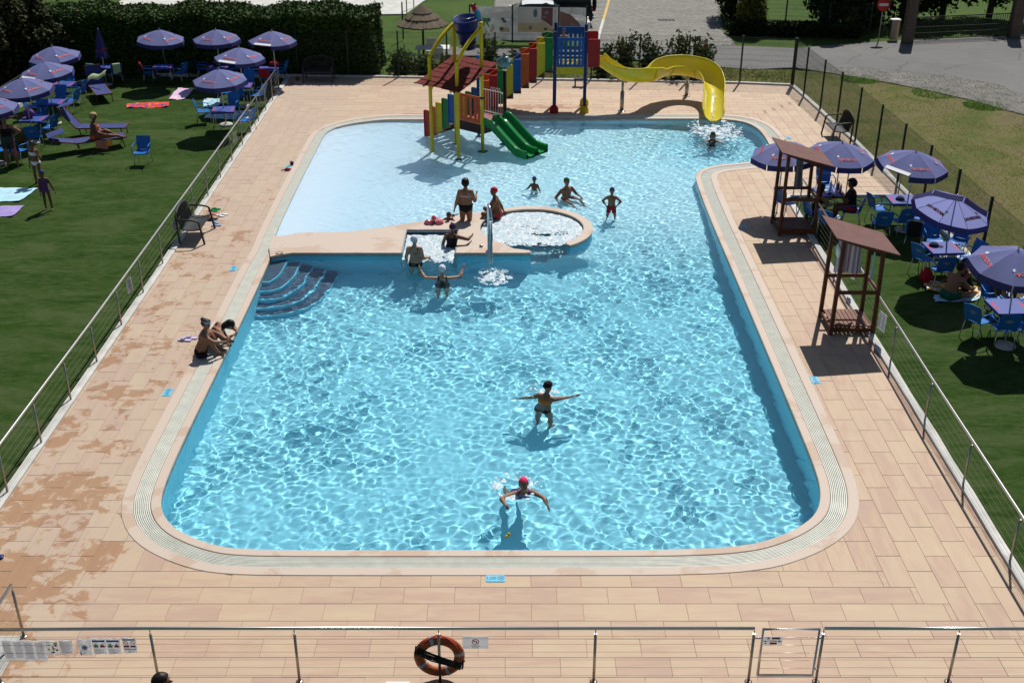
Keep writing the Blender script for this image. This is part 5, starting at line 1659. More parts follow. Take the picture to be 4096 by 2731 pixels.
# bottles and things on the bottle table
x0, y0 = G(3318, 768, .68)
def bottle(label, x, y, z, h, r, mat):
    t = thing('bottle', label, 'bottle', (x, y, z))
    MB().lathe([(0, 0), (r, 0), (r, h * .62), (r * .42, h * .8), (r * .36, h * .95)], 12).build('body', mat, t)
    MB().lathe([(r * .42, h * .93), (r * .42, h), (0, h)], 10).build('cap', M['white'], t)
M['bottle_clear'] = pm('pale_plastic_bottle', (.35, .5, .52), .15, 0, .05)
bottle('clear water bottle with white cap on the bottle table', x0 + .05, y0 + .12, .685, .30, .04, M['bottle_clear'])
bottle('dark tall bottle on the bottle table', x0 + .30, y0 + .22, .685, .26, .036, M['green_paint'])
bottle('grey flask on the bottle table beside the dark bottle', x0 + .34, y0 + .10, .685, .22, .035, M['steel'])
drape('paper_bag', 'crumpled pale plastic bag on the bottle table', 'plastic bag', [[(x0 - .15 + .28 * u, y0 - .22 + .25 * v, .70 + .06 * math.sin(6 * u + 3 * v) * math.sin(3.1 * u) + .02 * math.sin(17 * v)) for u in np.linspace(0, 1, 9)] for v in np.linspace(0, 1, 7)], M['white'])
drape('magazine', 'open magazine on the bottle table', 'magazine', [[(x0 - .30 + .26 * u, y0 - .02 + .2 * v, .694 + .012 * math.sin(3.14 * u)) for u in np.linspace(0, 1, 7)] for v in (0, .5, 1)], M['towel_sky'], .006)
x1, y1 = G(3600, 800, .68); t = thing('cap', 'dark cap lying on the table by the meadow fence', 'cap', (x1, y1, .683))
MB().lathe([(.13, 0), (.12, .05), (.07, .10), (0, .115)], 16).build('crown', M['cloth_navy'], t); MB().prism([(.1 * math.cos(a) + .04, .1 * math.sin(a) - .13) for a in np.linspace(0, 6.28, 14)[:-1]], 0, .012).build('peak', M['cloth_navy'], t)
x1, y1 = G(3735, 985, .68); t = thing('cap', 'dark cap lying on the tilted parasol table', 'cap', (x1, y1, .683), 1)
MB().lathe([(.13, 0), (.12, .05), (.07, .10), (0, .115)], 16).build('crown', M['cloth_navy'], t); MB().prism([(.1 * math.cos(a) + .04, .1 * math.sin(a) - .13) for a in np.linspace(0, 6.28, 14)[:-1]], 0, .012).build('peak', M['cloth_navy'], t)

# ---------------------------------------------------------------- wooden huts on the right deck
def hut(label, x0, y0, towels):
    """front left corner at (x0, y0)"""
    t = thing('wooden_hut', label, 'hut', (x0, y0, 0))
    w, d = .96, .98
    p = .082
    for ix, iy in ((0, 0), (1, 0), (0, 1), (1, 1)):
        h = 2.36 - .30 * ix
        x, y = ix * w, iy * d
        mb = MB(); mb.bar((x + (.0 if ix else .0), y, 0), (x + (-.03 if ix else .03), y + (.02 if not iy else -.02), h), p, p); mb.build('post', M['wood'], t)
    for k, (a, b) in enumerate((((0, 0), (1, 0)), ((0, 1), (1, 1)), ((0, 0), (0, 1)), ((1, 0), (1, 1)))):
        A = Vector((a[0] * w, a[1] * d, 0)); B = Vector((b[0] * w, b[1] * d, 0)); dd = (B - A).normalized() * p * .5
        if k != 2: MB().bar(A + dd + Vector((0, 0, 1.05)), B - dd + Vector((0, 0, 1.05)), .035, .085).build('rail', M['wood'], t)
        MB().bar(A + dd + Vector((0, 0, .12)), B - dd + Vector((0, 0, .12)), .035, .10).build('base_beam', M['wood'], t)
        za, zb = 2.30 - .29 * a[0], 2.30 - .29 * b[0]
        MB().bar(A + dd + Vector((0, 0, za)), B - dd + Vector((0, 0, zb)), .035, .07).build('top_beam', M['wood'], t)
    n = 9
    for i in range(n):
        MB().rbox((p * .5 + (w - p) * (i + .5) / n, d / 2, .185), ((w - p) / n - .012, d - .09, .028), .004).build('deck_board', M['wood_light'], t)
    mb = MB()
    A = [(-.22, -.24, 2.42), (1.20, -.30, 2.05), (1.20, 1.05, 2.05), (-.20, 1.20, 2.42)]
    mb.add([(q[0], q[1], q[2]) for q in A] + [(q[0], q[1], q[2] + .035) for q in A], [(3, 2, 1, 0), (4, 5, 6, 7), (0, 1, 5, 4), (1, 2, 6, 5), (2, 3, 7, 6), (3, 0, 4, 7)])
    mb.build('roof', M['roof_felt'], t)
    return t
M['roof_felt'] = pm('brown_roof_felt', (.155, .082, .074), .9, 0, .14, 5, .5, 220)
hut('near wooden hut with a striped towel inside', 7.30, 23.42, 1)
hut('far wooden hut with a grey towel inside', 7.42, 29.60, 2)
def hang(label, x, y, z, w, h, mat, rz=0.0, fold=.05, flare=.1):
    T = Matrix.Translation((x, y, z)) @ Matrix.Rotation(rz, 4, 'Z')
    rows = [[tuple(T @ Vector(((u - .5) * w * (1 - flare + flare * v * 1.6) + .05 * v, fold * (.4 + .6 * v) * math.sin(13 * u + 1.5 * v), -h * v + .02 * math.sin(5 * u) * v))) for u in np.linspace(0, 1, 22)] for v in np.linspace(0, 1, 7)]
    mb = MB(); mb.grid(rows, flip=True); mb.grid([[(p[0], p[1] + .008, p[2]) for p in r] for r in rows])
    me = mb.mesh('towel', mat); 
    o = link('towel', me); tag(o, label, 'towel'); return o
def stripe_mat():
    m, t, b = new_mat('mauve_stripe_cloth')
    g = N_(t, 'ShaderNodeNewGeometry'); sp = N_(t, 'ShaderNodeSeparateXYZ'); t.links.new(g.outputs['Position'], sp.inputs[0])
    f = math_(t, 'FRACT', math_(t, 'MULTIPLY', sp.outputs[0], 9.5))
    t.links.new(mixc(t, math_(t, 'GREATER_THAN', f, .52), (.62, .62, .66), (.33, .22, .34)), b.inputs['Base Color']); b.inputs['Roughness'].default_value = .9
    return m
M['stripe'] = stripe_mat()
hang('mauve and white striped towel hanging in the near hut', 7.72, 24.28, 2.08, .60, .92, M['stripe'])
hang('pale blue towel hanging at the right side of the near hut', 8.22, 23.95, 1.98, .16, .85, M['towel_sky'], rad(80), .02, .4)
hang('grey striped towel hanging in the far hut', 7.98, 30.45, 2.05, .24, .95, pm('grey_cloth', (.16, .16, .19), .9, 0, .15), 0.3, .04)
t = thing('round_sign', 'small white round board on the corner of the near hut', 'sign', (7.27, 23.62, 1.98)); 
MB().lathe([(0, 0), (.16, 0), (.16, .02), (0, .02)], 20, 0, Matrix.Rotation(rad(90), 4, 'Y')).build('board', M['white_paint'], t)

# ---------------------------------------------------------------- dark plastic benches
def bench(label, at, heading):
    t = thing('bench', label, 'bench', (*at, .0), rad(-heading), 'dark plastic garden benches')
    w = .58
    mb = MB()
    rows = [[(w * u, .25 - .5 * v, .43 - .03 * math.sin(3.1 * v) + .0 * u) for u in np.linspace(-1, 1, 5)] for v in np.linspace(0, 1, 5)]
    mb.grid(rows); mb.grid([[(p[0], p[1], p[2] - .03) for p in r] for r in rows], flip=True)
    mb.grid([rows[0], [(p[0], p[1], p[2] - .05) for p in rows[0]]])
    mb.build('seat', M['dark_grey'], t)
    n = 15
    for i in range(n):
        u = (i + .5) / n * 2 - 1
        top = .98 - .12 * u * u - .04 * u ** 6
        b = MB().bar((w * .97 * u, -.24, .44), (w * .97 * u, -.36, top - .05), .045, .014, 0, (1, 0, 0)).build('back_slat', M['dark_grey'], t)
    mb = MB(); mb.tube([(w * u, -.37 + .01, .96 - .12 * u * u - .04 * u ** 6) for u in np.linspace(-1, 1, 13)], .026, 8)
    mb.tube([(-w, -.23, .44), (w, -.23, .44)], .02, 8); mb.tube([(w * u, -.31, .70) for u in np.linspace(-1, 1, 5)], .018, 6); mb.build('back_frame', M['dark_grey'], t)
    for s in (-1, 1):
        mb = MB(); mb.tube(catmull([(s * w, -.33, .70), (s * (w + .02), -.1, .70), (s * (w + .02), .18, .66), (s * (w + .01), .26, .60)], 4), .026, 8); mb.build('armrest', M['dark_grey'], t)
        MB().bar((s * (w + .01), .25, .62), (s * (w + .02), .34, 0), .05, .045).build('leg', M['dark_grey'], t)
        MB().bar((s * w, -.36, .84), (s * (w + .01), -.33, 0), .05, .045).build('leg', M['dark_grey'], t)
    return t
bench('dark slatted bench at the left railing beside flip-flops', (-8.72, 29.55), 90)
bench('dark bench standing in the hedge shade at the far end', (-8.0, 47.1), 180)
bench('dark bench at the right fence behind the parasols', (11.35, 38.9), 268)
# ---------------------------------------------------------------- play structure with tipping bucket
U = Vector((.766, -.643, 0)); Vv = Vector((.643, .766, 0)); TC = Vector((-1.865, 37.79, 0))
def tw(u, v, z): return TC + U * u + Vv * v + Vector((0, 0, z))
TR = Matrix((U, Vv, Vector((0, 0, 1)))).transposed().to_4x4(); TR.translation = TC
hl = .61
pt = thing('water_play_tower', 'yellow post play tower with blue tipping bucket and green double slide', 'play tower', tuple(TC))
TI = Matrix.Translation(TC).inverted() @ TR          # tower-local to thing-local
fz = -.42
for u, v, dia in ((-hl, -hl, 1), (hl, -hl, 1)):
    MB().tube(catmull([(u, v, fz), (u, v, 1.5), (u, v, 3.0), (u, v + .05, 3.14), (u, v + .55, 3.62), (u, hl - .12, 3.95), (u, hl - .02, 4.0)], 5), .062, 12).build('post', M['yellow'], pt, TI)
for u in (-hl, hl):
    MB().tube([(u, hl, fz), (u, hl, 3.94), (u, hl - .01, 4.04)], [.06, .06, .055], 12).build('post', M['yellow'], pt, TI)
for k, (u, v) in enumerate(((-hl, -hl), (hl, -hl), (-hl, hl), (hl, hl))):
    MB().lathe([(.19, fz + .02), (.18, fz + .07), (.075, fz + .12), (.07, fz + .2)], 16, 0, Matrix.Translation((u, v, 0))).build('base_plate', M['blue'] if k < 2 else M['green'], pt, TI)
MB().tube([(-hl, hl, 3.88), (hl, hl, 3.88)], .03, 8).build('axle', M['steel'], pt, TI)
# bucket
BT = TI @ Matrix.Translation((0, hl - .02, 3.80)) @ Matrix.Rotation(rad(10), 4, 'X') @ Matrix.Rotation(rad(2), 4, 'Y')
mb = MB(); mb.lathe([(.0, -.56), (.215, -.56), (.43, .44), (.455, .44), (.455, .475), (.415, .475), (.21, -.50), (0, -.50)], 36)
bk = mb.build('bucket', M['navy'], pt, BT)
for z in (.06, -.34):
    r = .215 + .215 * (z + .56)
    MB().lathe([(r, z - .03), (r + .018, z - .03), (r + .018 + .0065, z + .03), (r, z + .03)], 36).build('strap', M['black'], bk)
MB().tube([(-.1, -.05, .46), (.02, .05, .43), (.14, .3, .43)], .012, 6).build('water_pipe', M['steel'], bk)
# roof boards
MR = pm('red_brown_roof_board', (.135, .022, .017), .9, 0, .2, 4, .3, 60)
n = 7
for i in range(n):
    v0 = -.92 + i * .27; z0 = 2.24 + i * .085
    x = -.98
    k = 0
    while x < .95:
        w = random.uniform(.22, .34); w = min(w, .98 - x)
        j = random.uniform(-.035, .035)
        a = [(x, v0 + j, z0), (x + w - .008, v0 + j, z0), (x + w - .008, v0 + .31, z0 + .083), (x, v0 + .31, z0 + .083)]
        MB().add(a + [(p[0], p[1], p[2] + .022) for p in a], [(3, 2, 1, 0), (4, 5, 6, 7), (0, 1, 5, 4), (1, 2, 6, 5), (2, 3, 7, 6), (3, 0, 4, 7)]).build('roof_board', MR, pt, TI)
        x += w; k += 1
for u in (-hl, hl):
    MB().bar((u, -.95, 2.20), (u, .95, 2.79), .05, .06).build('roof_beam', M['yellow'], pt, TI)
for u, s in ((-hl, 1), (hl, -1)):
    mb = MB(); mb.add([(u, -hl + .06, 2.28), (u, -hl + .30, 2.36), (u, -hl + .06, 1.98), (u + .02, -hl + .06, 2.28), (u + .02, -hl + .30, 2.36), (u + .02, -hl + .06, 1.98)], [(0, 1, 2), (5, 4, 3), (0, 3, 4, 1), (1, 4, 5, 2), (2, 5, 3, 0)]); mb.build('bracket', M['yellow'], pt, TI)
# platform behind the bucket posts
MB().box((0, hl + .60, .60), (1.22, 1.2, .32)).build('platform', M['brown_panel'], pt, TI)
MB().box((0, hl + .60, .768), (1.20, 1.18, .02)).build('platform_floor', pm('pink_rubber_floor', (.30, .13, .14), .8, 0, .2, 14, .4, 40), pt, TI)
def slot_panel(parent, name, mat, T, w, h, n, th=.03, lo=.16, hi=.10, gap=.5):
    """board with n upright slots, in the local x-z plane"""
    mb = MB()
    mb.box((0, 0, lo * h / 2), (w, th, lo * h)); mb.box((0, 0, h - hi * h / 2), (w, th, hi * h))
    cw = w / (n + .35 * 1) ; 
    xs_ = np.linspace(-w / 2, w / 2, n + 2)
    bw = w / (n + 1) * (1 - gap)
    for x in xs_:
        mb.box((min(w / 2 - bw / 2, max(-w / 2 + bw / 2, x)), 0, h * (lo + 1 - hi) / 2), (bw, th - .002, h * (1 - lo - hi)))
    return mb.build(name, mat, parent, T)
slot_panel(pt, 'guard_panel', M['orange'], TI @ Matrix.Translation((0, hl - .02, .80)), 1.06, .92, 4)
for u in (-hl, hl): MB().lathe([(.075, -.03), (.085, 0), (.075, .03)], 12, 0, Matrix.Translation((u, hl, 1.70))).build('clamp', M['green_paint'], pt, TI)
MB().tube([(-hl, hl + 1.18, fz), (-hl, hl + 1.18, 2.75)], .058, 12).build('post', M['blue'], pt, TI)
MB().lathe([(.18, fz + .02), (.17, fz + .07), (.07, fz + .12)], 16, 0, Matrix.Translation((-hl, hl + 1.18, 0))).build('base_plate', M['yellow'], pt, TI)
# white hoop railing
mb = MB(); y = hl + 1.17
mb.tube([(-hl + .06, y, 1.62), (hl - .12, y, 1.62), (hl - .06, y, 1.56), (hl - .06, y, .80)], .018, 8)
mb.tube([(-hl + .06, y, .86), (hl - .06, y, .86)], .014, 6)
for k in range(9):
    x = -hl + .12 + k * .115
    mb.tube([(x, y, .80), (x, y, 1.62)], .009, 6)
    if k > 3 and k < 8: mb.tube([(x + .09 * math.cos(a) * .5 + .05, y, 1.62 + .13 * math.sin(a)) for a in np.linspace(0, 3.14, 9)], .008, 5)
mb.build('white_railing', M['white_paint'], pt, TI)
# left stair with coloured side boards
def side_board(parent, mat, T, w, h, slope, th=.035):
    """rounded, recessed board in the local x-z plane; bottom edge slopes"""
    r = .05
    pts = [(-w / 2, -slope), (w / 2, 0)] + [(w / 2 - r + r * math.cos(a), h - r + r * math.sin(a)) for a in (0, .5, 1.05, 1.57)] + [(-w / 2 + r - r * math.sin(a), h - r + r * math.cos(a)) for a in (0, .5, 1.05, 1.57)]
    mb = MB()
    R = Matrix.Rotation(rad(90), 4, 'X')
    mb.prism([(p[0], p[1]) for p in pts], -th / 2, th / 2, 0, M=R)
    inn = [(p[0] * .76, h * .5 + (p[1] - h * .5) * .92) for p in pts]
    # raised rim
    n_ = len(pts)
    vs = [(p[0], -th / 2 - .022, p[1]) for p in pts] + [(p[0], -th / 2 - .022, p[1]) for p in inn] + [(p[0], -th / 2 - .001, p[1]) for p in inn] + [(p[0], -th / 2, p[1]) for p in pts]
    fs = []
    for i in range(n_):
        j = (i + 1) % n_
        fs += [(i, j, n_ + j, n_ + i), (n_ + i, n_ + j, 2 * n_ + j, 2 * n_ + i), (3 * n_ + i, 3 * n_ + j, j, i)]
    mb.add(vs, fs)
    return mb.build('side_board', mat, parent, T)
for row, vv in ((0, hl - .02), (1, hl + 1.2)):
    for k, c in enumerate(('blue', 'green', 'yellow', 'orange', 'red')):
        side_board(pt, M[c], TI @ Matrix.Translation((-hl - .17 - .295 * k, vv, .60 - .19 * k)), .30, 1.0, .12 if k else 0)
for k in range(4): MB().box((-hl - .30 - .295 * k, hl + .6, .58 - .19 * k), (.27, 1.1, .04)).build('stair_step', M['brown_panel'], pt, TI)
# green double slide
def sweep(path, section, mb, m=0, flip=False, smooth=True):
    mb.grid([[(p[0], y, p[1] + z) for (y, z) in section] for p in path], m, smooth, flip)
path = catmull([(hl, .80, 0), (hl + .22, .80, 0), (hl + .45, .68, 0), (hl + 1.0, .30, 0), (hl + 1.42, .05, 0), (hl + 1.72, -.005, 0), (hl + 1.92, -.01, 0)], 5)
path = [(p[0], p[1]) for p in path]
sec = []
for lane in range(2):
    y0 = .56 * lane
    sec += [(y0 + .005, .22), (y0 + .035, .225), (y0 + .05, .16), (y0 + .10, .05), (y0 + .18, .01), (y0 + .28, .0), (y0 + .38, .01), (y0 + .46, .05), (y0 + .51, .16)]
sec += [(1.125, .225), (1.155, .22)]
mb = MB(); ST = TI @ Matrix.Translation((0, hl + .02, 0))
sweep(path, sec, mb); sweep(path, [(y, z - .014) for y, z in sec], mb, 0, True)
sweep(path, [(.005, .22), (.0, .1), (.0, -.07), (.02, -.09)], mb, 0, True); sweep(path, [(1.155, .22), (1.16, .1), (1.16, -.07), (1.14, -.09)], mb); sweep(path, [(.0, -.075), (.58, -.09), (1.16, -.075)], mb, 0, True)
mb.build('double_slide', M['slide_green'], pt, ST)
MB().tube([(hl + 1.75, hl + .6, fz), (hl + 1.7, hl + .6, -.02)], .03, 8).build('slide_support', M['blue'], pt, TI)
MB().tube([(hl + .5, hl + .9, fz), (hl + .5, hl + .9, .55)], .028, 8).build('slide_support', M['blue'], pt, TI)
# parrot on the right apex
pr_ = thing('parrot_figure', 'red and blue painted parrot figure on top of the yellow post', 'figure', tuple(tw(hl, hl, 4.04)))
mb = MB(); mb.tube([(0, 0, 0), (0, 0, .16)], .06, 10); mb.build('stub', M['yellow'], pr_)
TP = Matrix.Rotation(rad(-18), 4, 'Y')
MB().ell((.02, 0, .42), (.10, .10, .20), 12, 8, 0, TP).build('body', M['blue'], pr_)
MB().ell((-.02, 0, .60), (.09, .085, .13), 12, 8, 0, TP).build('breast', M['red'], pr_)
MB().ell((-.05, -.02, .73), (.075, .07, .075), 12, 8, 0, TP).build('head', M['red'], pr_)
MB().tube([(-.18, -.09, .76), (-.20, -.13, .73), (-.19, -.15, .68)], [.035, .026, .006], 8, 0).build('beak', M['cap_black'], pr_)
for s in (-1, 1): MB().ell((.09, s * .09, .42), (.05, .03, .19), 10, 8, 0, Matrix.Rotation(rad(-24), 4, 'Y')).build('wing', M['cloth_teal'], pr_)
MB().tube([(.10, 0, .30), (.2, .02, .12), (.26, .03, -.02)], [.05, .035, .012], 8).build('tail', M['green'], pr_)
# fish fountain
fp = tw(hl, hl + 1.18, 0)
fi = thing('fish_fountain', 'grey green fish figure on a dark pole beside the slide', 'fountain', (fp.x, fp.y, fz))
MB().tube([(0, 0, 0), (0, 0, 2.5 - fz - .1)], .062, 12).build('pole', M['brown_panel'], fi)
MB().tube([(0, 0, 2.5 - fz - .1), (0, 0, 2.5 - fz)], .07, 12).build('collar', M['steel'], fi)
MB().lathe([(.18, .02), (.16, .07), (.07, .1)], 16).build('base_plate', M['blue'], fi)
M['fish'] = pm('sea_green_fish_paint', (.10, .20, .21), .3, 0, .4, 9)
hz = 2.5 - fz + .2
MB().ell((0, 0, hz), (.25, .17, .20), 16, 10).build('body', M['fish'], fi)
MB().prism([(-.2, 0), (-.36, .18), (-.30, .02), (-.34, -.16)], -.02, .02, M=Matrix.Translation((0, 0, hz)) @ Matrix.Rotation(rad(90), 4, 'X')).build('tail', M['fish'], fi)
MB().prism([(-.1, .16), (.0, .30), (.10, .17)], -.018, .018, M=Matrix.Translation((0, 0, hz)) @ Matrix.Rotation(rad(90), 4, 'X')).build('fin', M['fish'], fi)
for s in (-1, 1): MB().ell((.15, s * .12, hz + .06), (.045, .03, .05)).build('eye', M['white'], fi)
MB().lathe([(.02, 0), (.06, .0), (.06, .04), (.02, .04)], 12, 0, Matrix.Translation((.25, 0, hz - .04)) @ Matrix.Rotation(rad(90), 4, 'Y')).build('mouth', M['cap_teal'], fi)

# ---------------------------------------------------------------- blue slide tower and its stair
bt = thing('slide_tower', 'blue post slide tower with a stair of coloured side boards', 'slide tower', (0, 0, 0))
PX0, PX1, PY0, PY1 = 1.58, 2.72, 42.27, 43.35
for x, y, h in ((PX0, PY0, 3.0), (PX1, PY0, 3.0), (PX0 + .06, PY1, 3.12), (PX1 + .06, PY1, 3.05)):
    MB().rbox((x, y, h / 2), (.115, .115, h), .015).build('post', M['navy'], bt)
for x, y, c in ((PX0, PY0, 'red'), (PX1, PY0, 'yellow'), (PX1 + .06, PY1, 'yellow')):
    mb = MB(); mb.lathe([(.17, 0), (.172, .10), (.15, .20), (.09, .26)], 16, 0, Matrix.Translation((x, y, 0))); mb.build('foot', M[c], bt)
MB().box(((PX0 + PX1) / 2, (PY0 + PY1) / 2, 1.58), (PX1 - PX0 - .12, PY1 - PY0 + .1, .27)).build('floor', M['yellow'], bt)
for k in range(5): MB().box((PX0 + .16 + k * .2, (PY0 + PY1) / 2, 1.722), (.17, PY1 - PY0 - .1, .016)).build('floor_board', M['yellow'], bt)
slot_panel(bt, 'guard_panel', M['blue'], Matrix.Translation(((PX0 + PX1) / 2, PY0 - .02, 1.66)), PX1 - PX0 - .13, 1.12, 5, .03, .12, .10, .42)
slot_panel(bt, 'guard_panel', M['blue'], Matrix.Translation(((PX0 + PX1) / 2 + .06, PY1 + .02, 1.90)), PX1 - PX0 - .13, 1.05, 5, .03, .12, .25, .42)
for y in (PY0 + .02, PY1): side_board(bt, M['red'], Matrix.Translation((PX1 + .30, y, 1.70)), .44, 1.02 if y < 43 else 1.1, 0)
seq = ('green', 'yellow', 'red', 'orange', 'blue', 'yellow', 'green', 'red', 'orange')
for yy in (PY0, PY1 - .05):
    for k, c in enumerate(seq):
        side_board(bt, M[c], Matrix.Translation((PX0 - .07 - .294 * (k + .5), yy, 1.76 - .197 * k)), .294, 1.02, .24)
for k in range(8): MB().box((PX0 - .2 - .294 * k, (PY0 + PY1) / 2, 1.50 - .197 * k), (.28, .95, .04)).build('stair_step', M['brown_panel'], bt)
for yy in (PY0 + .06, PY1 - .1): MB().bar((PX0 - .1, yy, 2.78), (PX0 - 2.5, yy, 1.18), .02, .02).build('handrail', M['steel'], bt)

# ---------------------------------------------------------------- yellow curved water slide
def slide_mat():
    m, t, b = new_mat('yellow_slide_fibreglass')
    g = N_(t, 'ShaderNodeNewGeometry'); n = noise_(t, g.outputs['Position'], 2.5, 4, .6)
    c = ramp(t, n, [(.3, (.68, .58, .022)), (.7, (.76, .66, .045))])
    t.links.new(c, b.inputs['Base Color']); b.inputs['Roughness'].default_value = .22
    tl = t.nodes.new('ShaderNodeBsdfTranslucent'); tl.inputs[0].default_value = (.75, .66, .05, 1)
    mx = t.nodes.new('ShaderNodeMixShader'); mx.inputs[0].default_value = .22
    t.links.new(b.outputs[0], mx.inputs[1]); t.links.new(tl.outputs[0], mx.inputs[2]); t.links.new(mx.outputs[0], t.nodes['Material Output'].inputs[0])
    return m
M['slide'] = slide_mat()
ws = thing('water_slide', 'yellow curving water slide ending in the pool', 'water slide', (0, 0, 0))
SP = catmull([(2.82, 42.80, 1.70), (3.25, 42.78, 1.64), (3.70, 42.68, 1.38), (4.2, 42.60, 1.13), (4.7, 42.66, 1.05), (5.15, 42.93, 1.00), (5.45, 43.35, .97), (5.72, 43.9, .94), (6.1, 44.35, .91), (6.62, 44.58, .86), (7.15, 44.48, .80), (7.55, 44.05, .73), (7.68, 43.4, .62), (7.64, 42.7, .45), (7.52, 42.0, .27), (7.41, 41.4, .14), (7.36, 40.95, .10), (7.34, 40.72, .10)], 6)
def outer(i):
    """how much the outside wall is raised at each station, for left and right wall"""
    n = len(SP); a = SP[max(0, i - 3)]; b = SP[i]; c = SP[min(n - 1, i + 3)]
    d1 = (b - a); d2 = (c - b)
    cr = d1.x * d2.y - d1.y * d2.x
    k = max(-1, min(1, cr / max(1e-6, d1.length * d2.length) * 2.6))
    return k
ks = np.array([outer(i) for i in range(len(SP))]); ks = np.convolve(np.r_[[ks[0]] * 5, ks, [ks[-1]] * 5], np.ones(11) / 11, 'valid')
rows_in = []; rows_out = []
for i, p in enumerate(SP):
    d = (SP[min(i + 1, len(SP) - 1)] - SP[max(0, i - 1)]); d.z = 0; d.normalize()
    lf = Vector((-d.y, d.x, 0))
    hR = .42 + .36 * max(0, ks[i]); hL = .42 + .36 * max(0, -ks[i])
    if i < 8: hR = hL = .30
    w = .37
    ri, ro_ = [], []
    for a in np.linspace(-1, 1, 15):
        ang = a * 90
        if a < 0: y = -w * math.sin(rad(-ang)); z = hR * (1 - math.cos(rad(ang)))
        else: y = w * math.sin(rad(ang)); z = hL * (1 - math.cos(rad(ang)))
        ri.append(p + lf * y + Vector((0, 0, z)))
        ro_.append(p + lf * (y * 1.045) + Vector((0, 0, z - .018)))
    # rolled lips
    ri = [ri[0] - lf * .035 + Vector((0, 0, -.03)), ri[0] - lf * .02 + Vector((0, 0, .008))] + ri + [ri[-1] + lf * .02 + Vector((0, 0, .008)), ri[-1] + lf * .035 + Vector((0, 0, -.03))]
    rows_in.append(ri); rows_out.append(ro_)
# sections bolted together with flanges
cuts = [0, 14, 30, 46, 62, 80, 92, len(SP) - 1]
for a, b in zip(cuts[:-1], cuts[1:]):
    if b <= a: continue
    mb = MB(); mb.grid(rows_in[a:b + 1], 0, True, True); mb.grid(rows_out[a:b + 1], 0, True)
    mb.build('slide_section', M['slide'], ws)
for c in cuts[1:-1]:
    if c >= len(SP): continue
    d = (SP[min(c + 1, len(SP) - 1)] - SP[c - 1]).normalized()
    mb = MB(); o_ = rows_out[c]
    lf = Vector((-d.y, d.x, 0))
    ctr = SP[c] + Vector((0, 0, .2))
    mb.grid([[q + (q - ctr) * .09 + d * s for q in o_] for s in (-.015, .015)]); mb.grid([[q + (q - ctr) * s2 - d * .015 for q in o_] for s2 in (0, .09)]); mb.grid([[q + (q - ctr) * s2 + d * .015 for q in o_] for s2 in (0, .09)], flip=True)
    mb.build('flange', M['slide'], ws)
for (x, y, h) in ((4.15, 42.47, 1.08), (6.9, 44.66, .80)):
    MB().tube([(x, y, 0), (x, y, h * .68)], .075, 12).build('support', M['steel_dark'], ws)
    MB().tube([(x, y, h * .66), (x, y, h + .02)], .045, 10).build('support_neck', M['steel_dark'], ws)
    MB().lathe([(.15, 0), (.15, .015), (.08, .02)], 14, 0, Matrix.Translation((x, y, 0))).build('support_base', M['steel'], ws)
mb = MB()
for i in range(len(SP) - 34, len(SP)):
    pass
rows = []
for i in range(len(SP) - 30, len(SP)):
    p = SP[i]; d = (SP[min(i + 1, len(SP) - 1)] - SP[i - 1]); d.z = 0; d.normalize(); lf = Vector((-d.y, d.x, 0))
    rows.append([p + lf * (y + .03 * math.sin(i * .9)) + Vector((0, 0, .018 + .5 * y * y + .012 * random.random())) for y in (-.06, -.02, .03, .07)])
sw = MB()
for _ in range(90):
    i = random.randint(0, len(rows) - 3); a = random.random() * .75; b_ = a + random.uniform(.06, .22)
    q = [Vector(rows[i][0]).lerp(Vector(rows[i][-1]), a), Vector(rows[i][0]).lerp(Vector(rows[i][-1]), b_), Vector(rows[i + 1][0]).lerp(Vector(rows[i + 1][-1]), b_ - .04), Vector(rows[i + 1][0]).lerp(Vector(rows[i + 1][-1]), a + .05)]
    sw.add([p + Vector((0, 0, random.uniform(0, .012))) for p in q], [(0, 1, 2, 3)])
o = sw.build('slide_water', M['foam_thin'], ws); o['kind'] = 'stuff'

# swan-neck water jet on the island
wj = thing('water_jet', 'steel water jet spout standing on the island edge', 'water jet', (-.63, 28.27, IS_Z))
pts = catmull([(0, 0, 0), (0, .02, .8), (0, .0, 1.25), (.02, -.12, 1.36), (.05, -.32, 1.30), (.08, -.50, 1.10)], 5)
MB().tube(pts, [.030] * 13 + list(np.linspace(.030, .048, len(pts) - 13)), 10).build('spout', M['chrome'], wj)
MB().lathe([(.08, 0), (.08, .02), (.04, .03)], 14).build('flange', M['chrome'], wj)
t = thing('water_valve', 'small round metal button on the island by the water jet', 'button', (-.83, 28.62, IS_Z)); MB().lathe([(.05, 0), (.05, .05), (.03, .06), (0, .06)], 12).build('knob', M['steel_dark'], t)
# falling water
mb = MB()
for s in range(16):
    a = random.uniform(-.07, .07); b_ = random.uniform(-.05, .05)
    pts = [(-.55 + a * .6, 27.78 + b_, IS_Z + 1.09)]
    vz, vy = -.4, -1.6 + random.uniform(-.15, .15)
    t_ = 0; z = IS_Z + 1.09; y = 27.78 + b_
    for k in range(9):
        t_ += .058; pts.append((-.55 + a * (.6 + k * .06) + random.uniform(-.008, .008), y + vy * t_ * .95, z + vz * t_ - 4.9 * t_ * t_))
    mb.tube([p for p in pts if p[2] > WATER_Z - .02], random.uniform(.006, .016), 5)
fw = mb.build('falling_water', M['jet_water'] if 'jet_water' in M else M['foam_thin']); tag(fw, 'falling stream of water from the steel jet', kind='stuff')

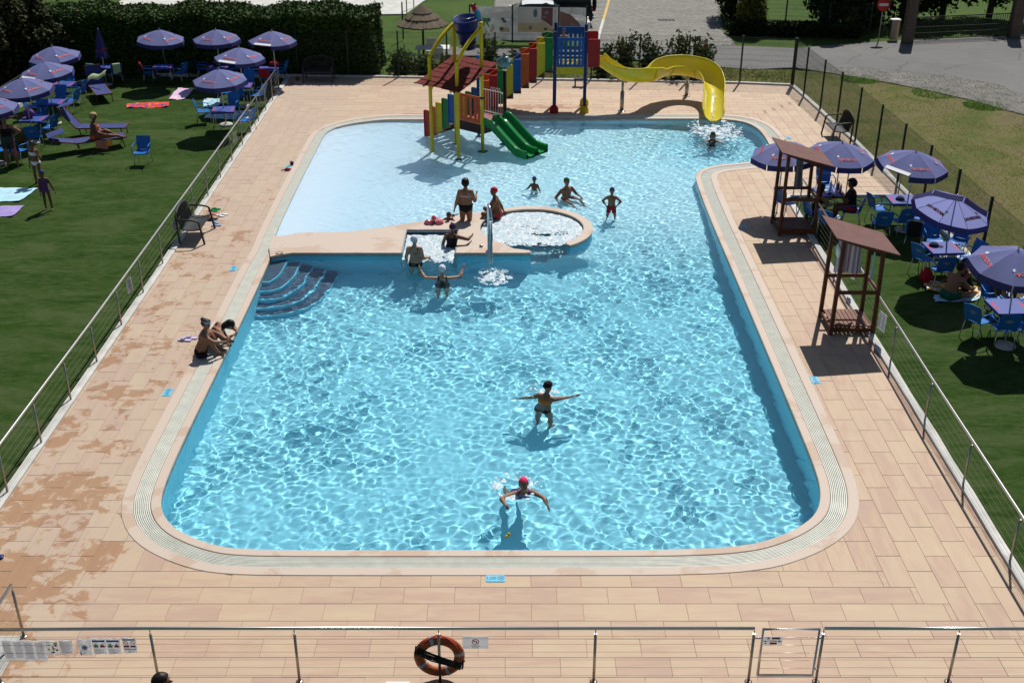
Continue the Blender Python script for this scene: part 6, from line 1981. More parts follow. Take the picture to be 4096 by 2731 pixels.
# ---------------------------------------------------------------- plants
def leaf_mesh(name, P, size, mat, elong=1.9, nrm=None, var=.4):
    P = np.asarray(P, float); n = len(P)
    d = RNG.normal(size=(n, 3)); d /= np.linalg.norm(d, axis=1)[:, None]
    if nrm is not None:
        d = d * .75 + np.asarray(nrm); d /= np.linalg.norm(d, axis=1)[:, None]
    r = RNG.normal(size=(n, 3)); a = np.cross(d, r); a /= np.linalg.norm(a, axis=1)[:, None]
    b = np.cross(d, a)
    s = size * RNG.uniform(1 - var, 1 + var, n)[:, None]
    V = np.stack([P - a * s * elong / 2, P + b * s * .5 + d * s * .12, P + a * s * elong / 2, P - b * s * .5 + d * s * .12], 1).reshape(-1, 3)
    F = np.arange(4 * n).reshape(n, 4)
    return fast_mesh(name, V, F, mat)
def cloud(n, c, r, shell=.55):
    d = RNG.normal(size=(n, 3)); d /= np.linalg.norm(d, axis=1)[:, None]
    q = (shell + (1 - shell) * RNG.random(n) ** .6)[:, None]
    q *= (1 + .18 * np.sin(4 * d[:, :1] + 5 * d[:, 1:2]) + .12 * np.sin(9 * d[:, 2:3] + 7 * d[:, :1]))
    return np.asarray(c) + d * np.asarray(r) * q, d
# tall clipped hedge
hg = thing('hedge', 'tall clipped flowering hedge behind the left lawn', 'hedge', (-15, 49.5, -.1))
HX0, HX1, HY0, HY1, HZ = -25.5, -5.85, 48.15, 51.0, 2.62
def top_z(x, y): return HZ - .1 + .10 * np.sin(x * 1.3) + .07 * np.sin(x * 3.1 + y) - .05 * (y - 49.5) ** 2 * .6
mb = MB(); mb.box(((HX0 + HX1) / 2 + 15, (HY0 + HY1) / 2 - 49.5, HZ / 2 - .12), (HX1 - HX0 - .3, HY1 - HY0 - .3, HZ - .2)); mb.build('shade_core', M['core'], hg)  # solid box, shade between the leaves put into its near-black colour
n1 = 40000; X = RNG.uniform(HX0, HX1, n1); Zz = RNG.uniform(0, 1, n1) * (top_z(X, HY0) + .02); Y = HY0 + RNG.normal(0, .07, n1) + .10 * np.sin(X * 2.1 + Zz * 2) + .18 * np.clip(Zz - 2.3, 0, 1)
n2 = 60000; X2 = RNG.uniform(HX0, HX1, n2); Y2 = RNG.uniform(HY0, HY1, n2); Z2 = top_z(X2, Y2) + RNG.normal(0, .07, n2)
n3 = 8000; Y3 = RNG.uniform(HY0, HY1, n3); Z3 = RNG.uniform(0, 1, n3) * HZ * .98; X3 = HX1 + RNG.normal(0, .08, n3) + .10 * np.sin(Y3 * 3 + Z3 * 2)
P = np.concatenate([np.stack([X, Y, Zz], 1), np.stack([X2, Y2, Z2], 1), np.stack([X3, Y3, Z3], 1)]) - np.array([-15, 49.5, 0])
nr = np.concatenate([np.tile([0, -.5, .2], (n1, 1)), np.tile([0, -.1, .6], (n2, 1)), np.tile([.5, 0, .2], (n3, 1))])
o = link('leaves', leaf_mesh('leaves', P, .078, M['leaf_hedge'], 1.7, nr), hg); o['kind'] = 'stuff'
k = RNG.integers(0, len(P), 170)
o = link('blossoms', leaf_mesh('blossoms', P[k] + np.array([0, -.06, .05]), .055, M['cloth_pink'], 1.1), hg); o['kind'] = 'stuff'
def shrub(label, x, y, h, w, n, mat, red=0, z=-.1, ls=.10, cat='shrub', name='shrub', stems=5):
    t = thing(name, label, cat, (x, y, z))
    mb = MB(); tips = []
    for k in range(stems):
        a = 2 * math.pi * k / stems + random.random(); r = w * random.uniform(.25, .75); hh = h * random.uniform(.65, 1.0)
        pts = catmull([(0, 0, 0), (r * .4 * math.cos(a), r * .4 * math.sin(a), hh * .45), (r * math.cos(a), r * math.sin(a), hh)], 4)
        mb.tube(pts, list(np.linspace(.018, .005, len(pts))), 5); tips.append(pts)
    mb.build('stems', M['twig'], t)
    L = []
    for pts in tips:
        for _ in range(n // stems):
            q = pts[min(len(pts) - 1, int(len(pts) * (.18 + .82 * random.random())))]
            L.append(np.array(q) + RNG.normal(0, 1, 3) * np.array([w * .26, w * .26, h * .09]))
    L = np.array(L); L[:, 2] = np.maximum(L[:, 2], .03)
    o = link('leaves', leaf_mesh('leaves', L, ls, mat, 2.0), t); o['kind'] = 'stuff'
    if red:
        Rr = np.concatenate([np.array(p[-1]) + RNG.normal(0, .06, (red // stems + 1, 3)) for p in tips])
        o = link('young_leaves', leaf_mesh('young_leaves', Rr, ls * .9, M['leaf_red'], 2.0), t); o['kind'] = 'stuff'
    return t
shrub('leafy shrub beside the hedge end behind the far fence', -4.75, 48.7, 1.1, .55, 420, M['leaf_shrub'])
shrub('low shrub in front of the white garden table', -3.7, 48.6, .85, .55, 380, M['leaf_shrub'])
shrub('low shrub with pink buds left of the yellow tower', -2.75, 48.5, .8, .5, 360, M['leaf_shrub'], 12)
shrub('tall shrub right of the bucket behind the far fence', -1.0, 48.7, 1.75, .5, 620, M['leaf_shrub'])
shrub('round yellow green shrub behind the stair boards', .25, 49.6, .9, .5, 420, M['leaf_gold'])
shrub('dark shrub at the end of the stair top', 1.1, 48.9, .9, .4, 300, M['leaf_shrub'])
shrub('photinia shrub right behind the slide tower', 3.85, 48.3, 1.2, .6, 620, M['leaf_shrub'], 10)
shrub('photinia shrub with a tall red tipped shoot behind the slide start', 4.75, 48.3, 1.75, .55, 760, M['leaf_shrub'], 20)
shrub('photinia shrub with thin shoots above the slide dip', 5.75, 48.2, 1.6, .5, 620, M['leaf_shrub'], 15)
shrub('small photinia shrub left of the slide crest', 6.35, 48.2, .95, .4, 300, M['leaf_shrub'], 20)
shrub('photinia shrub with upright shoots behind the slide crest', 7.0, 48.0, 1.7, .5, 640, M['leaf_shrub'], 15)
shrub('photinia shrub with red tips right behind the slide crest', 8.0, 48.0, 1.6, .6, 800, M['leaf_shrub'], 22)
def tree(label, x, y, h, crown, mat, n, trunk=.12, ls=.13, name='tree', cz=None, lean=0, core=.72):
    t = thing(name, label, 'tree', (x, y, -.1))
    mb = MB(); pts = catmull([(0, 0, 0), (.05 + lean * .3, .03, h * .3), (lean * .6, .0, h * .55), (lean, 0, h * .8)], 4)
    mb.tube(pts, list(np.linspace(trunk, trunk * .35, len(pts))), 9)
    for k in range(6):
        a = k * 1.1; q = pts[int(len(pts) * (.4 + .08 * k))]
        mb.tube([tuple(q), (q[0] + crown[0] * .5 * math.cos(a), q[1] + crown[1] * .5 * math.sin(a), q[2] + crown[2] * .35)], [trunk * .35, trunk * .1], 6)
    mb.build('trunk', M['bark'], t)
    c = (lean, 0, cz if cz is not None else h - crown[2])
    Ls = []; Ns = []
    for k in range(9):
        cc = np.array(c) + RNG.normal(0, .38, 3) * np.array(crown)
        p_, d_ = cloud(n // 9, cc, np.array(crown) * RNG.uniform(.42, .68), .45)
        Ls.append(p_); Ns.append(d_ * .6 + np.array([0, 0, .35]))
    L = np.concatenate(Ls); keep = L[:, 2] > .02
    o = link('crown', leaf_mesh('crown', L[keep], ls, mat, 1.8, np.concatenate(Ns)[keep]), t); o['kind'] = 'stuff'
    return t
tree('olive green tree overhanging the top left corner of the lawn', -22.0, 47.6, 5.2, (2.4, 1.8, 2.5), M['leaf_olive'], 16000, .2, .12, cz=2.4)
tree('olive bush left of the hedge below the tree', -20.0, 48.2, 3.4, (1.3, 1.0, 1.5), M['leaf_olive'], 7000, .1, .11, cz=1.7)
tree('golden green bush by the lane edge', 11.95, 57.5, 2.9, (.85, .9, 1.3), M['leaf_gold'], 5200, .08, .11, cz=1.4)
tree('dark conifer hedge tree at the lane corner', 11.5, 60.3, 3.2, (.9, 1.4, 1.6), M['leaf_conifer'], 5200, .1, .12, cz=1.5)
tree('dark conifer before the no entry sign lawn', 15.6, 57.8, 4.6, (1.25, 1.1, 2.3), M['leaf_conifer'], 8000, .14, .13, cz=2.2)
tree('dark conifer right of the lawn gap', 17.2, 58.2, 4.8, (1.3, 1.1, 2.4), M['leaf_conifer'], 8000, .14, .13, cz=2.3)
tree('golden leaved bush under the conifers', 16.6, 56.9, 1.5, (.45, .4, .6), M['leaf_gold'], 1500, .05, .09, cz=.75)
for k, (x, y, l) in enumerate(((20.3, 60.6, 'behind the left half of the gate'), (22.6, 61.2, 'behind the middle of the gate'), (25.0, 61.0, 'behind the right pillar'))):
    tree('dark tree ' + l, x, y, 6.5, (1.9, 1.8, 3.0), M['leaf_conifer'], 8000, .18, .15, cz=3.0)
# low dark hedge between road and lawn
lh = thing('low_hedge', 'low dark hedge between the road and the lawn with conifers', 'hedge', (14, 56.6, -.1))
n1 = 9000; X = RNG.uniform(-3.4, 3.0, n1); Y = RNG.uniform(-.45, .45, n1) - X * .12; Zz = RNG.random(n1) ** .6 * .62
o = link('leaves', leaf_mesh('leaves', np.stack([X, Y, Zz], 1), .09, M['leaf_conifer'], 1.7), lh); o['kind'] = 'stuff'
mb = MB(); mb.bar((-3.3, .4, .2), (2.9, -.35, .2), .5, .4); mb.build('shade_core', M['core'], lh)  # solid bar, near-black for the shade inside the low hedge
wire_fence('thin green wire fence in front of the conifer lawn', [(11.4, 57.4), (13.4, 56.95), (15.4, 56.5), (17.3, 56.05)], 1.6)
# meadow blades
def blades(name, label, poly, n, h, mat, zb=-.11):
    P = np.array(poly); x0, y0 = P.min(0); x1, y1 = P.max(0)
    if .5 * np.sum(P[:, 0] * np.roll(P[:, 1], -1) - np.roll(P[:, 0], -1) * P[:, 1]) < 0: P = P[::-1]
    q = np.stack([RNG.uniform(x0, x1, n), RNG.uniform(y0, y1, n)], 1)
    q = q[sdist(q, P) < 0]
    f = np.sin(q[:, 0] * 1.7 + np.sin(q[:, 1])) + np.sin(q[:, 1] * 2.1 + q[:, 0] * .6)
    q = q[RNG.random(len(q)) < .62 + .19 * f]
    n = len(q)
    a = RNG.uniform(0, 6.28, n); hh = h * RNG.uniform(.4, 1.3, n); w = .012 + .01 * RNG.random(n); ln = RNG.normal(0, .6, (n, 2)) * hh[:, None]
    base = np.c_[q, np.full(n, zb)]
    dx = np.stack([np.cos(a) * w, np.sin(a) * w, np.zeros(n)], 1)
    tip = base + np.c_[ln, hh]
    V = np.stack([base - dx, base + dx, tip], 1).reshape(-1, 3)
    o = link(name, fast_mesh(name, V, np.arange(3 * n).reshape(n, 3), mat)); tag(o, label, kind='stuff'); return o
blades('meadow_grass', 'short dry grass of the meadow', [(12.3, 20), (26, 20), (26, 42), (19.3, 42.3), (18.1, 44.4), (16.8, 46.1), (14.8, 48), (12.4, 49.2), (11.6, 46.3), (12.1, 38)], 70000, .028, M['blade'])
blades('verge_grass', 'grass strip behind the far fence', [(-5.3, 47.9), (11.4, 46.5), (12.3, 49.4), (4, 50.7), (-5.3, 51.4)], 34000, .09, M['blade'])
M['blade_green'] = blade_mat('green_grass_blade', (.05, .13, .016), (.075, .17, .024), (.11, .19, .04))
for k, (x, y, r, l) in enumerate(((14.6, 47.75, .8, 'left'), (17.0, 45.5, .9, 'middle'), (18.3, 43.6, .8, 'right'))):
    blades('grass_patch', 'fresh green grass patch at the gravel edge, ' + l, arc(x, y, r, 0, 359, 12), 3600, .065, M['blade_green'])

# ---------------------------------------------------------------- beyond the fence
def thatch_mat():
    m, t, b = new_mat('straw_thatch')
    tc = N_(t, 'ShaderNodeTexCoord'); n = noise_(t, tc.outputs['Object'], 40, 4, .8)
    t.links.new(ramp(t, n, [(.3, (.09, .07, .045)), (.7, (.24, .19, .125))]), b.inputs['Base Color']); b.inputs['Roughness'].default_value = .95
    bump_(t, b, n, .8, .03); return m
M['thatch'] = thatch_mat()
tx, ty = G(1688, 22, 2.35)
tp = thing('thatched_parasol', 'round thatched straw parasol beyond the far fence', 'parasol', (tx, ty, -.1))
MB().tube([(0, 0, 0), (0, 0, 2.3)], .05, 8).build('pole', M['twig'], tp)
for k, (r0, r1, z0, z1) in enumerate(((.52, 1.12, 2.02, 1.66), (.24, .76, 2.24, 1.93), (.0, .44, 2.48, 2.16))):
    mb = MB(); nn = 90
    for i in range(nn):
        a = 6.283 * i / nn; da = 6.283 / nn * random.uniform(.9, 1.5); rr = r1 * random.uniform(.96, 1.03)
        A = [(r0 * math.cos(a), r0 * math.sin(a), z0), (r0 * math.cos(a + da), r0 * math.sin(a + da), z0), (rr * math.cos(a + da), rr * math.sin(a + da), z1 + random.uniform(-.02, .02)), (rr * math.cos(a), rr * math.sin(a), z1)]
        mb.add(A + [(p[0], p[1], p[2] - .06) for p in A], [(0, 3, 2, 1), (4, 5, 6, 7), (2, 3, 7, 6)])
    o = mb.build('thatch_layer', M['thatch'], tp)
wt = thing('garden_table', 'white garden table behind the shrubs beyond the far fence', 'table', (-3.5, 50.6, -.1))
MB().rbox((0, 0, .72), (1.5, .85, .04), .01).build('top', M['white'], wt)
for sx in (-1, 1):
    for sy in (-1, 1): MB().tube([(sx * .6, sy * .35, .7), (sx * .62, sy * .37, 0)], .03, 8).build('leg', M['white'], wt)
def wchair(label, x, y, rz):
    t = thing('garden_chair', label, 'chair', (x, y, -.1), rz, 'white garden chairs beyond the fence')
    MB().rbox((0, 0, .43), (.46, .44, .03), .01).build('seat', M['white'], t)
    MB().rbox((0, -.23, .68), (.46, .03, .46), .01).build('backrest', M['white'], t)
    for sx in (-1, 1):
        for sy in (-1, 1): MB().tube([(sx * .19, sy * .18, .42), (sx * .22, sy * .22, 0)], .02, 6).build('leg', M['white'], t)
wchair('white garden chair with its back to the pool by the white table', -3.2, 49.9, 0)
wchair('white garden chair left of the white table', -4.5, 50.5, rad(-80))
wchair('white garden chair behind the white table', -3.6, 51.4, rad(180))
t = thing('net_post', 'thin dark post on the far lawn left of the thatched parasol', 'post', (*G(1613, 150), -.1)); MB().tube([(0, 0, 0), (0, 0, 1.75)], .035, 8).build('tube', M['green_paint'], t)
t = thing('net_post', 'thin post on the pale path at the top edge beyond the hedge', 'post', (*G(1627, 50), -.1)); MB().tube([(0, 0, 0), (0, 0, 2.2)], .03, 8).build('tube', M['steel_dark'], t)
t = thing('net_post', 'second thin post on the pale path at the top edge', 'post', (*G(1655, 24), -.1)); MB().tube([(0, 0, 0), (0, 0, 2.2)], .03, 8).build('tube', M['steel_dark'], t)
# glass windbreak, the buildings mirrored in it laid on as coloured shapes
def glass_mat():
    m = bpy.data.materials.new('cloudy_windbreak_glass'); m.use_nodes = True
    t = m.node_tree; b = t.nodes['Principled BSDF']; o = t.nodes['Material Output']
    g = N_(t, 'ShaderNodeNewGeometry'); n = noise_(t, g.outputs['Position'], .9, 5, .6, .8)
    t.links.new(ramp(t, n, [(.3, (.20, .22, .23)), (.5, (.30, .32, .33)), (.65, (.42, .44, .46))]), b.inputs['Base Color']); b.inputs['Roughness'].default_value = .08
    tl = t.nodes.new('ShaderNodeBsdfTranslucent'); t.links.new(ramp(t, n, [(.3, (.20, .22, .23)), (.65, (.42, .44, .46))]), tl.inputs[0])
    tr = t.nodes.new('ShaderNodeBsdfTransparent'); m1 = t.nodes.new('ShaderNodeMixShader'); m2 = t.nodes.new('ShaderNodeMixShader')
    m1.inputs[0].default_value = .55; t.links.new(b.outputs[0], m1.inputs[1]); t.links.new(tl.outputs[0], m1.inputs[2])
    m2.inputs[0].default_value = .35; t.links.new(m1.outputs[0], m2.inputs[1]); t.links.new(tr.outputs[0], m2.inputs[2]); t.links.new(m2.outputs[0], o.inputs[0])
    return m
M['glass'] = glass_mat()
wb = thing('windbreak', 'three panel glass windbreak with a reflected scene painted on', 'windbreak', (-2.0, 54.95, -.08))
xs_ = (0, 2.02, 4.2, 5.5)
def wy(x): return -.42 * x / 5.5
for x in xs_: MB().box((x, wy(x), .88), (.06, .06, 1.76)).build('post', M['green_paint'], wb)
def reflection_trans(name, c):
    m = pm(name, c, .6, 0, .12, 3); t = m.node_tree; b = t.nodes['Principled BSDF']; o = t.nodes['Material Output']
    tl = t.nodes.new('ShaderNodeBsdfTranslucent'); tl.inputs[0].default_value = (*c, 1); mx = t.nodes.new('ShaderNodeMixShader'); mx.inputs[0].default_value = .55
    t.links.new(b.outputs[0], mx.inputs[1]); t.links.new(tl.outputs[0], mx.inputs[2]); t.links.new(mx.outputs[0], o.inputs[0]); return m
pm_ = {k: reflection_trans('glass_reflection_' + k, c) for k, c in dict(wall=(.46, .38, .24), pale=(.50, .50, .46), maroon=(.16, .08, .09), dark=(.10, .12, .14), blue=(.22, .32, .42), white=(.60, .60, .58), brown=(.24, .14, .12)).items()}
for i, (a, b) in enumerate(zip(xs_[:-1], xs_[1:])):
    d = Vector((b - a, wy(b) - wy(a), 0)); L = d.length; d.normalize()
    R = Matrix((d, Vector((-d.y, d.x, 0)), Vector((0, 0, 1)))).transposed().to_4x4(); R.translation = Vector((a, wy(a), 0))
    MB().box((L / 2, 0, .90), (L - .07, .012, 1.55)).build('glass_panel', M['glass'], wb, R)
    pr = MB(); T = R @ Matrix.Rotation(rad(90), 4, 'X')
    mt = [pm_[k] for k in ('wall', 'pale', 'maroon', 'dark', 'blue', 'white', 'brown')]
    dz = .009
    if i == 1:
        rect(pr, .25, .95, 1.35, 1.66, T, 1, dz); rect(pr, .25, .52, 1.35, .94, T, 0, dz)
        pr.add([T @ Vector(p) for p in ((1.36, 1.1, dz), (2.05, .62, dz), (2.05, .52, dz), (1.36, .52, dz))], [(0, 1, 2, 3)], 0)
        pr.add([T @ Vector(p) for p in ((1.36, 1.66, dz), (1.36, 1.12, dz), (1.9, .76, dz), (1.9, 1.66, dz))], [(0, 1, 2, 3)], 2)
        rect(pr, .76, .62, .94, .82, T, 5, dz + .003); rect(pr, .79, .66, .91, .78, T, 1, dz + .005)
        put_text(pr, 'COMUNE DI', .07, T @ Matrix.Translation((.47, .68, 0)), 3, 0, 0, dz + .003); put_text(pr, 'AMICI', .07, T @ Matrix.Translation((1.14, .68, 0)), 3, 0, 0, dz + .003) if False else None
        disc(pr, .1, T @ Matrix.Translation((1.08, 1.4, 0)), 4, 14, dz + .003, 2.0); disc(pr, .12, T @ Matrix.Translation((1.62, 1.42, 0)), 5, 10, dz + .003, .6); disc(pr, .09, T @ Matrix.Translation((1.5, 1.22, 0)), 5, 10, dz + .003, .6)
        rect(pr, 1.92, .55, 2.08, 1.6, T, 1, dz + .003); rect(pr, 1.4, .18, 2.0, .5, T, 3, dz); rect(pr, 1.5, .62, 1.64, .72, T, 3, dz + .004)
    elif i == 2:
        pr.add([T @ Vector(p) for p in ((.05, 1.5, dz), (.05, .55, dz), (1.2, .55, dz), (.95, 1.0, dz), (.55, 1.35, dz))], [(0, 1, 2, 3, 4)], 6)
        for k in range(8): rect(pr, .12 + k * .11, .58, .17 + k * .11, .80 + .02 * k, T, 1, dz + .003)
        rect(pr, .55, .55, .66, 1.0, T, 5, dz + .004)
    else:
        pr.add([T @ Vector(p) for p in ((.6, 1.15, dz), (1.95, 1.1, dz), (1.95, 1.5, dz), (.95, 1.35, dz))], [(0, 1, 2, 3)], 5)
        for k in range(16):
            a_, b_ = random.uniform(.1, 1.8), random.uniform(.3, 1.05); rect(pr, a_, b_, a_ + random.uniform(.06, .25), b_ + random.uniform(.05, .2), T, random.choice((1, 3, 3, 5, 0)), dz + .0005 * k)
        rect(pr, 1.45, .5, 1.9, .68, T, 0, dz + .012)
    pr.v and pr.build('print', mt, wb)  # flat shapes that carry the glass reflection as colour
# cars
def car(label, x, y, rz, paint, L=4.1, H=1.5, suv=False):
    t = thing('parked_car', label, 'car', (x, y, -.07), rz)
    w = .86
    def loft(st, mat, name, par=t):
        mb = MB(); rows = []
        for (xx, zb, zt, ww, wt_) in st:
            rows.append([(xx, -ww, zb), (xx, -ww, zb + (zt - zb) * .6), (xx, -wt_, zt), (xx, 0, zt + .015), (xx, wt_, zt), (xx, ww, zb + (zt - zb) * .6), (xx, ww, zb)])
        mb.grid(rows, 0, True); mb.add(rows[0], [tuple(range(7))]); mb.add(rows[-1], [tuple(range(6, -1, -1))])
        return mb.build(name, mat, par)
    h = L / 2
    bs_ = .88 if suv else .72
    loft([(-h, .35, bs_, w * .86, w * .8), (-h + .15, .25, bs_ + .06, w, w * .92), (-h * .4, .22, bs_ + .12, w, w * .94), (h * .3, .22, bs_ + .10, w, w * .94), (h - .35, .25, bs_, w, w * .9), (h, .35, bs_ - .15, w * .82, w * .75)], paint, 'body')
    z0 = bs_ + .10
    if suv: cab = [(-h + .08, z0, z0 + .1, w * .9, w * .86), (-h + .16, z0, H, w * .9, w * .80), (h * .15, z0, H + .03, w * .9, w * .80), (h * .38, z0, z0 + .08, w * .9, w * .85)]
    else: cab = [(-h + .25, z0, z0 + .06, w * .88, w * .82), (-h + .75, z0, H - .05, w * .86, w * .70), (-.1, z0, H + .02, w * .86, w * .72), (h * .14, z0, H - .05, w * .86, w * .70), (h * .55, z0 - .02, z0 + .02, w * .88, w * .82)]
    loft(cab, M['car_glass'], 'cabin')
    mb = MB(); k0, k1 = (cab[1][0] + .03, cab[-2][0] - .02)
    rows = [[(k0 + (k1 - k0) * u, w * .70 * v * (1 - .06 * (2 * u - 1) ** 2), H + .045 - .035 * v * v - .06 * (2 * u - 1) ** 4) for v in np.linspace(-1, 1, 7)] for u in np.linspace(0, 1, 9)]
    mb.grid(rows); mb.build('roof', paint, t)
    for sx in (-h * .62, h * .62):
        for sy in (-1, 1):
            wh = MB().lathe([(.32, -.1), (.33, 0), (.32, .1), (.2, .11), (.2, -.11), (.32, -.1)], 20, 0, Matrix.Translation((sx, sy * (w - .1), .33)) @ Matrix.Rotation(rad(90), 4, 'X')).build('wheel', M['tyre'], t)
            MB().lathe([(0, .09), (.2, .09), (.2, -.09), (0, -.09)], 14, 0, Matrix.Translation((sx, sy * (w - .1), .33)) @ Matrix.Rotation(rad(90), 4, 'X')).build('rim', M['steel'], wh)
    for sy in (-1, 1):
        MB().rbox((h - .06, sy * .6, bs_ - .12), (.1, .3, .12), .02).build('headlight', M['white'], t)
        MB().rbox((-h + .05, sy * .66, bs_ - .1), (.08, .16, .2), .02).build('tail_light', M['ink_red'], t)
    if suv:
        MB().lathe([(0, .12), (.2, .12), (.36, .08), (.37, -.06), (0, -.08)], 22, 0, Matrix.Translation((-h - .10, 0, 1.0)) @ Matrix.Rotation(rad(-90), 4, 'Y')).build('spare_wheel', M['tyre'], t)
        MB().rbox((-h - .04, 0, .45), (.12, 1.6, .16), .03).build('bumper', M['white_paint'], t)
    return t
car('white car roof showing above the glass windbreak', 1.75, 57.0, 0, M['car_white'])
car('black off-roader with a spare wheel at the end of the windbreak', 1.95, 59.2, rad(180), M['car_black'], 4.2, 1.75, True)
# brick pillars, gate, sign
def pillar(label, x, y, w=.46, h=3.0):
    t = thing('brick_pillar', label, 'pillar', (x, y, -.08))
    MB().box((0, 0, h / 2), (w - .03, w - .03, h)).build('mortar_core', M['grout'], t)
    bw, bh = .22, .068
    me = {}
    n = int(h / .08)
    mbx = MB().rbox((0, 0, 0), (bw, .02, bh), .004).mesh('brick', M['brick'])
    mby = MB().rbox((0, 0, 0), (.02, bw, bh), .004).mesh('brick', M['brick'])
    for k in range(n):
        z = .04 + k * .08
        for j in range(2):
            o_ = (-.5 + j) * (bw + .012) * (1 if k % 2 else .985)
            link('brick', mbx, t, Matrix.Translation((o_, -w / 2 + .012 + random.uniform(-.003, .002), z)))
            link('brick', mby, t, Matrix.Translation((-w / 2 + .012 + random.uniform(-.003, .002), o_, z)))
            if k < 12: link('brick', mby, t, Matrix.Translation((w / 2 - .012, o_, z)))
    return t
M['brick'] = pm('dark_brick', (.13, .095, .075), .9, 0, .3, 12, .4, 60, False)
pillar('brick gate pillar left of the iron gate', 18.80, 54.85)
pillar('brick gate pillar at the right end of the iron gate', 24.35, 56.1, .5)
ig = thing('iron_gate', 'black iron bar gate between two brick pillars', 'gate', (18.95, 55.2, -.08))
d = Vector((24.1 - 18.95, 56.25 - 55.2, 0)); L = d.length; d.normalize()
R = Matrix((d, Vector((-d.y, d.x, 0)), Vector((0, 0, 1)))).transposed().to_4x4()
for z in (.06, .34, .62, 1.1): MB().box((L / 2, 0, z), (L, .035, .04)).build('rail', M['black'], ig, R)
bar_ = MB().box((0, 0, .58), (.018, .018, 1.08)).mesh('bar', M['black'])
n = int(L / .115)
for k in range(n): link('bar', bar_, ig, R @ Matrix.Translation((L * (k + .5) / n, 0, 0)))
ns = thing('no_entry_sign', 'round red no entry sign with white bar on a post', 'sign', (17.5, 55.1, -.08))
MB().tube([(0, 0, 0), (0, .0, 2.05)], .03, 8).build('pole', M['steel_dark'], ns)
T = Matrix.Translation((0, -.045, 1.72)) @ Matrix.Rotation(rad(90), 4, 'X')
mb = MB(); mb.lathe([(0, .0), (.31, 0), (.31, .02), (0, .02)], 28, 0, T @ Matrix.Rotation(rad(0), 4, 'Z')); mb.build('plate', M['ink_red'], ns)
mb = MB(); rect(mb, -.22, -.06, .22, .06, T, 0, .023); mb.build('bar', M['white_paint'], ns)
t = thing('traffic_sign', 'round sign on a pole at the lane corner seen from behind', 'sign', (11.3, 58.4, -.08))
MB().tube([(0, 0, 0), (0, 0, 2.4)], .035, 8).build('pole', M['steel'], t)
MB().lathe([(0, 0), (.33, 0), (.33, .02), (0, .02)], 24, 0, Matrix.Translation((0, .05, 2.15)) @ Matrix.Rotation(rad(90), 4, 'X')).build('plate', M['steel_dark'], t)
t = thing('meter_box', 'grey service box on the verge beside the left gate pillar', 'box', (18.35, 55.6, -.08)); MB().rbox((0, 0, .45), (.4, .3, .9), .02).build('cabinet', M['steel_dark'], t); MB().rbox((0, 0, .93), (.46, .36, .06), .02).build('lid', M['white_paint'], t)
# bar fence and white wall at the far left
A = Vector((*G(-60, 512), -.08)); B = Vector((*G(109, 400), -.08))
pf_ = thing('picket_fence', 'dark upright bar fence on a white wall at the left edge', 'fence', tuple(A))
d = (B - A); L = d.length; d.normalize(); R = Matrix((d, Vector((-d.y, d.x, 0)), Vector((0, 0, 1)))).transposed().to_4x4()
MB().box((L / 2, 0, .09), (L, .16, .18)).build('base_wall', M['white_paint'], pf_, R)
MB().box((L / 2, 0, 1.08), (L, .04, .04)).build('rail', M['steel'], pf_, R); MB().box((L / 2, 0, .28), (L, .03, .03)).build('rail', M['black'], pf_, R)
b_ = MB().box((0, 0, .63), (.03, .012, .9)).mesh('picket', M['black'])
n = int(L / .105)
for k in range(n): link('picket', b_, pf_, R @ Matrix.Translation((L * (k + .5) / n, 0, 0)))
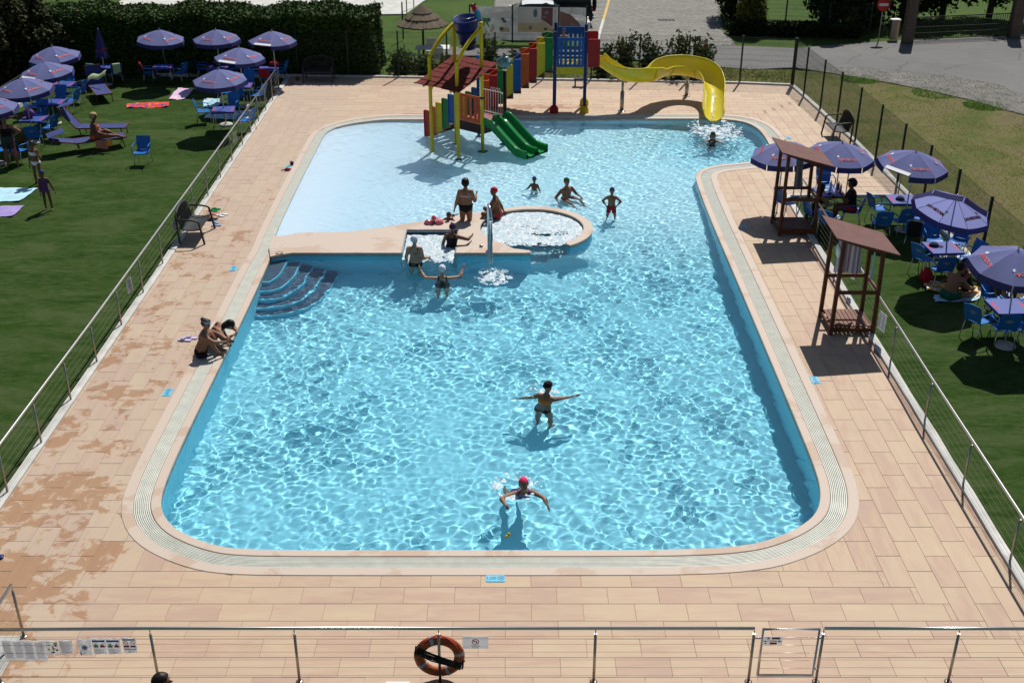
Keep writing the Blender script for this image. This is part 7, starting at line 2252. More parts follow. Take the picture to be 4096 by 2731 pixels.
# ---------------------------------------------------------------- people
def nv(v): return Vector(v).normalized()
def person(label, at, rz, pose=None, h=1.65, sex='f', skin='skin_a', suits=(), hair=('short', 'hair_dark'), cap=None, hs=1.10, bulk=1.08, pz=None, feet=True, group=None):
    """at: world x, y, z of the ground under the person, or of the pelvis when pz == 0; person faces local +y"""
    p = dict(spine=(0, 0, 1), headup=None, look=(0, 1, 0), uaL=(-.18, 0, -1), faL=(-.08, .12, -1), uaR=(.18, 0, -1), faR=(.08, .12, -1),
             thL=(-.04, .02, -1), shL=(-.02, -.03, -1), thR=(.04, .02, -1), shR=(.02, -.03, -1), ftL=(-.15, 1, -.12), ftR=(.15, 1, -.12), twist=0)
    p.update(pose or {})
    H = h; kid = sex == 'k'; male = sex == 'm'
    k = H * bulk
    leg = .525 if not kid else .50
    pel = Vector((0, 0, leg * H if pz is None else pz))
    sp = nv(p['spine'])
    neck = pel + sp * .295 * H
    R = Vector((1, 0, 0)) - sp * sp.x; R.normalize()
    Rt = Matrix.Rotation(rad(p['twist']), 3, sp) @ R
    F_ = sp.cross(R) * -1
    F_ = R.cross(sp) * -1
    if F_.dot(Vector((0, 1, 0))) < 0 and abs(sp.z) > .5: F_ = -F_
    Fwd = sp.cross(R); 
    if Fwd.y < 0 and abs(sp.z) > .3: Fwd = -Fwd
    if abs(sp.z) <= .3: Fwd = Vector((0, 0, -1)) - sp * (-sp.z); Fwd.normalize()
    hu = nv(p['headup']) if p['headup'] else (sp * .6 + Vector((0, 0, .4))).normalized()
    lk = Vector(p['look']); lk = (lk - hu * lk.dot(hu)).normalized(); hr = lk.cross(hu)
    hc = neck + sp * .018 * H + hu * (.078 * H) * hs + lk * .012 * H
    shw = (.112 if male else .098) * H * (.92 if kid else 1)
    hipw = .052 * H
    J = {}
    for s, sd in ((-1, 'L'), (1, 'R')):
        sh = neck - sp * .042 * H + Rt * s * shw
        ua = nv(p['ua' + sd]); fa = nv(p['fa' + sd])
        el = sh + ua * .172 * H; wr = el + fa * .142 * H
        hp = pel + R * s * hipw - sp * .01 * H
        th = nv(p['th' + sd]); sn = nv(p['sh' + sd])
        kn = hp + th * .245 * H * (leg / .525); an = kn + sn * .235 * H * (leg / .525)
        J[sd] = (sh, el, wr, hp, kn, an, fa, nv(p['ft' + sd]))
    mb = MB()
    def cap_(a, b, r0, r1, mid=None):
        a = Vector(a); b = Vector(b)
        pts = [a, a.lerp(b, .33), a.lerp(b, .66), b]
        rs = [r0, (r0 * .7 + r1 * .3) if mid is None else mid, r0 * .35 + r1 * .65, r1]
        mb.tube(pts, rs, 10); mb.ell(a, (r0,) * 3, 10, 6); mb.ell(b, (r1,) * 3, 10, 6)
    # trunk as a loft of ellipses
    if male: prof_ = [(-.17, .05, .055), (-.06, .088, .066), (.1, .092, .068), (.4, .084, .060), (.62, .098, .066), (.80, .102, .062), (.93, .070, .048), (1.02, .036, .036)]
    elif kid: prof_ = [(-.17, .042, .045), (-.06, .074, .056), (.1, .078, .058), (.4, .070, .056), (.62, .078, .056), (.80, .080, .052), (.93, .058, .042), (1.02, .032, .032)]
    else: prof_ = [(-.17, .05, .055), (-.06, .096, .068), (.08, .102, .072), (.28, .086, .062), (.45, .074, .054), (.64, .086, .060), (.80, .086, .054), (.93, .060, .042), (1.02, .033, .033)]
    L = .295 * H
    rows = []
    for s, rx, ry in prof_:
        c = pel + sp * s * L; ax = R.lerp(Rt, min(1, max(0, s)))
        fw = Fwd
        rows.append([c + ax * rx * k * math.cos(a) + fw * ry * k * math.sin(a) for a in [2 * math.pi * i / 16 for i in range(17)]])
    mb.grid(rows); n_ = 17
    b0 = len(mb.v) - len(rows) * n_
    mb.f.append(tuple(b0 + i for i in reversed(range(16)))); mb.m.append(0); mb.sm.append(True)
    mb.f.append(tuple(b0 + (len(rows) - 1) * n_ + i for i in range(16))); mb.m.append(0); mb.sm.append(True)
    for s, sd in ((-1, 'L'), (1, 'R')):
        sh, el, wr, hp, kn, an, fa, ft = J[sd]
        t_ = .9 if kid else 1.0
        cap_(neck - sp * .03 * H, sh, .032 * k, .033 * k * t_)
        cap_(sh, el, .034 * k * t_, .026 * k * t_); cap_(el, wr, .027 * k * t_, .017 * H * t_, .028 * k * t_)
        cap_(hp, kn, (.056 if not kid else .046) * k, .034 * k * t_); cap_(kn, an, .034 * k * t_, .021 * k, .0365 * k * t_)
        mb.ell(pel + R * s * .048 * H - sp * .02 * H - Fwd * .022 * k, (.052 * k, .052 * k, .052 * k), 12, 8)
        if sex == 'f': mb.ell(neck - sp * .105 * H + Rt * s * .042 * H + Fwd * .048 * k, (.036 * k,) * 3, 12, 8)
        if feet:
            cap_(an - ft * .025 * H + Vector((0, 0, -.012 * H)), an + ft * .09 * H + Vector((0, 0, -.02 * H)), .022 * H, .017 * H)
        pc = wr + fa * .040 * H
        cap_(wr, wr + fa * .055 * H, .0155 * H, .017 * H)
    cap_(neck - sp * .02 * H, hc - hu * .045 * H * hs, .031 * k, .030 * H)
    HM = Matrix((hr, lk, hu)).transposed()
    mb.ell(hc + hu * .012 * H * hs - lk * .006 * H, (.047 * H * hs, .058 * H * hs, .056 * H * hs), 14, 10, 0, HM)
    mb.ell(hc - hu * .026 * H * hs + lk * .010 * H, (.036 * H * hs, .042 * H * hs, .044 * H * hs), 14, 10, 0, HM)
    tmp = mb.build('tmp_body', M[skin])
    md = tmp.modifiers.new('r', 'REMESH'); md.mode = 'VOXEL'; md.voxel_size = .0105 * H; md.use_smooth_shade = True
    sm = tmp.modifiers.new('s', 'SMOOTH'); sm.iterations = 3; sm.factor = .5
    dg = bpy.context.evaluated_depsgraph_get(); dg.update()
    me = bpy.data.meshes.new_from_object(tmp.evaluated_get(dg))
    old = tmp.data; bpy.data.objects.remove(tmp); bpy.data.meshes.remove(old)
    V = np.empty(len(me.vertices) * 3, np.float32); me.vertices.foreach_get('co', V); V = V.reshape(-1, 3)
    Nn = np.empty(len(me.vertices) * 3, np.float32); me.vertex_normals.foreach_get('vector', Nn) if hasattr(me, 'vertex_normals') else None
    Nn = Nn.reshape(-1, 3)
    faces = [tuple(q.vertices) for q in me.polygons]
    # body mesh = remeshed trunk + fingers, nose, ears
    ex = MB()
    for s, sd in ((-1, 'L'), (1, 'R')):
        sh, el, wr, hp, kn, an, fa, ft = J[sd]
        side = (Rt * -s); side = side - fa * side.dot(fa)
        if side.length < .2: side = Vector((0, 1, 0)) - fa * fa.y
        side.normalize(); nrm = fa.cross(side)
        # spread across the palm along nrm x; fingers curl towards side
        acr = nrm
        base = wr + fa * .052 * H
        for i, ln in enumerate((.040, .046, .043, .034)):
            o_ = acr * ((i - 1.5) * .0095 * H)
            a = base + o_; b = a + fa * ln * H * .5 + acr * ((i - 1.5) * .002 * H); c = b + (fa * .8 + side * .45).normalized() * ln * H * .5
            ex.tube([a - fa * .012 * H, a, b, c], [.0055 * H, .0055 * H, .005 * H, .0036 * H], 6)
        a = wr + fa * .018 * H + acr * (-.014 * H); b = a + (fa * .55 - acr * .8).normalized() * .026 * H; c = b + (fa * .85 - acr * .25).normalized() * .022 * H
        ex.tube([a, b, c], [.0065 * H, .006 * H, .004 * H], 6)
    ex.tube([hc + lk * .045 * H * hs + hu * .012 * H, hc + lk * .062 * H * hs - hu * .012 * H, hc + lk * .048 * H * hs - hu * .016 * H], [.004 * H, .0085 * H, .006 * H], 6)
    for s in (-1, 1): ex.ell(hc + hr * s * .046 * H * hs - hu * .006 * H - lk * .004 * H, (.007 * H, .013 * H, .019 * H), 8, 6, 0, HM)
    nb = MB(); nb.v = [tuple(q) for q in V.tolist()]; nb.f = list(faces); nb.m = [0] * len(faces); nb.sm = [True] * len(faces)
    nb.add(ex.v, ex.f, 0, True)
    bpy.data.meshes.remove(me)
    o = nb.build('person', M[skin])
    o.location = at; o.rotation_euler = (0, 0, rad(rz))
    tag(o, label, 'person', group)
    # which bone each vertex belongs to
    bones = [('torso', pel - sp * .02 * H, neck, .085 * k), ('head', neck + sp * .03 * H, hc, .05 * H)]
    for sd in 'LR':
        sh, el, wr, hp, kn, an, fa, ft = J[sd]
        bones += [('ua', sh, el, .028 * k), ('fa', el, wr, .022 * k), ('th', hp, kn, .048 * k), ('sh', kn, an, .03 * k)]
    best = np.full(len(V), 1e9); bid = np.zeros(len(V), int); bt = np.zeros(len(V))
    for i, (nm, a, b, r) in enumerate(bones):
        a_ = np.array(a); ab = np.array(b) - a_; t = np.clip(((V - a_) @ ab) / (ab @ ab), 0, 1)
        d = np.linalg.norm(V - a_ - t[:, None] * ab, axis=1) / r
        u = d < best; best[u] = d[u]; bid[u] = i; bt[u] = t[u]
    names = np.array([b_[0] for b_ in bones])[bid]
    rel = V - np.array(pel)
    S_ = rel @ np.array(sp) / L; A_ = rel @ np.array(Rt) / H; B_ = rel @ np.array(Fwd) / H
    tor = names == 'torso'; thg = names == 'th'
    aa = np.abs(A_)
    for kind, mat in suits:
        if kind == 'brief': sel = ((tor & (S_ < .16)) | (thg & (bt < .13) & (S_ < .1) & (aa < .115)))
        elif kind == 'bottom': sel = ((tor & (S_ < .10)) | (thg & (bt < .10) & (S_ < .06)))
        elif kind == 'shorts': sel = ((tor & (S_ < .17)) | (thg & (bt < .55)))
        elif kind == 'top': sel = tor & (((S_ > .56) & (S_ < .76) & (B_ > .015)) | ((S_ > .60) & (S_ < .66)) | ((S_ >= .72) & (S_ < 1.0) & (np.abs(aa - .058) < .008)))
        elif kind == 'bandeau': sel = (tor | (names == 'ua')) & (S_ > .50) & (S_ < .80) & (aa < .10)
        elif kind == 'onepiece': sel = ((tor & (S_ < .80)) | (thg & (bt < .12)) | (tor & (S_ >= .78) & (S_ < 1.0) & (np.abs(aa - .055) < .014)))
        elif kind == 'shirt': sel = ((tor & (S_ < 1.0)) | ((names == 'ua') & (bt < .62)))
        elif kind == 'skirt': sel = ((tor & (S_ < .30)) | (thg & (bt < .62)))
        else: continue
        fs = [f for f in faces if all(sel[i] for i in f)]
        if not fs: continue
        us = sorted(set(i for f in fs for i in f)); mp = {q: j for j, q in enumerate(us)}
        grow = {'shorts': .012, 'shirt': .012, 'skirt': .02}.get(kind, .005) * H / 1.65
        cb = MB(); cb.add([Vector(V[i]) + Vector(Nn[i]) * grow for i in us], [tuple(mp[i] for i in f) for f in fs], 0, True)
        cb.build({'brief': 'swim_brief', 'bottom': 'bikini_bottom', 'top': 'bikini_top', 'bandeau': 'bikini_top', 'onepiece': 'swimsuit'}.get(kind, kind), M[mat], o)
    # eyes and mouth
    for s in (-1, 1): MB().ell(hc + lk * .048 * H * hs + hr * s * .018 * H * hs + hu * .010 * H * hs, (.006 * H, .006 * H, .005 * H), 8, 6).build('eye', M['eye'], o)
    MB().ell(hc + lk * .047 * H * hs - hu * .036 * H * hs, (.013 * H, .006 * H, .004 * H), 8, 6, 0, HM).build('mouth', M['lip'], o)
    def shell(r, keepf, mat, name, bumpy=0.0, thick=1.0):
        c = hc + hu * .014 * H * hs - lk * .006 * H
        sb = MB(); n, kk = 22, 16
        vs = []; kp = []
        for i in range(kk + 1):
            t = math.pi * i / kk
            for j in range(n):
                a = 2 * math.pi * j / n
                d = Vector((math.sin(t) * math.cos(a), math.sin(t) * math.sin(a), math.cos(t)))
                w = 1 + bumpy * (noise.noise(d * 4.5 + Vector((H, 0, 0))) + .5 * noise.noise(d * 11))
                q = Vector((d.x * .047 * r, d.y * .058 * r, d.z * .056 * r)) * H * hs * w
                vs.append(c + HM @ q); kp.append(keepf(d))
        fs = []
        for i in range(kk):
            for j in range(n):
                q = (i * n + j, (i + 1) * n + j, (i + 1) * n + (j + 1) % n, i * n + (j + 1) % n)
                if all(kp[z_] for z_ in q): fs.append(q)
        sb.add(vs, fs, 0, True); return sb
    if cap: shell(1.075, lambda d: d.z * .95 - d.y * .30 > -.12 and not (d.y > .55 and d.z < .22), M[cap], 'c').build('swim_cap', M[cap], o)
    if hair:
        st, hm = hair
        if st == 'short': shell(1.10, lambda d: d.z * .8 - d.y * .75 > -.28 and not (d.y > .5 and d.z < .35), M[hm], 'h', .05).build('hair', M[hm], o)
        elif st == 'curly': shell(1.30, lambda d: d.z * .8 - d.y * .75 > -.5 and not (d.y > .45 and d.z < .35), M[hm], 'h', .16).build('hair', M[hm], o)
        elif st in ('long', 'bun', 'wet'):
            sb = shell(1.12, lambda d: d.z * .8 - d.y * .75 > -.42 and not (d.y > .45 and d.z < .38), M[hm], 'h', .05)
            if st == 'long':
                for i in range(9):
                    a = rad(190 + i * 20); q = hc + HM @ Vector((math.cos(a) * .048, math.sin(a) * .055, .0)) * H
                    e = q - sp * .13 * H - lk * .02 * H
                    sb.tube([q, q.lerp(e, .5) - lk * .006 * H, e], [.018 * H, .017 * H, .006 * H], 6)
            if st == 'bun': sb.ell(hc - lk * .055 * H * hs + hu * .05 * H * hs, (.03 * H,) * 3, 10, 8)
            if st == 'wet':
                for s in (-1, 1): sb.tube([hc + hr * s * .045 * H + hu * .02 * H, hc + hr * s * .05 * H - hu * .05 * H, hc + hr * s * .045 * H - hu * .11 * H], [.018 * H, .018 * H, .008 * H], 7)
            sb.build('hair', M[hm], o)
    o['_h'] = 0.0
    del o['_h']
    for q in [o] + list(o.children): q.cycles.is_caustics_receiver = True
    return o, dict(pel=pel, neck=neck, hc=hc, J=J, H=H, hu=hu, lk=lk, hr=hr)
def W3(px, py, z): x, y = G(px, py, z); return (x, y, z)
SKIN = 'skin_a'
# --- in and at the pool
x, y, z = W3(1863, 823, .50); person('woman in a black bikini seen from behind standing in the paddling pool', (x, y, z), -4, dict(uaL=(-.30, -.05, -1), faL=(-.30, .02, -1), uaR=(.35, .05, -1), faR=(.10, .75, .45), look=(.1, 1, -.1)), 1.66, 'f', 'skin_a', (('brief', 'cloth_black'), ('top', 'cloth_white')), ('curly', 'hair_dark'), pz=0, bulk=1.24)
x, y, z = W3(1988, 852, .15); person('woman with a red swim cap sitting on the island rim', (x, y, z), 82, dict(spine=(0, .12, 1), thL=(-.35, 1, .12), shL=(.3, -.75, -.35), thR=(.25, 1, .18), shR=(-.5, -.8, -.35), uaL=(-.1, .35, -1), faL=(-.15, .75, -.65), uaR=(.35, -.45, -1), faR=(.2, -.45, -1), look=(-.2, 1, -.25), ftL=(.3, .7, -.2), ftR=(-.5, .6, -.2)), 1.64, 'f', 'skin_c', (('bottom', 'cloth_red'), ('top', 'cloth_red')), None, 'cap_red', pz=0, bulk=1.2)
def prone(label, px, py, h, cap, skin, suit, rz=180):
    x, y, z = W3(px, py, .22)
    d = .43 * h
    o, q = person(label, (x + .02, y + d, .03), rz, dict(spine=(0, .96, .22), headup=(0, -.15, 1), look=(0, 1, -.1), uaL=(-.6, .75, -.35), faL=(.35, .9, -.12), uaR=(.6, .75, -.35), faR=(-.35, .9, -.12), thL=(-.1, -1, -.15), shL=(-.1, -1, -.2), thR=(.1, -1, -.15), shR=(.1, -1, -.2), ftL=(0, -1, -.3), ftR=(0, -1, -.3)), h, 'k', skin, suit, None, cap, 1.25, pz=0)
    return o, q
o, q = prone('small child with pink cap and armbands leaning on the island edge', 1731, 880, 1.05, 'cap_pink', 'skin_b', (('onepiece', 'cloth_pink'),))
def torus_on(o, a, b, R_, r_, name, mat):
    a = Vector(a); b = Vector(b); c = a.lerp(b, .5); Fm = frame(b - a)
    rows = [[c + Fm @ Vector(((R_ + r_ * math.cos(t)) * math.cos(s), (R_ + r_ * math.cos(t)) * math.sin(s), 1.5 * r_ * math.sin(t))) for t in np.linspace(0, 6.2832, 11)] for s in np.linspace(0, 6.2832, 19)]
    MB().grid(rows).build(name, M[mat], o)
for sd in 'LR': torus_on(o, q['J'][sd][0], q['J'][sd][1], .078, .062, 'armband', 'float_pink')
prone('small child with navy cap resting on the island edge', 1797, 868, 1.1, 'cloth_navy', 'skin_c', (('shorts', 'cloth_black'),), 172)
x, y, z = W3(1808, 985, .02); person('woman with a purple swim cap in the corner of the massage bay', (x - .02, y + .05, -.13), -12, dict(spine=(.05, .08, 1), uaL=(-.45, .35, -.9), faL=(-.1, .6, -.8), uaR=(.9, .2, -.25), faR=(.15, 1, .05), look=(.1, 1, 0), thL=(-.2, .9, -.3), shL=(0, .1, -1), thR=(.2, .9, -.3), shR=(0, .1, -1)), 1.64, 'f', 'skin_c', (('onepiece', 'cloth_black'),), None, 'cap_purple', pz=0, bulk=1.1)
x, y, z = W3(1662, 1050, 0); person('woman in black bikini and white swim cap standing before the massage bay', (x, y, -.02), -8, dict(uaL=(-.3, .1, -1), faL=(.0, .6, -.8), uaR=(.22, .05, -1), faR=(.35, .9, -.25), look=(.3, 1, -.1), spine=(-.03, 0, 1)), 1.64, 'f', 'skin_b', (('bottom', 'cloth_black'), ('top', 'cloth_black')), None, 'cap_white', pz=0)
x, y, z = W3(1769, 1092, .10); person('swimmer with white cap and spread arms below the massage bay', (x, y, -.49), 2, dict(uaL=(-1, .2, .0), faL=(-.35, .6, .5), uaR=(1, .2, .05), faR=(.25, .6, .55), look=(0, 1, .05), thL=(-.1, .3, -1), shL=(0, -.4, -1)), 1.70, 'f', 'skin_b', (('onepiece', 'cloth_black'),), None, 'cap_white', pz=0, bulk=1.1)
x, y, z = W3(2137, 750, .02); person('small boy in a blue and yellow cap wading near the man with green cap', (x, y, -.17), 165, dict(uaR=(.6, .1, -.8), faR=(.6, .3, -.6), uaL=(-.4, .0, -1), faL=(-.2, .3, -1), look=(-.2, 1, 0)), 1.10, 'k', 'skin_c', (('shorts', 'cloth_white'),), None, 'cap_blue', 1.25, pz=0)
x, y, z = W3(2266, 772, .02); person('man with a dark green cap sitting in the shallow water', (x, y, -.27), 215, dict(spine=(.05, .05, 1), uaL=(-.55, .3, -.8), faL=(.1, .9, -.4), uaR=(.75, -.1, -.75), faR=(.2, .6, -.4), thL=(-.3, 1, .1), shL=(.1, .7, -.5), thR=(.35, 1, .1), shR=(0, .7, -.5), look=(.3, 1, 0)), 1.68, 'm', 'skin_a', (('shorts', 'cloth_red'),), None, 'cap_green', pz=0, bulk=1.05)
x, y, z = W3(2445, 845, .0); person('boy in red trunks and blue cap standing with hands on hips', (x, y, -.5), 172, dict(uaL=(-.85, -.25, -.75), faL=(.62, .45, -.62), uaR=(.85, -.25, -.75), faR=(-.62, .45, -.62), thL=(-.14, .02, -1), thR=(.14, .02, -1), look=(0, 1, -.1)), 1.24, 'k', 'skin_a', (('shorts', 'cloth_red'),), None, 'cap_blue', 1.25, bulk=1.2)
x, y, z = W3(2850, 556, .05); person('swimmer with wet dark hair in the splash below the yellow slide', (x, y, -.43), 178, dict(uaL=(-.7, .6, -.2), faL=(-.2, .8, .0), uaR=(.7, .5, -.25), faR=(.5, .7, .05), look=(0, 1, .1), thL=(-.1, -.5, -.8), shL=(0, -.9, -.4)), 1.55, 'f', 'skin_a', (('onepiece', 'cloth_black'),), ('wet', 'hair_dark'), None, pz=0)
x, y, z = W3(2172, 1592, .0); person('woman in an orange bikini top wading with arms spread in mid pool', (x, y - .05, -.40), -26, dict(spine=(.06, .22, 1), uaL=(-.85, -.1, -.55), faL=(-.9, -.3, -.25), uaR=(.45, .85, -.25), faR=(.75, .75, .05), look=(.35, 1, -.1), thL=(-.15, .25, -1), thR=(.15, .1, -1)), 1.64, 'f', 'skin_a', (('bottom', 'cloth_black'), ('bandeau', 'cloth_orange')), None, 'cap_black', pz=0, bulk=1.12)
x, y, z = W3(2054, 1962, .12); person('swimmer with a bright pink cap doing breaststroke towards the near edge', (x + .12, y + .42, -.36), 192, dict(spine=(0, .62, .78), headup=(0, -.25, 1), look=(0, 1, -.25), uaR=(.9, .35, -.02), faR=(-.1, .85, .10), uaL=(-.65, .75, -.12), faL=(-.05, 1, -.2), thL=(-.08, -.45, -.9), shL=(-.05, -.8, -.6), thR=(.08, -.5, -.85), shR=(.05, -.8, -.5), ftL=(0, -1, 0), ftR=(0, -1, 0)), 1.62, 'f', 'skin_a', (('onepiece', 'cloth_purple'),), None, 'cap_pink', pz=0)
SIT = dict(spine=(0, .28, 1), thL=(-.10, .50, .86), shL=(.05, .48, -.90), thR=(.10, .50, .86), shR=(-.05, .48, -.90), uaL=(-.22, .85, -.45), faL=(.55, .75, -.22), uaR=(.22, .85, -.45), faR=(-.55, .75, -.22), look=(.5, 1, -.35), ftL=(0, 1, -.35), ftR=(0, 1, -.35))
x, y, z = W3(818, 1405, .05); x -= .06; o, q = person('girl with a pale blue headband hugging her knees on the left pool edge', (x, y, .105), -88, SIT, 1.60, 'f', 'skin_a', (('bottom', 'cloth_black'), ('top', 'cloth_black')), ('bun', 'hair_brown'), pz=0, bulk=1.2)
hb = MB(); rows = []
for zz in (-.012, .0, .014, .026):
    rows.append([q['hc'] + q['hr'] * .0545 * 1.6 * math.cos(a) + q['lk'] * (.067 * 1.6 * math.sin(a)) - q['lk'] * .006 + q['hu'] * 1.6 * (.028 + zz + .012 * math.sin(a)) for a in np.linspace(0, 6.2832, 25)])
hb.grid(rows); hb.build('headband', M['headband'], o)
S2 = dict(SIT); S2.update(spine=(0, .72, .70), headup=(0, .85, .35), look=(0, .4, -1), uaL=(-.4, .55, -.35), faL=(.85, .45, .1), uaR=(.4, .55, -.35), faR=(-.85, .45, .1), thL=(-.08, .5, .86), thR=(.08, .5, .86))
person('girl with dark hair bowing her head onto her knees on the left pool edge', (x + .07, y + .50, .105), -96, S2, 1.60, 'f', 'skin_a', (('bottom', 'cloth_black'), ('top', 'cloth_black')), ('long', 'hair_dark'), pz=0, bulk=1.2)
# --- on the slide tower
person('boy with a blue cap standing on the slide tower', (1.92, 42.9, 1.73), 190, dict(uaL=(-.4, .3, -1), faL=(0, .9, .2), look=(.5, 1, -.2)), 1.28, 'k', 'skin_b', (('shorts', 'cloth_teal'),), None, 'cap_blue', 1.15)
# --- on the left lawn
x, y, z = W3(52, 664, -.06); person('woman in black top and dark shorts with hands on hips at the left edge', (x, y, -.06), 195, dict(uaL=(-.9, -.2, -.7), faL=(.7, .5, -.5), uaR=(.8, -.2, -.75), faR=(-.7, .5, -.5), thL=(-.16, .02, -1), thR=(.12, .02, -1), look=(-.35, 1, -.1)), 1.68, 'f', 'skin_a', (('skirt', 'cloth_shade'), ('onepiece', 'cloth_black')), ('short', 'hair_brown'), None, bulk=1.18)
x, y, z = W3(25, 520, .4); person('person in dark clothes reclining in the parasol shade at the left edge', (x - .1, y, .40), 290, dict(spine=(0, -.35, 1), thL=(-.1, 1, .05), shL=(0, .3, -1), thR=(.1, 1, .05), shR=(0, .3, -1), uaL=(-.2, .9, -.25), faL=(0, 1, .1), look=(.2, 1, 0)), 1.7, 'm', 'skin_c', (('shirt', 'cloth_black'), ('shorts', 'cloth_black')), ('short', 'hair_dark'), pz=0)
x, y, z = W3(158, 735, -.06); person('girl in white bikini and black cap holding a hand to her chest', (x, y, -.06), 172, dict(uaL=(-.35, .1, -.9), faL=(.35, .35, .85), uaR=(.2, 0, -1), faR=(.05, .15, -1), look=(-.2, 1, -.1)), 1.42, 'k', 'skin_c', (('bottom', 'cloth_white'), ('bandeau', 'cloth_white')), ('bun', 'hair_dark'), 'cap_black', 1.08)
x, y, z = W3(196, 838, -.06); person('child in a purple swimsuit with a blue cap walking on the lawn', (x, y, -.06), 188, dict(uaL=(-.42, .0, -1), faL=(-.38, .15, -1), uaR=(.15, .1, -1), faR=(.0, .2, -1), thL=(-.12, .12, -1), thR=(.05, -.1, -1), look=(.1, 1, -.1)), 1.24, 'k', 'skin_c', (('onepiece', 'cloth_purple'),), None, 'cap_blue', 1.15)
x, y, z = W3(370, 545, .40); person('tanned blond woman in an orange swimsuit sitting on a blue lounger', (LB[0] + .05, LB[1] + .02, .40), -70, dict(spine=(0, .10, 1), thL=(-.2, 1, .30), shL=(.1, .85, -.45), thR=(.2, 1, .05), shR=(0, 1, -.1), uaL=(-.25, .3, -1), faL=(.1, .9, -.3), uaR=(.25, .25, -1), faR=(-.1, .9, -.3), look=(0, 1, -.35)), 1.64, 'f', 'skin_c', (('bottom', 'cloth_orange'), ('top', 'cloth_orange')), ('curly', 'hair_blond'), pz=0, bulk=1.25)
# --- on the right strip
cx_, cy_ = G(3405, 840, .41)
person('man in a black T-shirt and red shorts sitting at the bottle table', (cx_, cy_, .50), 80, dict(spine=(0, .10, 1), thL=(-.15, 1, .0), shL=(0, .1, -1), thR=(.15, 1, .0), shR=(0, .15, -1), uaL=(-.15, .55, -.8), faL=(.1, .55, .85), uaR=(.15, .5, -.9), faR=(-.1, .9, .1), look=(0, 1, .05)), 1.72, 'm', 'skin_c', (('shirt', 'cloth_black'), ('shorts', 'cloth_red')), ('curly', 'hair_dark'), pz=0)
cx_, cy_ = G(3262, 855, .41)
person('woman with long dark hair sitting left of the bottle table', (cx_, cy_, .50), -70, dict(spine=(0, .15, 1), thL=(-.15, 1, .0), shL=(0, .1, -1), thR=(.15, 1, .0), shR=(0, .15, -1), uaL=(-.15, .6, -.8), faL=(.1, 1, .1), uaR=(.15, .6, -.8), faR=(-.1, 1, .1), look=(0, 1, -.3)), 1.64, 'f', 'skin_a', (('onepiece', 'cloth_black'),), ('long', 'hair_dark'), pz=0)
x, y = G(3790, 1190, 0)
person('bare backed man in dark green shorts sitting on the yellow towel', (x, y, .10), -55, dict(spine=(.1, .35, 1), thL=(-.25, 1, .12), shL=(.1, 1, -.25), thR=(.45, .9, .05), shR=(-.1, .9, -.15), uaL=(-.1, .8, -.6), faL=(.1, .9, -.3), uaR=(.2, .7, -.75), faR=(-.1, .9, -.3), look=(.1, 1, -.5)), 1.75, 'm', 'skin_a', (('shorts', 'cap_green'),), ('short', 'hair_dark'), pz=0, bulk=1.1)
x, y = G(3868, 1160, 0)
person('woman in dark swimsuit sitting on the towel facing the man', (x, y, .10), 95, dict(spine=(0, .28, 1), thL=(-.25, .85, .55), shL=(0, .4, -.95), thR=(.35, 1, .1), shR=(-.6, .5, -.3), uaL=(-.1, .7, -.7), faL=(.1, .9, -.2), uaR=(.1, .7, -.7), faR=(-.1, .9, -.3), look=(0, 1, -.5)), 1.64, 'f', 'skin_a', (('onepiece', 'cloth_black'),), ('bun', 'hair_dark'), pz=0)
# --- below the front railing
x, y = G(640, 2720, 1.55); person('dark haired person whose head shows below the front railing', (x, y, -.05), -75, {}, 1.70, 'm', 'skin_a', (('shirt', 'cloth_navy'), ('shorts', 'cloth_black')), ('short', 'hair_dark'))
# ---------------------------------------------------------------- small things left about
def slipper_mesh():
    mb = MB()
    out = [(.045 * w, y) for w, y in ((.5, -.13), (.85, -.11), (.95, -.06), (.8, 0), (.95, .06), (1.0, .10), (.7, .135), (.2, .148))]
    poly = out + [(-x, y) for x, y in out[::-1]]
    mb.prism(poly, 0, .022, 0)
    mb.tube([(-.042, .01, .02), (-.02, .05, .045), (0, .085, .03)], .006, 5); mb.tube([(.042, .01, .02), (.02, .05, .045), (0, .085, .03)], .006, 5)
    return mb
def pair(label, px, py, rz, mat, gap=.12, z=0.004, s=1.0, closed=False, dx2=0.0, rz2=None):
    x, y = G(px, py, z)
    t = thing('flip_flops' if not closed else 'sliders', label, 'sandals', (x, y, z), rad(rz))
    me = slipper_mesh().mesh('sandal', M[mat])
    if closed:
        b = slipper_mesh(); b.grid([[(.05 * math.cos(a), y_, .022 + .04 * math.sin(a)) for a in np.linspace(0, 3.14, 8)] for y_ in (.0, .08)]); me = b.mesh('sandal', M[mat])
    link('sandal', me, t, Matrix.Translation((-gap / 2, 0, 0)) @ Matrix.Scale(s, 4)); link('sandal', me, t, Matrix.Translation((gap / 2, dx2, 0)) @ Matrix.Rotation(rad(rz2 or 8), 4, 'Z') @ Matrix.Scale(s, 4))
k = 400 / 2091
def fp_(x, y): return 680 + x * k, 780 + y * k
pair('green flip-flops beside the left bench, farthest from the viewer', *fp_(935, 315), 70, 'slide_green', .16, s=1.05)
pair('white flip-flops right of the shoe group by the left bench', *fp_(1095, 425), 62, 'white', .15)
pair('pink flip-flops close to the front of the left bench', *fp_(870, 430), 50, 'float_pink', .2, s=.85)
pair('black sandals under the front edge of the left bench', *fp_(890, 520), 85, 'black', .13, closed=True)
pair('slate blue sandals nearest the viewer by the left bench', *fp_(965, 608), 105, 'headband', .28, rz2=-70)
M['lilac'] = pm('lilac_rubber', (.48, .42, .60), .5, 0, .06)
pair('lilac bath sliders on the deck behind the sitting girls', 745, 1357, 80, 'lilac', .12, closed=True, dx2=-.09, s=1.15)
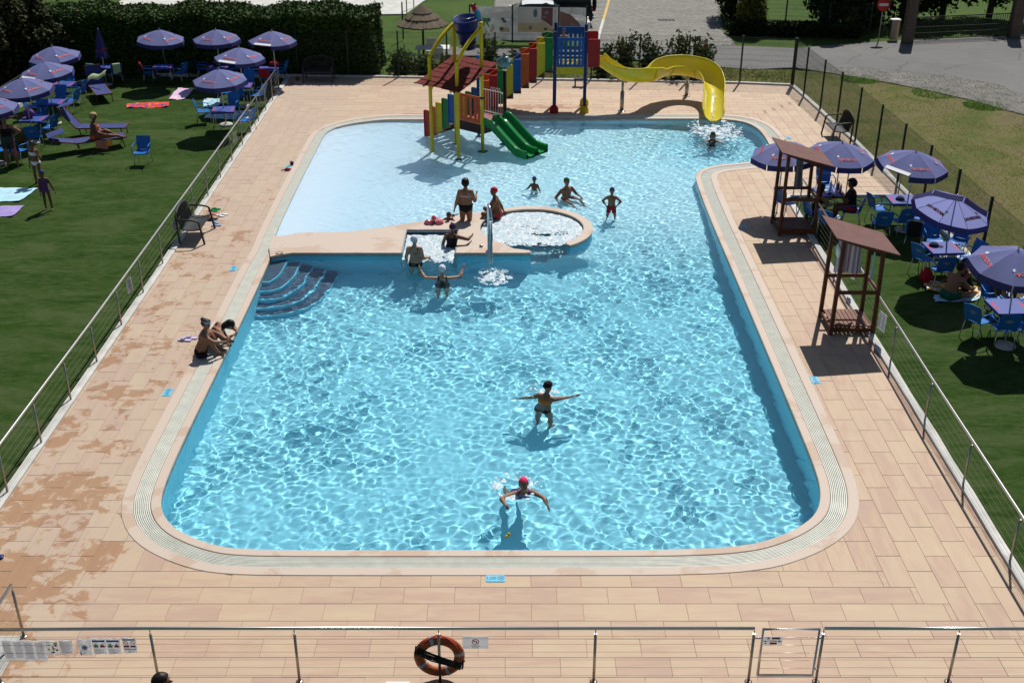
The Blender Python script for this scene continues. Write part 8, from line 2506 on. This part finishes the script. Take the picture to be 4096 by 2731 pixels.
t = thing('swim_goggles', 'dark goggles lying on the left end of the island', 'goggles', (*G(1118, 1018, IS_Z), IS_Z + .002), .2)
mb = MB()
for s in (-1, 1): mb.tube([(s * .045 + .035 * math.cos(a), .028 * math.sin(a), .015) for a in np.linspace(0, 6.28, 13)], .007, 5)
mb.tube([(-.08, 0, .015), (-.10, .10, .02), (.02, .16, .02), (.10, .10, .02), (.08, 0, .015)], .005, 5); mb.build('frame', M['black'], t)
t = thing('toy_shark', 'small dark toy lying on the left deck by the white beach', 'toy', (*G(1150, 683), .004), .3)
MB().ell((0, 0, .04), (.13, .045, .04)).build('body', M['cloth_red'], t); MB().prism([(-.12, 0), (-.2, .07), (-.16, 0), (-.2, -.07)], .03, .045).build('tail', M['hair_dark'], t); MB().prism([(-.03, -.005), (.03, -.005), (-.03, .06)], -.005, .005, M=Matrix.Translation((0, 0, .07)) @ Matrix.Rotation(rad(90), 4, 'X')).build('fin', M['hair_dark'], t)
t = thing('toy_bucket', 'tiny dark toy pot standing on the deck beside the toy shark', 'toy', (*G(1168, 660), .004))
MB().lathe([(0, 0), (.05, 0), (.065, .10), (.055, .10), (.045, .01), (0, .01)], 14).build('pot', M['cloth_navy'], t); MB().lathe([(.0, .10), (.05, .10), (.03, .15), (0, .16)], 12).build('lid', M['cloth_white'], t)
dk = thing('toy_duck', 'small yellow duck toy floating near the near pool edge', 'toy', (*G(2029, 2147, WATER_Z), WATER_Z - .01), .6)
MB().ell((0, 0, .025), (.042, .032, .03)).build('body', M['yellow'], dk); MB().ell((.032, 0, .065), (.024, .022, .022)).build('head', M['yellow'], dk); MB().ell((.058, 0, .062), (.013, .01, .006)).build('beak', M['orange'], dk)
t = thing('swim_bag', 'small black bag on the channel in the shadow of the sitting girls', 'bag', (*G(810, 1432), .006), .4)
MB().ell((0, 0, .05), (.13, .08, .055), 12, 8).build('sack', M['cloth_black'], t); MB().tube([(-.08, 0, .09), (0, .02, .13), (.08, 0, .09)], .008, 5).build('strap', M['cloth_black'], t)
t = thing('deck_drain', 'dark slotted drain plate on the far deck left of the play tower', 'drain', (*G(1676, 332), .004)); MB().rbox((0, 0, 0), (.42, .22, .01), .002).build('plate', M['dark_grey'], t)
for k_ in range(4): MB().box((-.15 + .1 * k_, 0, .0055), (.05, .17, .003)).build('slot', M['black'], t)
t = thing('stone', 'pale round stone lying at the foot of the dark far bench', 'stone', (*G(1168, 338), 0)); MB().ell((0, 0, .06), (.10, .08, .07), 9, 6).build('lump', M['thatch'], t)
t = thing('ball', 'greenish ball in the hedge shade near the far bench', 'ball', (*G(1190, 322), 0)); MB().ell((0, 0, .09), (.09, .09, .09), 14, 10).build('skin', M['leaf_gold'], t)
t = thing('step_box', 'small dark bench behind the slide tower at the fence', 'bench', (*G(2322, 345), 0)); MB().rbox((0, 0, .30), (.55, .28, .05), .01).build('top', M['dark_grey'], t)
for s in (-1, 1): MB().box((s * .22, 0, .14), (.05, .22, .28)).build('leg', M['dark_grey'], t)
t = thing('pram', 'black pushchair with small wheels parked by the meadow fence', 'pushchair', (11.75, 24.6, -.04), .6)
for a, b in ((-.22, -.3), (.22, -.3), (-.22, .3), (.22, .3)):
    w_ = MB().lathe([(.09, -.02), (.11, -.012), (.11, .012), (.09, .02), (.07, 0)], 18, 0, Matrix.Translation((a, b, .11)) @ Matrix.Rotation(rad(90), 4, 'Y')).build('wheel', M['tyre'], t)
    MB().lathe([(0, .015), (.05, .015), (.05, -.015), (0, -.015)], 10, 0, Matrix.Translation((a, b, .11)) @ Matrix.Rotation(rad(90), 4, 'Y')).build('hub', M['white'], w_)
mb = MB()
for s in (-1, 1): mb.tube([(s * .22, -.3, .11), (s * .24, .1, .55), (s * .24, .5, 1.0)], .012, 6); mb.tube([(s * .22, .3, .11), (s * .24, .1, .55)], .012, 6)
mb.tube([(-.24, .5, 1.0), (.24, .5, 1.0)], .014, 6); mb.build('frame', M['black'], t)
MB().grid([[(x_ * .22, y_, z_) for x_ in (-1, 0, 1)] for y_, z_ in ((-.3, .36), (-.05, .32), (.15, .38), (.35, .75))]).build('seat', M['cloth_black'], t)
t = thing('floor_disc', 'flat dark disc on the deck at the left picture edge', 'toy', (*G(4, 2230), .004)); MB().ell((0, 0, .02), (.05, .06, .02), 14, 8).build('shell', M['navy'], t)
